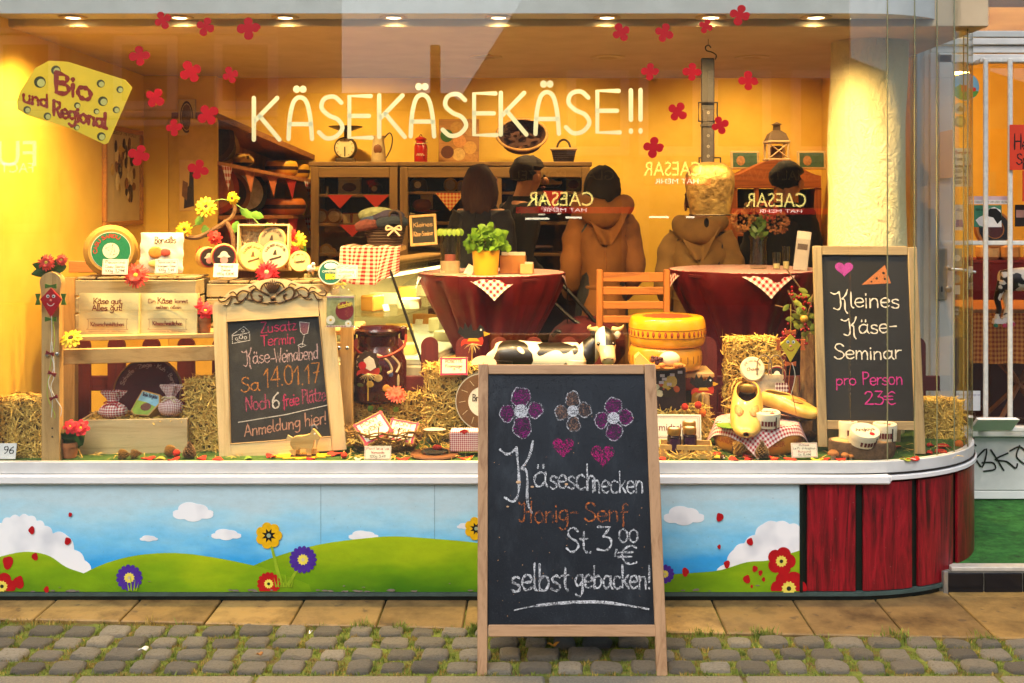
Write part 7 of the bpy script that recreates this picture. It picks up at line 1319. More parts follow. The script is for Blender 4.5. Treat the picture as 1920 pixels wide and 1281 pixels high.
n=N('wet slate');v=n.co();k=n.ramp(n.noise(v,5,6,.6),[(.3,C('#12171d')),(.6,C('#1d242b')),(.85,C('#2f373e'))]);k=n.mix(n.ramp(n.noise(n.co(scale=(1,1,.4),rot=(0,.5,0)),7,5,.7),[(.5,(0,0,0)),(.8,(.3,.3,.3))]),k,C('#59626a'));dr_=n.noise(v,230,2,.4);n.bump(n.ramp(dr_,[(.62,(0,0,0)),(.72,(1,1,1))]),.6,.004);SL2=n.fin(k,.38,0,.45)
abox([(913,1174),(1231,1174),(1210,700),(913,700)],-.002,.006,'slate',SL2)
MB().box((0,.42*1,.49),(.62,.02,1.02),.003,T(0,0,0,.205)).build('rear_panel',W_FRAMEX,ab)if False else None
for x in(-.295,.285):MB().box((0,0,.505),(.034,.022,1.01),.002,T(x,.40,0,RD(11.2))).build('rear_leg',W_FRAME,ab)
MB().box((0,0,.56),(.55,.006,.86),.001,T(-.005,.40,0,RD(11.2))).build('rear_slate',pm('#1a1e22',.6),ab);MB().box((0,0,.11),(.55,.02,.04),.002,T(-.005,.40,0,RD(11.2))).build('rear_rail',W_FRAMEX,ab)
ZCH=-.0026
def awr(tx,x0_,x1_,yb,hh,mat_,ww,slope=0):
    a=ap(x0_,yb);b=ap(x1_,yb);c=ap(x0_,yb-hh);write(MB(),tx,a[0],b[0],a[1],(c[1]-a[1]),ww*.72/560,ZCH,slope,.3,M=Mt).build('chalk_writing',mat_,ab,0)
CB=chalk('#d6d8da',.22,330);CBO=chalk('#c2703a',.1,330);CMG=chalk('#7a2a66',.08,230);CMG2=chalk('#a8246c',.12,230);CBR=chalk('#7d6254',.05,230)
awr('Q',954,1008,926,92,CB,6);awr('ä',1000,1030,914,50,CB,5);awr('ses',1030,1080,916,42,CB,4.5);awr('ch',1080,1120,918,50,CB,5,-.05);awr('necken',1110,1208,922,40,CB,4.2,-.03)
awr('Jonig',973,1068,979,38,CBO,4);awr('-',1068,1088,975,36,CBO,4);awr('Senf',1096,1178,978,34,CBO,4)
awr('St.',1062,1112,1036,44,CB,5);awr('3,',1118,1162,1034,46,CB,5);awr('00',1160,1198,1016,24,CB,4.5);awr('€',1158,1196,1058,38,CB,4.5)
awr('selbst',958,1068,1108,50,CB,5.5,.02);awr('gebacken!',1078,1222,1102,42,CB,4.8,-.02)
m_=MB();m_.stroke(smooth_pts([ap(964,1144),ap(1010,1135),ap(1080,1129),ap(1140,1130),ap(1216,1142)],5),[.004]*5+[.010]*12+[.006]*4,ZCH,Mt);m_.build('chalk_line',CB,ab,0)
r9=random.Random(12)
def cflower(cx,cy,s,mat_):
    for ax,ay,rx,ry in((0,-26,17,19),(27,-2,14,17),(2,30,17,19),(-26,4,14,16)):
        w1,w2=r9.uniform(0,6),r9.uniform(.9,1.1);pts=[ap(cx+s*(ax+w2*rx*(1+.09*math.sin(2*t+w1)+.05*math.sin(5*t))*math.cos(t)),cy+s*(ay+w2*ry*(1+.09*math.sin(3*t+w1))*math.sin(t)))for t in[2*math.pi*j/20 for j in range(20)]]
        m2=MB().flat(pts,ZCH+.0002,Mt);m2.build('chalk_petal',mat_,ab,0);MB().stroke([(a+r9.uniform(-.002,.002),b+r9.uniform(-.002,.002))for a,b in pts+[pts[0]]],.0042,ZCH-.0003,Mt).build('chalk_outline',chalk('#c9ccd0',-.02,300),ab,0)
    m2=MB().flat([ap(cx+s*13*math.cos(t),cy+s*13*math.sin(t))for t in[2*math.pi*j/18 for j in range(18)]],ZCH-.0006,Mt);m2.build('chalk_eye',chalk('#c9ccd0',.35,300),ab,0)
cflower(977,771,1.0,CMG);cflower(1074,771,.82,CBR);cflower(1150,784,.86,CMG)
for cx,cy,s in((1056,838,20),(1130,853,22)):MB().flat([ap(cx+s*math.sin(t)**3,cy-s*(13*math.cos(t)-5*math.cos(2*t)-2*math.cos(3*t)-math.cos(4*t))/15)for t in[2*math.pi*j/32 for j in range(32)]],ZCH,Mt).build('chalk_heart',CMG2,ab,0)
r9=random.Random(12);m_=MB()
for _ in range(46):p=ap(r9.uniform(925,1215),r9.uniform(760,1160));m_.disc(p[0],p[1],r9.uniform(.0006,.0016),ZCH-.0001,6,Mt)
m_.build('speck_spatter',pm('#d8a070',.8),ab,0)
for px,py,s in((972,904,.009),(998,913,.006),(1062,908,.006),(952,950,.005)):p=ap(px,py);MB().ell((p[0],-.004,p[1]),(s,.0015,s*.6),10,5,Mt).build('stuck_leaf_bit',pm('#c9a27a',.7),ab)
bpy.data.objects.remove(pv)
# ================================================================== SHOP INTERIOR
# pictures on the left wall
def onwall(px,py,Y,off):p=P(px,py,Y);p.x+=off;return p
def wframe(label,name,pxl,pxr,ptl,pbl,wallx,rz,hexf,art):
    """picture lying on the left wall: near edge at column pxl, far edge at pxr"""
    Ya=wallx(pxl);Yb=wallx(pxr);a=P(pxl,pbl,Ya);b=P(pxr,pbl,Yb);t=thing(name,label,'picture',a);d=Vector((b.x-a.x,b.y-a.y));L=d.length;an=math.atan2(d.y,d.x);h=S(pbl-ptl,Ya);t.rotation_euler=(0,0,an)
    if hexf:
        for c,s in(((L/2,-.008,.012),(L,.022,.024)),((L/2,-.008,h-.012),(L,.022,.024)),((.012,-.008,h/2),(.024,.022,h-.05)),((L-.012,-.008,h/2),(.024,.022,h-.05))):MB().box(c,s,.003).build('frame',wood(hexf,'#8a5a24',0),t)
    art(t,L,h);return t
def wl1(px):
    m=(-2.235+2.155)/(6.62-4.43);q=(px-1000)/F;return(-2.155-m*4.43)/(q-m)
def wl2(px):return 6.375
def art1(t,L,h):
    MB().box((L/2,0,h/2),(L-.03,.006,h-.03),0).build('print',pm('#cbb27a',.6,.1),t);r=random.Random(1)
    for i in range(34):
        z=h*(.30+.55*r.random());wd=(1-abs(z/h-.5)*1.2)*.32*L;MB().ell((L/2+r.uniform(-wd,wd),-.006,z),(r.uniform(.02,.045),.003,r.uniform(.02,.05)),10,5).build('printed_cheese',pm(r.choice(('#6a4a20','#c9a24a','#8a5a2a','#3a2a18','#dcc58a')),.6),t)
    put(MB(),typ('CHEESES OF THE WORLD',.022,L*.7),T(L/2,-.005,h*.92)).build('lettering',pm('#4a3a1c',.6),t,0)
wframe('tall framed poster of many cheeses on the left wall','cheese_poster',192,263,232,425,wl1,0,'#b5782c',art1)
def art2(t,L,h):
    MB().box((L/2,0,h/2),(L,.02,h),.003).build('board',pm('#d8bd72',.6,.1),t);MB().ring(0,0,.09,.105,-.0115,36,T(L/2,0,h/2)@Matrix.Diagonal((L*3.6,1,h*4.2,1))@T(0,0,0)).build('ring',pm('#4a3416',.6),t,0);MB().ell((L/2,-.011,h/2),(L*.3,.003,h*.36),18,6).build('engraving',pm('#7a5c2a',.6,.7,60),t)
wframe('round engraved emblem plate on the left wall','emblem_plate',335,367,186,254,wl2,0,None,art2)
def art3(t,L,h):
    MB().box((L/2,0,h/2),(L,.03,h),.003).build('canvas',pm('#dcb262',.6,.15),t);MB().prism([(L*.25,h*.05),(L*.75,h*.1),(L*.72,h*.75),(L*.55,h*.85),(L*.5,h*.5),(L*.3,h*.4)],-.018,-.016).build('printed_cow',pm('#2a1a10',.6,.3),t);MB().prism([(L*.15,h*.3),(L*.4,h*.2),(L*.45,h*.55),(L*.2,h*.6)],-.0185,-.0165).build('printed_muzzle',pm('#8a5a30',.6,.4),t)
wframe('canvas print of a brown cow on the left wall','cow_picture',337,375,300,396,wl2,0,None,art3)
# slanted wall shelf at left
wsx=[(405,6.35),(590,7.85)]
ws=thing('wall_shelf','brown wall shelf with sloping top board and bunting at left rear','shelf',(X_(405,6.35),6.35,0))
def wsp(t_,py0,py1,back=0):
    Y=6.35+1.5*t_;px=405+185*t_;py=py0+(py1-py0)*t_;p=P(px,py,Y);return Vector((p.x-back-ws.location.x,p.y+back*.15-ws.location.y,p.z))
def slat(py0,py1,th,bk,nm,mat_):
    a,b=wsp(0,py0,py1),wsp(1,py0,py1);c,d=wsp(1,py0,py1,bk),wsp(0,py0,py1,bk);MB().loft([[a,b,c,d],[p+Vector((0,0,th))for p in(a,b,c,d)]]).build(nm,mat_,ws)
SB=wood('#8f5a26','#6d4018',1);slat(222,300,.035,.30,'top_board',SB);slat(309,344,.022,.30,'shelf_board',W_OAK);slat(412,409,.022,.30,'shelf_board',W_OAK);slat(505,470,.022,.30,'shelf_board',W_OAK)
a,b=wsp(0,222,300,.29),wsp(1,222,300,.29);MB().add([a,b,Vector((b.x,b.y,.6)),Vector((a.x,a.y,.6))],[(0,1,2,3)]).build('back_panel',wood('#b57a34','#8a5522',2),ws)
for t_ in(0.0,1.0):a,b=wsp(t_,222,300),wsp(t_,222,300,.29);MB().loft([[a,b,Vector((b.x,b.y,.1)),Vector((a.x,a.y,.1))],[p+Vector((.012,-.012,0))for p in(a,b,Vector((b.x,b.y,.1)),Vector((a.x,a.y,.1)))]]).build('side_panel',pm('#d8b04a',.6),ws)
def bunting(t_,p0,p1,hexc,g=False):
    a=wsp(t_-.05,p0,p1);b=wsp(t_+.06,p0,p1);c=(a+b)/2-Vector((0,0,.14));o=Vector((.012,-.012,0));MB().add([a+o,b+o,c+o*2],[(0,1,2)]).build('pennant',ging('#b52c24',26,'Object',(1,2))if g else pm(hexc,.8,.15),ws)
for i,t_ in enumerate((.09,.32,.55,.74,.93)):bunting(t_,309,344,('#c8402a','#d07a48','#c96a34','#a8241a','#c8402a')[i],i in(0,4))
for i,t_ in enumerate((.12,.34,.55,.76,.93)):bunting(t_,412,409,('#b5281e','#c8402a','#c96a34','#a8241a','#c8402a')[i],i in(1,4))
def onshelf(t_,p0,p1,bk=.1):return Vector(ws.location)+wsp(t_,p0,p1,bk)+Vector((0,0,.024))
for t_,p0,p1,wd,hx_,r,hh in((.78,309,344,'left of two yellow cheeses on the upper wall shelf','#d8a028',.11,.10),(.93,309,344,'right of two yellow cheeses on the upper wall shelf','#d09a2a',.09,.10),(.80,412,409,'orange gouda with dark band on the lower wall shelf','#b5621c',.15,.11)):
    t=thing('shelf_cheese',wd if wd.startswith('orange')else 'yellow cheese wheel, '+wd,'cheese',onshelf(t_,p0,p1,.08));MB().lathe([(.001,hh)]+[(r*.8+r*.2*math.cos(RD(a)),hh/2+hh/2*math.sin(RD(a)))for a in range(90,-91,-18)]+[(.001,0)],28).build('rind',pm(hx_,.35,.15),t);MB().lathe([(r*1.0,hh*.38),(r*1.012,hh*.5),(r*1.0,hh*.62)],28).build('band',pm('#3a1c10',.5,.4,60),t)
t=clog('yellow clog on the upper wall shelf',onshelf(.40,309,344,.10)+Vector((-.02,.0,.01)),(0,0,RD(30)),.24)
for t_,p0,p1,r,hx_,fx,wd in((.17,309,344,.16,'#4a2a18','#2a1710','dark plate leaning on the upper wall shelf'),(.28,309,344,.12,'#b58a34','#6a5a24','round mossy cheese leaning on the upper wall shelf'),(.20,412,409,.17,'#b5441c','#c9723a','red rimmed plate leaning on the lower wall shelf'),(.36,412,409,.14,'#8a5a2a','#3a2414','brown cheese half leaning on the lower wall shelf'),(.52,412,409,.15,'#1a1714','#c9bfa0','black rimmed plate with cow scene on the lower wall shelf')):
    t=thing('leaning_plate',wd,'plate',onshelf(t_,p0,p1,.14),rot=(RD(-12),0,RD(38)));MB().lathe([(.001,.02),(r,.02),(r*1.02,.01),(r,0),(.001,0)],30,T(0,0,r,RD(90))).build('disc',pm(hx_,.4,.3),t);MB().disc(0,r,r*.8,-.0215,26).build('face',pm(fx,.5,.4,30),t,0)
# glass-front cabinets at the back wall
YCB=7.55;CABM=wood('#8a6838','#6d4f28',0);CABV=wood('#8a6838','#6d4f28',2);DK=pm('#1c1712',.5,.2)
def cabinet(label,px0,px1,ptop,shelves,divs):
    x0_,x1_=X_(px0,YCB),X_(px1,YCB);zt=Z_(ptop,YCB);t=thing('glass_cabinet',label,'cabinet',((x0_+x1_)/2,YCB,.1));w_=x1_-x0_;h=zt-.1;b=.055
    MB().box((0,.2,h+.012),(w_+.03,.43,.03),.004).build('top_board',CABM,t);MB().box((0,.39,h/2),(w_-.02,.015,h-.01),.001).build('back_panel',DK,t)
    for sx in(-1,1):MB().box((sx*(w_/2-b/2),0,h/2-.003),(b,.03,h-.01),.003).build('door_stile',CABV,t);MB().box((sx*(w_/2-.012),.2,h/2-.003),(.02,.37,h-.012),.002).build('side_panel',CABV,t)
    MB().box((0,.001,h-.045),(w_-2*b-.002,.028,.07),.003).build('door_rail',CABM,t)
    for py in shelves:MB().box((0,.19,Z_(py,YCB)-.1),(w_-.05,.34,.02),.002).build('shelf',CABM,t)
    for dp in divs:MB().box((X_(dp,YCB)-(x0_+x1_)/2,0,h/2-.03),(.04,.029,h-.11),.003).build('door_stile',CABV,t)
    MB().box((0,-.004,h/2-.03),(w_-2*b+.01,.004,h-.13),.0).build('door_glass',thin_glass((.92,.9,.88,1),1.5),t)
cabinet('brown glass-front cabinet behind the counter, left one',583,746,311,(367,422,478),());cabinet('wide brown glass-front cabinet behind the customers',750,1106,311,(362,419,478),(935,))
def at_cab(px,py,dy=.12):p=P(px,py,YCB+dy);return p
def napkin(label,px0,px1,py0,py1,g=False):
    a,b,c=P(px0,py0,YCB-.03),P(px1,py0,YCB-.03),P((px0+px1)/2,py1,YCB-.03);t=thing('napkin',label,'napkin',a);m_=MB();m_.prism([(0,0),(b.x-a.x,0),(c.x-a.x,c.z-a.z)],0,.004);m_.build('cloth',ging('#b5402a',42,'Object',(0,2),'#d8b060')if g else pm('#b8301c',.8,.15),t)
napkin('red triangle napkin, upper left in the left cabinet',614,661,366,391);napkin('red triangle napkin, upper right in the left cabinet',681,729,366,391);napkin('red triangle napkin on the middle shelf of the left cabinet',637,684,422,444);napkin('gingham triangle napkin in the wide cabinet',816,872,362,396,True);napkin('red triangle napkin under the clog in the wide cabinet',1018,1056,358,392)
bk_=thing('cheese_book','pale boxed fondue picture in the left cabinet','box',at_cab(656,365));MB().box((0,0,.075),(.155,.05,.15),.003).build('box',pm('#d8c68e',.5,.1),bk_);MB().ell((0,-.026,.05),(.05,.003,.03),16,6).build('printed_pot',pm('#5a2414',.6),bk_);write(MB(),'Fondue',-.05,.05,.115,.025,.003,-.0262).build('lettering',pm('#5a4020',.6),bk_,0)
for px in(597,613):t=thing('shaker','small silver shaker in the left cabinet, '+('left' if px<600 else 'right')+' of two','shaker',at_cab(px,364));MB().lathe([(.015,0),(.015,.05),(.011,.056),(.001,.058)],14).build('body',pm('#c9b98a',.25,.1,20,metal=.9),t)
def bell_small(label,px,py,r,hx_):t=thing('small_bell',label,'bell',at_cab(px,py));MB().lathe([(r,0),(r*1.05,r*.5),(r*.9,r*1.3),(r*.4,r*1.7),(.001,r*1.75)],20).build('bell',pm(hx_,.4,.2,20,metal=.4),t);MB().tube(smooth_pts([(-r*.3,0,r*1.65),(0,0,r*2.1),(r*.3,0,r*1.65)],4),r*.08,6).build('loop',pm(hx_,.4),t);MB().disc(0,r*.8,r*.4,-r*1.06,10).build('emblem',pm('#d8cfa8',.5),t,0)
bell_small('dark bell with horseshoe emblem in the left cabinet',704,365,.05,'#4a341c');bell_small('grey cowbell with white flower in the wide cabinet',785,360,.06,'#6d6250')
for i,(px,py,r,hx_,wd)in enumerate(((602,421,.055,'#b5763a','left cabinet, left one on the middle shelf'),(627,421,.055,'#8a5a2c','left cabinet, right one on the middle shelf'),(845,360,.048,'#d8a042','wide cabinet, left one'),(866,361,.042,'#dcae58','wide cabinet, right one'),(612,480,.042,'#d0a050','left cabinet, bottom left'),(622,484,.035,'#d8ac60','left cabinet, bottom right'))):
    t=thing('round_cheese','round packed cheese standing in the '+wd,'cheese',at_cab(px,py));MB().lathe([(.001,.02),(r,.02),(r,-.02),(.001,-.02)],24,T(0,0,r,RD(90))).build('cheese',pm(hx_,.4,.3,30),t);MB().disc(0,r,r*.7,-.0205,20).build('label',pm('#d8c08a',.5,.3,50),t,0)
for px,py,wd in((651,421,'left of a pair in the left cabinet'),(669,421,'right of a pair in the left cabinet'),(593,483,'alone on the low shelf of the left cabinet')):t=thing('cracker_box','small red-edged box, '+wd,'box',at_cab(px,py));MB().box((0,0,.04),(.06,.03,.08),.002).build('carton',pm('#b8402a',.5),t);MB().box((0,-.0155,.04),(.048,.001,.066),0).build('label',pm('#d8c488',.5,.15),t)
t=thing('product_box','colourful upright pack leaning in the wide cabinet','box',at_cab(800,392));MB().box((0,0,.05),(.085,.03,.10),.003).build('carton',pm('#d8b878',.5,.1),t);MB().ell((0,-.016,.04),(.03,.002,.025),12,5).build('picture',pm('#c2502a',.5,.4,80),t)
t=thing('cake_stand','red cake stand with bread in the wide cabinet','stand',at_cab(800,419));MB().lathe([(.04,0),(.012,.02),(.012,.07),(.09,.085),(.09,.09),(.001,.09)],22).build('stand',pm('#8a1c14',.4),t);MB().ell((-.03,0,.125),(.07,.05,.045),14,8).build('loaf',pm('#a8642c',.7,.3),t)
t=clog('pale wooden clog on the shelf of the wide cabinet',at_cab(1005,352)+Vector((0,-.02,.0)),(0,0,RD(75)),.18)
t=thing('picture_box','small box with a food picture on the shelf beside the tan coat','box',at_cab(1075,357));MB().box((0,0,.04),(.10,.03,.085),.003).build('carton',pm('#c9a24a',.5,.1),t);MB().ell((0,-.016,.04),(.04,.002,.03),12,5).build('picture',pm('#8a3a1c',.5,.6,80),t)
# on top of the cabinets
ZT=Z_(311,YCB)+.028
def on_top(px,Y=7.72):return(X_(px,Y),Y,ZT)
sc2=thing('kitchen_scale','old kitchen scale with round dial and dish on the left cabinet','scale',on_top(648));MB().lathe([(.001,.03),(.072,.03),(.078,.02),(.078,-.03),(.001,-.03)],32,T(0,0,.10,RD(90))).build('dial_case',pm('#4a3a20',.4,.2),sc2);MB().disc(0,.10,.066,-.0315,30).build('dial',pm('#dccd9a',.5),sc2,0)
MB().stroke([(0,.105),(0,.045)],.008,-.033).build('needle',PK,sc2,0);m_=MB()
for j in range(12):a=2*math.pi*j/12;m_.stroke([(.052*math.cos(a),.10+.052*math.sin(a)),(.060*math.cos(a),.10+.060*math.sin(a))],.004,-.0325)
m_.build('dial_mark',PK,sc2,0);MB().lathe([(.012,.17),(.012,.215),(.05,.222),(.115,.245),(.118,.25),(.05,.23),(.001,.228)],28).build('dish',pm('#5a4a2c',.35,.2,20,metal=.5),sc2);MB().box((0,0,.014),(.13,.09,.028),.008).build('base',pm('#4a3a20',.4),sc2)
jg=thing('enamel_jug','tall enamel jug with large handle on the left cabinet','jug',on_top(710));MB().lathe([(.048,0),(.052,.012),(.046,.10),(.038,.165),(.046,.185),(.042,.185),(.034,.16),(.001,.15)],26).build('body',pm('#c9b486',.4,.25,20),jg);MB().tube(smooth_pts([(.04,0,.17),(.075,0,.205),(.095,0,.17),(.085,0,.10),(.05,0,.03)],5),.005,6).build('handle',pm('#4a4030',.4),jg);MB().prism([(-.036,.165),(-.066,.188),(-.036,.185)],-.012,.012).build('spout',pm('#8a8a68',.4),jg);MB().ell((0,-.044,.09),(.03,.006,.035),12,6).build('painted_cow',pm('#7a4a2a',.5,.6,60),jg)
rc=thing('red_enamel_can','red enamel milk can with lid on the wide cabinet','milk can',on_top(789));MB().lathe([(.044,0),(.046,.01),(.046,.115),(.034,.135),(.034,.15),(.04,.155),(.04,.165),(.02,.178),(.001,.18)],26).build('body',pm('#a3140e',.3,.1,coat=.4),rc);MB().tube(smooth_pts([(-.012,0,.176),(0,0,.195),(.012,0,.176)],4),.003,6).build('lid_knob',pm('#7a100c',.3),rc);MB().tube(smooth_pts([(-.045,-.005,.14),(-.02,-.042,.128),(.02,-.042,.128),(.045,-.005,.14)],5),.0035,6).build('bail',pm('#b59a6a',.4),rc)
for j in range(7):MB().disc(0,0,.005,0,8,T(.0465*math.cos(RD(-120+10*j)),.0465*math.sin(RD(-120+10*j)),.05+.008*(j%2),0,0,RD(-30+10*j))).build('white_dot',pm('#dcc9a0',.4),rc,0)
pf_=thing('cheese_picture','framed picture of round cheeses on top of the wide cabinet','picture',on_top(860,7.85),rot=(RD(-6),0,0));w_,h_=S(76,7.85),S(84,7.85);MB().box((0,.01,h_/2),(w_,.02,h_),.003).build('panel',wood('#a8763a','#7a5026',0),pf_);r=random.Random(5)
for fx,fz,hx_ in((-.3,.62,'#2f5a2a'),(.02,.5,'#c98a4a'),(-.05,.8,'#b58a44'),(.3,.75,'#b5884a'),(.28,.35,'#c99a4c'),(-.28,.25,'#5a3020'),(0,.2,'#c9a562'),(.3,.08,'#b58242')):MB().disc(w_*fx,h_*fz,w_*.16,-.0012-.0003*r.random(),20).build('printed_cheese',pm(hx_,.5,.3,60),pf_,0)
def basket(label,px,Y,w_,h_,hx_,handle,par_name='wicker_basket',rim='#a8804a',z=None,fill=None,rz=0):
    t=thing(par_name,label,'basket',(X_(px,Y),Y,z if z is not None else ZT),rz=rz);m_=MB();rows=8
    for i in range(rows):
        f=i/(rows-1);e=.80+.22*f;m_.tube([(w_/2*e*math.cos(a)*(1+.012*math.sin(18*a+math.pi*i)),w_*.36*e*math.sin(a),.006+h_*f)for a in[2*math.pi*j/40 for j in range(40)]],h_/rows*.56,5,closed=True)
    m_.build('weave',pm(hx_,.8,.4,60),t);MB().tube([(w_/2*1.04*math.cos(a),w_*.38*math.sin(a),h_+.006)for a in[2*math.pi*j/40 for j in range(40)]],.010,7,closed=True).build('rim',pm(rim,.8,.3,60),t);MB().lathe([(.001,.01),(w_*.4,.008),(w_*.4,.002),(.001,0)],20,Matrix.Diagonal((1,.74,1,1))).build('base',pm(hx_,.8),t)
    if handle:MB().tube(smooth_pts([(-w_*.5*handle,0,h_),(-w_*.34*handle,0,h_+.6*h_),(0,0,h_+.85*h_),(w_*.34*handle,0,h_+.6*h_),(w_*.5*handle,0,h_)],5),.008,7).build('handle',pm(hx_,.8,.3),t)
    if fill:
        r=random.Random(px)
        for _ in range(fill[0]):a=r.uniform(0,6.28);q=r.random()**.5*w_*.38;leaf(MB(),Vector((q*math.cos(a),q*.7*math.sin(a),h_*.8)),Vector((r.uniform(-1,1),r.uniform(-.6,0),r.uniform(.2,1)))*h_*.5,h_*.16).build('leaf',leafmat(*fill[1]),t,60)
    return t
b0=basket('large tilted wicker basket of dried leaves on the wide cabinet',979,7.75,.33,.10,'#4a2814',.05,'leaf_basket','#b58a50',fill=(26,('#4a3216','#7a4a20')));b0.rotation_euler=(RD(62),0,0);b0.location.z+=.14;b0.location.y-=.02
basket('small dark wicker basket with pale rim and handle on the wide cabinet',1057,7.70,.165,.085,'#2e180c',.6,'handle_basket','#c9a86a')
# counter with lit glass case
ctr=thing('cheese_counter','lit glass cheese counter running back behind the milk can','counter',(-.62,6.25,.1),rz=RD(-14));WT=pm('#d8d2bc',.5,.08)
L_,W2=1.75,.62
MB().box((0,0,.36),(W2,L_,.72),.01).build('base',pm('#b8ac8c',.5,.1),ctr);MB().box((W2/2+.01,0,.66),(.03,L_,.10),.005).build('wood_rail',wood('#b5823c','#8a5c26',1),ctr);MB().box((0,0,.735),(W2-.02,L_-.02,.03),.004).build('display_deck',WT,ctr);MB().box((-.10,0,1.16),(W2-.18,L_,.008),.001).build('glass_top',thin_glass((.95,.97,.93,1),1.5),ctr);MB().box((-.22,0,1.172),(.16,L_,.014),.003).build('top_shelf',W_PINE,ctr);MB().box((-W2/2+.02,0,.95),(.03,L_,.40),.003).build('rear_wall',pm('#a8986a',.6),ctr);MB().box((-.04,0,.945),(.4,L_-.06,.008),.001).build('glass_shelf',thin_glass((.95,.97,.93,1),1.5),ctr)
def glassq(pts,nm):MB().loft([pts,[Vector(p)+Vector((.004,.0,.004))for p in pts]]).build(nm,thin_glass((.95,.97,.93,1),1.5),ctr)
glassq([(W2/2,-L_/2,.74),(W2/2,L_/2,.74),(.14,L_/2,1.16),(.14,-L_/2,1.16)],'front_glass');glassq([(W2/2,-L_/2-.002,.74),(.14,-L_/2-.002,1.16),(-W2/2+.02,-L_/2-.002,1.16),(-W2/2+.02,-L_/2-.002,.74)],'end_glass')
MB().tube([(W2/2,-L_/2-.005,.74),(.14,-L_/2-.005,1.20)],.007,6).build('glass_edge',PK,ctr);MB().box((.07,0,1.135),(.03,L_-.1,.014),.002).build('light_strip',emis('#ffe9a8',5),ctr)
al=bpy.data.lights.new('counter_light','AREA');al.shape='RECTANGLE';al.size=.05;al.size_y=L_-.1;al.energy=22*LAMP;al.color=(1,.86,.48);ao=bpy.data.objects.new('counter_light',al);col.objects.link(ao);ao.parent=ctr;ao.location=(.06,0,1.125)
r=random.Random(21);OD='first second third fourth fifth sixth seventh eighth ninth tenth eleventh twelfth thirteenth fourteenth fifteenth sixteenth seventeenth eighteenth'.split();CC={'deep yellow':'#d8bd5a','pale yellow':'#e2cf86','ochre':'#c99a3c','cream':'#e6dcae','amber':'#b57a2c'}
for i in range(18):
    y=-L_/2+.08+(L_-.16)*i/17;x=(-.18,.16,-.02)[i%3]+r.uniform(-.04,.04);kd=i*5%3;cn=r.choice(list(CC));m_=pm(CC[cn],.5,.1);kn=('wedge','block','round')[kd];t=thing('counter_cheese','%s cheese %s inside the lit counter, %s from its near end'%(cn,kn,OD[i]),'cheese',ctr.matrix_basis@Vector((x*(1 if i%2 else.6)-(0 if i%2 else.04),y,.751 if i%2 else.95)),rz=r.uniform(0,6),group='cheeses inside the lit counter')
    mb=MB()
    if kd==0:mb.loft([[(-.07,-.03,z),(.08,0,z),(-.07,.04,z)]for z in(0,.06)])
    elif kd==1:mb.box((0,0,.04),(.10,.08,.08),.006)
    else:mb.lathe([(.06,0),(.065,.02),(.06,.05),(.001,.052)],20)
    mb.build(kn if kd else 'cut_wedge',m_,t)
    c_=MB().box((0,0,.02),(.05,.002,.035),.0003,T(0,-.09,0,RD(-20))).build('price_tag',pm('#ded6bc',.5),t)
tcl=thing('counter_cloth','red gingham cloth hanging over the near end of the counter','cloth',P(695,462,5.36));wq=S(112,5.36)
def cfold(u,v_):
    x=-wq/2+wq*u;dr=v_
    if dr<.3:return(x,.24*(1-dr/.3),.004*math.sin(20*u))
    q=(dr-.3)/.7;return(x*(1-.05*q)-.02*q+(.02*q*math.sin(u*14)),-.012-.018*q*math.sin(u*11),-.165*q*(1-.25*max(0,u-.72)/.28)-.02*math.sin(u*3)*q)
MB().sheet(28,18,cfold).build('cloth',ging('#8a0a16',11,'UV',(0,1),'#d8c4a8',14),tcl,60)
MB().box((.0,.14,-.016),(wq*.98,.26,.022),.003).build('board',W_PINEX,tcl)
bskt=basket('dark wicker basket of knitted socks with a bow on the gingham cloth',722,5.52,.20,.10,'#3a281a',.0,'sock_basket','#3a281a',Z_(461,5.5));MB().tube(smooth_pts([(.03,-.07,.10),(.035,-.085,.16),(.06,-.085,.175),(.085,-.085,.16),(.09,-.07,.10)],4),.006,6).build('loop_handle',pm('#3a281a',.8),bskt)
for i,(x,z,hx_,ln)in enumerate(((-.04,.155,'#6d7050',.16),(-.02,.125,'#24304a',.18),(.02,.14,'#2a2438',.15),(-.05,.10,'#5a2c24',.17),(.04,.115,'#1c2430',.14))):MB().tube(smooth_pts([(x-ln/2,-.03-.012*i,z-.01),(x,-.05-.004*i,z+.01),(x+ln/2,-.03,z)],4),[.018,.026,.028,.028,.028,.028,.028,.026,.018],10).build('sock',pm(hx_,.95,.5,60,.6,120),bskt)
for sx in(-1,1):MB().tube(smooth_pts([(.055,-.09,.085),(.055+sx*.03,-.10,.10),(.055+sx*.035,-.10,.08),(.055,-.09,.085),(.055+sx*.03,-.10,.05)],4),.005,6).build('bow',pm('#b5a084',.8),bskt)
mcb=thing('small_chalkboard','little framed chalkboard on the counter behind the sock basket','chalkboard',P(795,458,5.95),rot=(RD(-12),RD(-4),0));w_,h_=S(46,5.95),S(54,5.95);MB().box((0,.004,h_/2),(w_,.008,h_),.002).build('slate',SLATE,mcb)
for c,s in(((-w_/2,0,h_/2),(.014,.016,h_)),((w_/2,0,h_/2),(.014,.016,h_)),((0,0,h_),(w_+.014,.016,.014)),((0,0,0),(w_+.014,.016,.014))):MB().box(c,s,.002).build('frame',W_PINE,mcb)
for tx,z in(('Kleines',.62),('Käse-Seminar',.30)):write(MB(),tx,-w_*.4,w_*.4,h_*z,h_*.16,.003,-.0012).build('chalk_writing',chalk('#c9a070',.8),mcb,0)
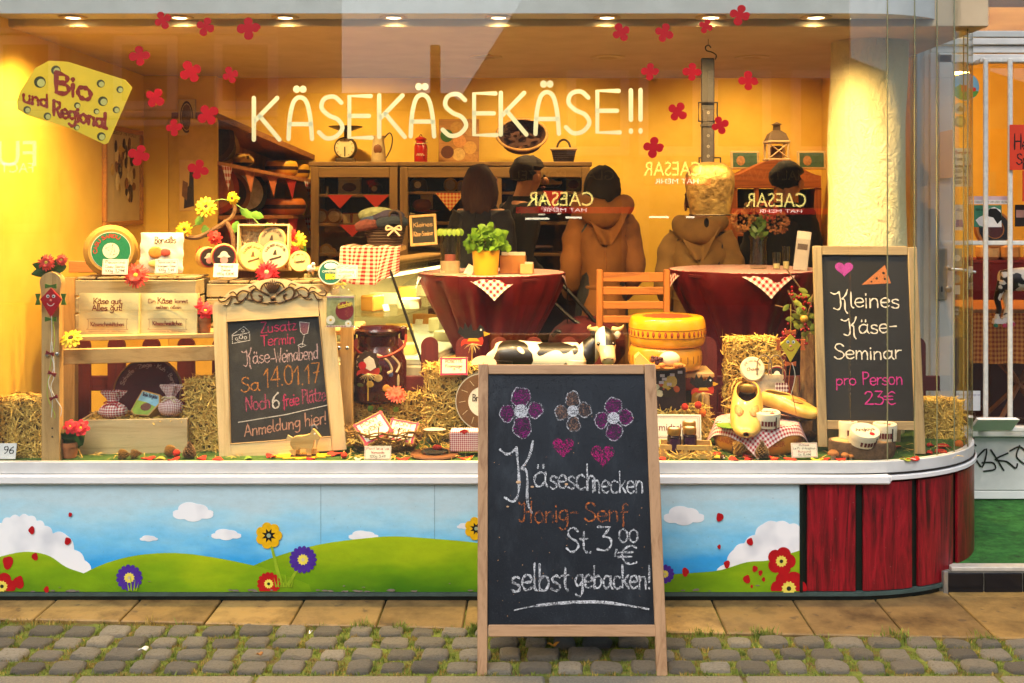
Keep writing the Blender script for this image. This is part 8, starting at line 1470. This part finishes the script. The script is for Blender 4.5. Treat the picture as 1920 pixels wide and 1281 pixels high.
# bar tables with red covers
def bartable(label,px,Y,ptop,rpx,gl,seed):
    r=S(rpx,Y);zt=Z_(ptop,Y)-.1;t=thing('bar_table',label,'table',(X_(px,Y),Y,.1));MB().lathe([(.001,zt),(r,zt),(r*1.01,zt-.012),(r,zt-.024),(.001,zt-.024)],40).build('table_top',pm('#5a0d10',.8),t);MB().lathe([(.03,.03),(.03,zt-.03)],14).build('pole',PK,t);MB().lathe([(.22,0),(.22,.02),(.001,.03)],24).build('foot',PK,t)
    def cov(u,v_):
        a=2*math.pi*u;f=v_;rad=r*(1.015-.70*math.sin(min(1,f*1.25)*math.pi/2)**1.25)+(.05*max(0,f-.8));rad*=1+(.24*abs(math.sin(4.5*a+seed))**.7-.10+.07*math.sin(15*a+2*seed+2*f)+.025*math.sin(31*a))*f**.55;return(rad*math.cos(a),rad*math.sin(a),zt+.003-f*(zt-.25))
    MB().sheet(160,26,cov).build('stretch_cover',pm('#5a070c',.5,.4,8),t,60);MB().lathe([(.001,zt+.004),(r*1.0,zt+.004),(r*1.012,zt+.001)],48).build('cover_top',pm('#7d1014',.8,.15),t)
    cl=thing('table_cloth',gl,'cloth',(X_(px,Y),Y,zt+.1+.006));a0=RD(45+seed*4)
    def gf(u,v_):
        x,y=(u-.5)*1.9*r,(v_-.5)*1.9*r;ca,sa=math.cos(a0),math.sin(a0);x,y=x*ca-y*sa,x*sa+y*ca;q=math.hypot(x,y)
        if q>r:k_=(r+.15*(q-r))/q;return(x*k_,y*k_,-(q-r)*.9)
        return(x,y,0)
    MB().sheet(34,34,gf).build('cloth',ging('#b01a26',26,'UV'),cl,60);return zt+.1+.008
Z1=bartable('round bar table under a dark red stretch cover, left one',922,5.85,512,136,'small gingham cloth on the left bar table',1.0);Z2=bartable('round bar table under a dark red stretch cover, right one',1398,5.85,506,142,'small gingham cloth on the right bar table',1.6)
cj=thing('candle_jar','tall glass cylinder with sand and candle on the left bar table','candle',(X_(844,5.62),5.62,Z1));r_=S(19,5.62);h_=S(88,5.62);MB().lathe([(r_,0),(r_,h_)],30,None).build('glass_cylinder',thin_glass((.95,.94,.9,1),1.5),cj);MB().lathe([(r_*.96,.004),(r_*.96,h_*.28),(.001,h_*.30)],26).build('sand',pm('#b0977a',.95,.15,60,.3,100),cj);MB().lathe([(.028,h_*.29),(.028,h_*.42),(.001,h_*.43)],16).build('candle',pm('#8a4a44',.6),cj);MB().lathe([(r_*1.7,-.002),(r_*1.75,.006),(.001,.003)],30).build('saucer',pm('#c9b8a0',.4),cj)
for j in range(16):a=2*math.pi*j/16;leaf(MB(),Vector((r_*1.02*math.cos(a),r_*1.02*math.sin(a),h_*.97)),Vector((.3*math.cos(a),.3*math.sin(a),-1))*.035,.012).build('ivy_leaf',leafmat('#5c7a24','#93a83c'),cj,60)
bs2=thing('basil_plant','bushy green basil plant in a yellow pot on the left bar table','potted plant',(X_(911,5.60),5.60,Z1-.002));kp=5.6/F;r_=26*kp;h_=46*kp;MB().lathe([(r_*.82,0),(r_*.86,.004),(r_*1.0,h_),(r_*.95,h_),(r_*.9,h_*.9),(.001,h_*.88)],32).build('pot',pm('#dca628',.45,.08,10),bs2);r=random.Random(31)
BAS=leafmat('#3c6a14','#7da22c'); 
for i in range(150):
    th_=r.uniform(0,6.28);ph=r.random()**.6*1.5;d=Vector((math.sin(ph)*math.cos(th_),math.sin(ph)*math.sin(th_)*.8,math.cos(ph)*.78));q=r.uniform(.55,1.0);base=Vector((0,0,h_*1.05))+Vector((d.x*.105,d.y*.095,d.z*.135))*q
    sz=r.uniform(.028,.050);o=MB();dirv=(d+Vector((r.gauss(0,.4),r.gauss(0,.4),-.45+r.gauss(0,.3)))).normalized();leaf(o,base,dirv*sz,sz*.42,5,-.35);o.build('leaf',BAS,bs2,60)
for a,b,c in((.03,.02,.09),(-.02,.0,.1),(.0,-.03,.11)):MB().tube([(0,0,h_*.85),(a,b,h_+c)],.002,5).build('stem',BAS,bs2)
for i,(px,py0,px1,hx_,Y,wd)in enumerate(((938,466,986,'#a8703a',5.70,'brown, left'),(976,484,1000,'#c99a62',5.66,'pale, right'))):t=thing('flyer_box','small upright flyer box on the left bar table, '+wd,'box',(X_((px+px1)/2,Y),Y,Z1),rz=RD(-8));w_,h_=S(px1-px,Y),S(506-py0,Y);MB().box((0,0,h_*.42),(w_,.05,h_*.84),.003).build('holder',pm(hx_,.6,.1),t);MB().box((0,.012,h_*.62),(w_*.94,.012,h_*.75),.001).build('flyer',pm('#c9bcae',.5,.1),t)
t=thing('folded_flyer','folded white flyer leaning beside the candle jar','flyer',(X_(876,5.60),5.6,Z1),rot=(RD(-24),RD(28),0));MB().box((0,0,.025),(.04,.002,.06),.0003).build('sheet',pm('#cfc4b0',.5,.2,60),t)
# things on the right bar table
vz=thing('flower_vase','glass vase of dried hydrangeas and green leaves on the right bar table','vase',(X_(1422,5.82),5.82,Z2));MB().lathe([(.04,0),(.045,.02),(.04,.14),(.05,.17)],22).build('glass_vase',thin_glass((.9,.92,.85,1),1.5),vz);r=random.Random(17)
for cx,cz_,rr_,hx_ in((-.09,.25,.055,'#8a5a2c'),(.10,.24,.06,'#7a4a2a'),(-.03,.30,.05,'#6a4a24'),(.05,.30,.05,'#8a3424')):
    mb=MB()
    for _ in range(90):d=Vector((r.gauss(0,1),r.gauss(0,1),r.gauss(0,1))).normalized();leaf(mb,Vector((cx,0,cz_))+d*rr_*.8,(d+Vector((r.gauss(0,.5),r.gauss(0,.5),r.gauss(0,.5)))).normalized()*.02,.008,2)
    mb.build('dried_bloom',pm(hx_,.8,.3,60),vz,0)
for i in range(26):a=r.uniform(0,6.28);leaf(MB(),Vector((r.uniform(-.03,.03),r.uniform(-.03,.03),.15+r.random()*.1)),Vector((math.cos(a)*.7,math.sin(a)*.7,r.uniform(.1,1)))*.06,.012).build('leaf',leafmat('#24401a','#4f6a26'),vz,60)
fh=thing('flyer_holder','acrylic holder with white leaflets on the right bar table','holder',(X_(1500,5.66),5.66,Z2),rot=(RD(-8),RD(6),RD(-18)));MB().box((0,0,.10),(.07,.02,.20),.002).build('leaflet',pm('#cfc6c0',.4,.12,20),fh);MB().box((0,-.016,.08),(.08,.004,.16),.001).build('clear_front',thin_glass((.96,.96,.96,1),1.5),fh);MB().box((0,-.011,.12),(.05,.0012,.03),.0).build('print',pm('#6a5a56',.5),fh)
for px,rr_,hh,wd in((1456,.022,.09,'left of two'),(1474,.020,.12,'right of two')):t=thing('drinking_glass','small clear glass beside the vase, '+wd,'glass',(X_(px,5.72),5.72,Z2));MB().lathe([(.001,.003),(rr_*.8,.002),(rr_,hh),(rr_*.94,hh),(rr_*.75,.006),(.001,.006)],18).build('tumbler',thin_glass((.93,.95,.93,1),1.5),t);MB().lathe([(.001,.008),(rr_*.7,.008),(rr_*.74,hh*.35),(.001,hh*.35)],16).build('candle_wax',pm('#e0d0a0',.5),t)
# chair
chr_=thing('wooden_chair','brown wooden chair with slatted back behind the cow','chair',(X_(1187,5.62),5.62,.1));zc_=lambda py:Z_(py,5.62)-.1;W_CH=wood('#a86424','#7d4415',0);W_CHV=wood('#a86424','#7d4415',2);cw3=S(126,5.62)
for sx in(-1,1):MB().box((sx*cw3/2,0,zc_(505)/2),(.032,.032,zc_(505)),.005).build('back_post',W_CHV,chr_);MB().box((sx*cw3/2,.36,zc_(760)/2),(.032,.032,zc_(760)),.004).build('front_leg',W_CHV,chr_);MB().box((sx*cw3/2,.18,zc_(850)),(.02,.33,.03),.003).build('stretcher',W_CH,chr_)
for p0,p1 in((511,529),(538,553),(565,580),(592,606)):MB().box((0,0,zc_((p0+p1)/2)),(cw3-.033,.018,S(p1-p0,5.62)),.004).build('back_slat',W_CH,chr_)
MB().box((0,.17,zc_(755)),(cw3+.05,.42,.035),.008).build('seat',W_CH,chr_)
# pushchair
psh=thing('pushchair','dark pushchair with slanting handles and red seat between the tables','pushchair',(X_(1075,6.05),6.05,.1));zz2=lambda py:Z_(py,6.05)-.1;xx2=lambda px:X_(px,6.05)-X_(1075,6.05)
for p in([(1032,522),(1060,540),(1140,632)],[(1026,556),(1078,603),(1100,608)],[(1035,630),(1050,622),(1075,660)]):MB().tube(smooth_pts([(xx2(a),0,zz2(b))for a,b in p],4),.011,8).build('handle_tube',pm('#120e0c',.35),psh)
MB().ell((.08,.1,zz2(650)),(.22,.2,.16),18,10).build('seat_shell',pm('#5a0f10',.8,.2),psh)
for x,y in((-.2,-.1),(.3,-.1),(-.2,.3),(.3,.3)):MB().lathe([(.02,-.015),(.09,-.015),(.09,.015),(.02,.015)],18,T(x,y,.09,RD(90))).build('wheel',PK,psh)
MB().tube([(xx2(1065),.02,zz2(540)),(xx2(1064),.03,zz2(640))],.003,5).build('strap',PK,psh)
# hutch at the right, with lantern and pictures
YH=7.45;hut=thing('pine_hutch','orange pine hutch with arched top and glazed doors at the right rear','hutch',(X_(1455,YH),YH,.1));zh=lambda py:Z_(py,YH)-.1;xh=lambda px:X_(px,YH)-X_(1455,YH);HM=wood('#a85a22','#7d3c14',0);HV=wood('#a85a22','#7d3c14',2)
MB().prism([(xh(1372),zh(352))]+[(xh(1372+166*i/16),zh(330-30*math.sin(math.pi*i/16)**1.6))for i in range(17)]+[(xh(1538),zh(352))],-.02,.34).build('arched_top',HM,hut);MB().box((0,.33,zh(352)/2),(xh(1535)-xh(1374),.02,zh(352)-.01),0).build('back_panel',DK,hut)
for px in(1376,1418,1455,1492,1533):MB().box((xh(px),0,zh(352)/2),(.045 if px in(1376,1533)else.03,.03,zh(352)-.004),.004).build('door_stile',HV,hut)
for py in(395,440,490):MB().box((0,.004,zh(py)),(xh(1530)-xh(1380),.022,.022),.003).build('glazing_bar',HM,hut)
for sx in(1374,1536):MB().box((xh(sx),.17,zh(352)/2),(.02,.3,zh(352)-.01),.002).build('side_panel',HV,hut)
MB().box((0,.02,.35),(xh(1533)-xh(1376)-.04,.04,.68),.004).build('lower_door',HM,hut);r=random.Random(44)
for py in(395,440,490):MB().box((0,.18,zh(py)+.012),(xh(1530)-xh(1380),.24,.012),.002).build('shelf',HM,hut)
ln=thing('white_lantern','white lantern with crossed panes and grey roof on the hutch','lantern',(X_(1456,YH+.12),YH+.12,Z_(302,YH+.12)));lk=YH/F;lw,lh=40*lk,36*lk;WL=pm('#cdb48c',.5)
for sx in(-1,1):
    for sy in(-1,1):MB().box((sx*lw*.46,sy*lw*.46,lh/2),(.014,.014,lh),.002).build('corner_post',WL,ln)
for z in(.008,lh):MB().box((0,0,z),(lw*1.1,lw*1.1,.016),.003).build('tray',WL,ln)
for s in(-1,1):MB().tube([(-lw*.42*s,-lw*.47,.02),(lw*.42*s,-lw*.47,lh-.015)],.005,4).build('cross_bar',WL,ln)
MB().loft([[(-lw*.5*k_,-lw*.5*k_,z),(lw*.5*k_,-lw*.5*k_,z),(lw*.5*k_,lw*.5*k_,z),(-lw*.5*k_,lw*.5*k_,z)]for k_,z in((1,lh+.01),(.75,lh+.055),(.4,lh+.075),(.3,lh+.08),(.3,lh+.115),(.45,lh+.118),(.05,lh+.135))]).build('roof',pm('#5a4630',.5),ln);MB().box((0,0,lh*.45),(lw*.5,lw*.5,lh*.7),.01).build('candle_block',pm('#6a4a28',.8,.4),ln)
for px,wd in((1397,'left of the lantern'),(1522,'right of the lantern')):t=thing('tray_picture','pale framed green picture on the hutch, '+wd,'picture',(X_(px,YH+.2),YH+.2,Z_(318,YH+.2)),rot=(RD(-8),0,0));MB().box((0,0,.065),(.20,.014,.13),.012).build('frame',pm('#c2a670',.5),t);MB().box((0,-.0075,.065),(.165,.002,.10),.0).build('print',pm('#3c5a48',.5,.4,30),t);MB().ell((-.03,-.009,.06),(.03,.001,.035),12,5).build('printed_figure',pm('#a8784a',.5,.5,60),t)
# cowbell on its strap
cbl=thing('cowbell','large worn bronze cowbell hanging on a leather strap by the window','cowbell',P(1331,405,4.95));kb=4.95/F
n=N('bronze');v=n.co();k=n.ramp(n.noise(v,12,6,.7),[(.3,C('#4a3416')),(.5,C('#96733a')),(.7,C('#b8964e')),(.85,C('#7d5c2c'))]);n.bump(n.noise(v,26,5,.7),.8,.01);BRZ=n.fin(k,.42,.75)
def bring(y,w_,dep):return[(w_/2*kb*math.copysign(abs(math.cos(a))**.8,math.cos(a)),dep*kb*math.copysign(abs(math.sin(a))**.8,math.sin(a)),(405-y)*kb)for a in[2*math.pi*j/36 for j in range(36)]]
MB().loft([bring(404,72,26),bring(396,74,27),bring(370,86,31),bring(345,92,34),bring(328,90,33),bring(314,76,27),bring(306,50,18),bring(304,20,8)],True).build('bell_body',BRZ,cbl,60);MB().tube([tuple(p)for p in bring(403,75,28)],.004,6,closed=True).build('rim',pm('#3a2c18',.5,.3,20,metal=.5),cbl);MB().ell((-.015,0,-.03),(.012,.012,.022),12,8).build('clapper',pm('#1c1712',.5),cbl)
for sx in(-1,1):MB().tube([(sx*20*kb,0,(405-312)*kb),(sx*20*kb,0,(405-296)*kb),(sx*8*kb,0,(405-296)*kb)],.004,6).build('staple',pm('#3a3026',.4,.2,20,metal=.7),cbl)
LEA=pm('#1f1812',.55,.3,30,.3,80);m_=MB();yy=lambda py:(405-py)*kb
MB().box((-4*kb,0,yy(210)),(25*kb,.010,yy(110)-yy(312)),.004).build('strap',LEA,cbl);MB().box((-4*kb,-.010,yy(262)),(22*kb,.008,yy(196)-yy(310)),.004).build('strap_end',pm('#2a2118',.55,.3,30,.3,80),cbl)
for q in((-22,195),(14,195),(14,232),(-22,232)):pass
MB().tube([(-22*kb,-.014,yy(193)),(13*kb,-.014,yy(193)),(13*kb,-.014,yy(228)),(-22*kb,-.014,yy(228))],.0042,6,closed=True).build('buckle',pm('#2a2420',.4,.2,20,metal=.7),cbl);MB().box((-4*kb,-.016,yy(236)),(30*kb,.006,.012),.003).build('keeper',LEA,cbl)
for py in(212,255,275,293):MB().ring(-4*kb,yy(py),.003,.0065,-.0146,14).build('eyelet',pm('#a8a090',.3,.1,20,metal=.8),cbl)
MB().tube(smooth_pts([(10*kb,0,yy(112)),(12*kb,0,yy(104)),(4*kb,0,yy(98)),(-6*kb,0,yy(95)),(-8*kb,0,yy(88)),(-2*kb,0,yy(85)),(2*kb,0,yy(90))],4),.0028,6).build('hook',pm('#2a2420',.4,.2,20,metal=.7),cbl);MB().tube([(-3*kb,0,yy(86)),(-3*kb,0,2.326-cbl.location.z)],.0012,4).build('wire',PK,cbl)
# ================================================================== PEOPLE
def person(label,px,Y,ptop,rz,coat,hair,hems,style,lean=0,trousers='#201c1c',long_hair=False,hood=False,rx=0,skin='#b07a54',wide=1.0):
    H=Z_(ptop,Y)-.1;t=thing('person',label,'person',(X_(px,Y),Y,.1),rot=(0,0,rz));s=H/1.72
    J={'pel':(0,0,.95,.125),'wa':(0,0,1.10,.120),'ch':(0,-lean*.4,1.30,.135),'nb':(0,-lean*.8,1.44,.07),'nk':(0,-lean,1.49,.052),'hd':(0,-lean*1.35-.01,1.60,.088),'tp':(0,-lean*1.45,1.69,.055)}
    for q,sg in(('l',-1),('r',1)):J.update({'sh'+q:(sg*.15*min(1,wide+.1),-lean*.7,1.40,.062),'el'+q:(sg*.22*wide,.03-lean*.5,1.13,.045),'wr'+q:(sg*.18*min(1,wide+.1),-.16-lean*.5,.97,.032),'ha'+q:(sg*.16,-.22-lean*.5,.96,.034),'fi'+q:(sg*.13,-.27-lean*.5,.95,.018),'hp'+q:(sg*.09,0,.90,.085),'kn'+q:(sg*.10,-.02,.50,.058),'an'+q:(sg*.10,.02,.09,.042),'to'+q:(sg*.11,-.15,.04,.035)})
    E=[('pel','wa'),('wa','ch'),('ch','nb'),('nb','nk'),('nk','hd'),('hd','tp')]
    for q in 'lr':E+=[('ch','sh'+q),('sh'+q,'el'+q),('el'+q,'wr'+q),('wr'+q,'ha'+q),('ha'+q,'fi'+q),('pel','hp'+q),('hp'+q,'kn'+q),('kn'+q,'an'+q),('an'+q,'to'+q)]
    ks=list(J);me_=bpy.data.meshes.new('body');me_.from_pydata([tuple(c*s for c in J[k_][:3])for k_ in ks],[(ks.index(a),ks.index(b))for a,b in E],[]);o=bpy.data.objects.new('body',me_);col.objects.link(o);o.parent=t
    o.modifiers.new('skin','SKIN');sv=me_.skin_vertices[0].data
    for i,k_ in enumerate(ks):sv[i].radius=(J[k_][3]*s,J[k_][3]*s);sv[i].use_root=(k_=='pel')
    sb_=o.modifiers.new('smooth','SUBSURF');sb_.levels=2;sb_.render_levels=2
    n=N('figure');v=n.co();sp=n.n('SeparateXYZ');n.l(v,sp.inputs[0]);k=n.mix(n.math('GREATER_THAN',sp.outputs[2],1.44*s),C(trousers),C(skin));me_.materials.append(n.fin(k,.6))
    cm_=pm(coat,.85,.3,7,.5,22);nz=lambda p,k_,q:q*noise.noise(Vector(p)*k_+Vector((px,0,0)))
    secs=smooth_pts([(hems,.205*wide,.17),(hems+.10,.20*wide,.165),(.92,.178*wide,.14),(1.05,.168*wide,.135),(1.18,.18*wide,.145),(1.32,.195*wide,.14),(1.40,.172*wide,.11),(1.45,.11,.08),(1.49,.08,.07)],4);rings=[]
    for z,a_,b_ in secs:
        f=max(0,(1.1-z)/.5);ly=-lean*max(0,(z-.95)/.5)*.8;rg=[]
        for a in[2*math.pi*j/44 for j in range(44)]:
            x,y=a_*math.cos(a),b_*math.sin(a);g=1+nz((x,y,z*.5),9,.13)+nz((x,y,z*2.2),7,.09)+.05*f*math.sin(9*a+2*z);rg.append((s*x*g,s*(y*g+ly),s*z))
        rings.append(rg)
    MB().loft(rings,False).build('coat',cm_,t,60);k_=min(range(len(secs)),key=lambda q:abs(secs[q][0]-1.02));MB().tube(rings[k_],s*.010,6,closed=True).build('waist_cord',cm_,t,60);k_=len(secs);MB().tube([(s*.004,rings[q][11][1]+.003,rings[q][11][2])for q in range(2,k_-6)],s*.005,5).build('back_seam',cm_,t,60)
    for sg in(-1,1):
        pp=smooth_pts([(sg*.135*wide,-lean*.7,1.405),(sg*.20*wide,.01-lean*.6,1.31),(sg*.235*wide,.03-lean*.5,1.12),(sg*.215*wide,-.07-lean*.5,1.02),(sg*.18*min(1,wide+.1),-.165-lean*.5,.965)],7);MB().tube([tuple(c*s for c in p)for p in pp],[s*(.078-.030*i/len(pp))*(1+.04*math.sin(i*1.7+sg)+nz(p,11,.22))for i,p in enumerate(pp)],16).build('sleeve',cm_,t,60)
    hy=-lean*1.4;hm=wood(hair,'#070504',2,5,.85)
    if long_hair:MB().ell((0,s*(.03+hy),s*(1.545 if not hood else 1.585)),(s*(.085+.03*wide),s*.105,s*(.165 if not hood else.14)),22,14,fn=lambda d:1+.05*math.sin(13*math.atan2(d.y,d.x))*(1-.5*d.z)+nz(d,3.5,.07)).build('hair',hm,t,60)
    else:MB().ell((0,s*(.018+hy),s*1.645),(s*.097,s*.112,s*.098),20,12,fn=lambda d:1+.03*math.sin(23*d.x+9*d.z)+nz(d,4,.16)-(.30 if d.y<-.3 and d.z<.25 else 0)-(.12 if d.z<-.5 else 0)).build('hair',hm,t,60)
    for sg in(-1,1):MB().ell((sg*s*.090,s*(hy-.005),s*1.60),(s*.012,s*.026,s*.034),10,7).build('ear',pm(skin,.6),t)
    MB().ell((0,s*(hy-.098),s*1.585),(s*.015,s*.024,s*.024),10,7).build('nose',pm(skin,.6),t)
    for sg in(-1,1):MB().ell((sg*s*.033,s*(hy-.080),s*1.615),(s*.012,s*.010,s*.008),10,6).build('eye',pm('#1c1410',.3),t)
    MB().ell((0,s*(hy-.085),s*1.545),(s*.026,s*.010,s*.007),10,6).build('mouth',pm('#8a4a3c',.6),t)
    if hood:
        pp=smooth_pts([(-.08,-.09-lean,1.48),(-.125,.0-lean*.8,1.50),(-.10,.10-lean*.6,1.485),(0,.14-lean*.6,1.44),(.10,.10-lean*.6,1.475),(.125,.0-lean*.8,1.50),(.08,-.09-lean,1.48)],6);m_=MB();L2=len(pp)
        m_.tube([tuple(c*s for c in p)for p in pp],[s*(.032+.05*math.sin(math.pi*i/(L2-1))**1.5)*(1+nz(p,9,.35))for i,p in enumerate(pp)],16);m_.build('hood',cm_,t,60);m_=MB();m_.sheet(14,10,lambda u,v_:(s*(.13*(u-.5)*2*(1-.75*v_)),s*(.165+.02*math.sin(6*u+4*v_)-lean*.6),s*(1.47-.20*v_)));m_.build('hood_back',cm_,t,60)
    return t
PI=math.pi
person('customer with long dark hair and dark coat seen from behind at the counter',902,6.62,305,PI-.25,'#1c1a1e','#3a1e0e',.55,0,long_hair=True,wide=.72)
person('man with short hair and dark jacket bending forward beside the counter',946,7.0,297,PI*.62,'#191718','#2a1c10',.75,0,lean=.12)
person('customer in a long tan hooded coat seen from behind',1128,6.45,312,PI+.12,'#7d4d1e','#1a100a',.42,0,hood=True,wide=.80,long_hair=True)
person('customer in a beige jacket standing behind the cowbell',1312,6.45,350,PI-.2,'#8a6838','#4a160c',.72,0,hood=True,wide=.94,lean=.03)
person('street reflection of a bearded man in a black jacket, built solid by the hutch',1462,6.75,308,PI*.72,'#121112','#120c0a',.7,0,lean=.06)  # mirrored passer-by from the street, modelled as a solid figure inside the shop
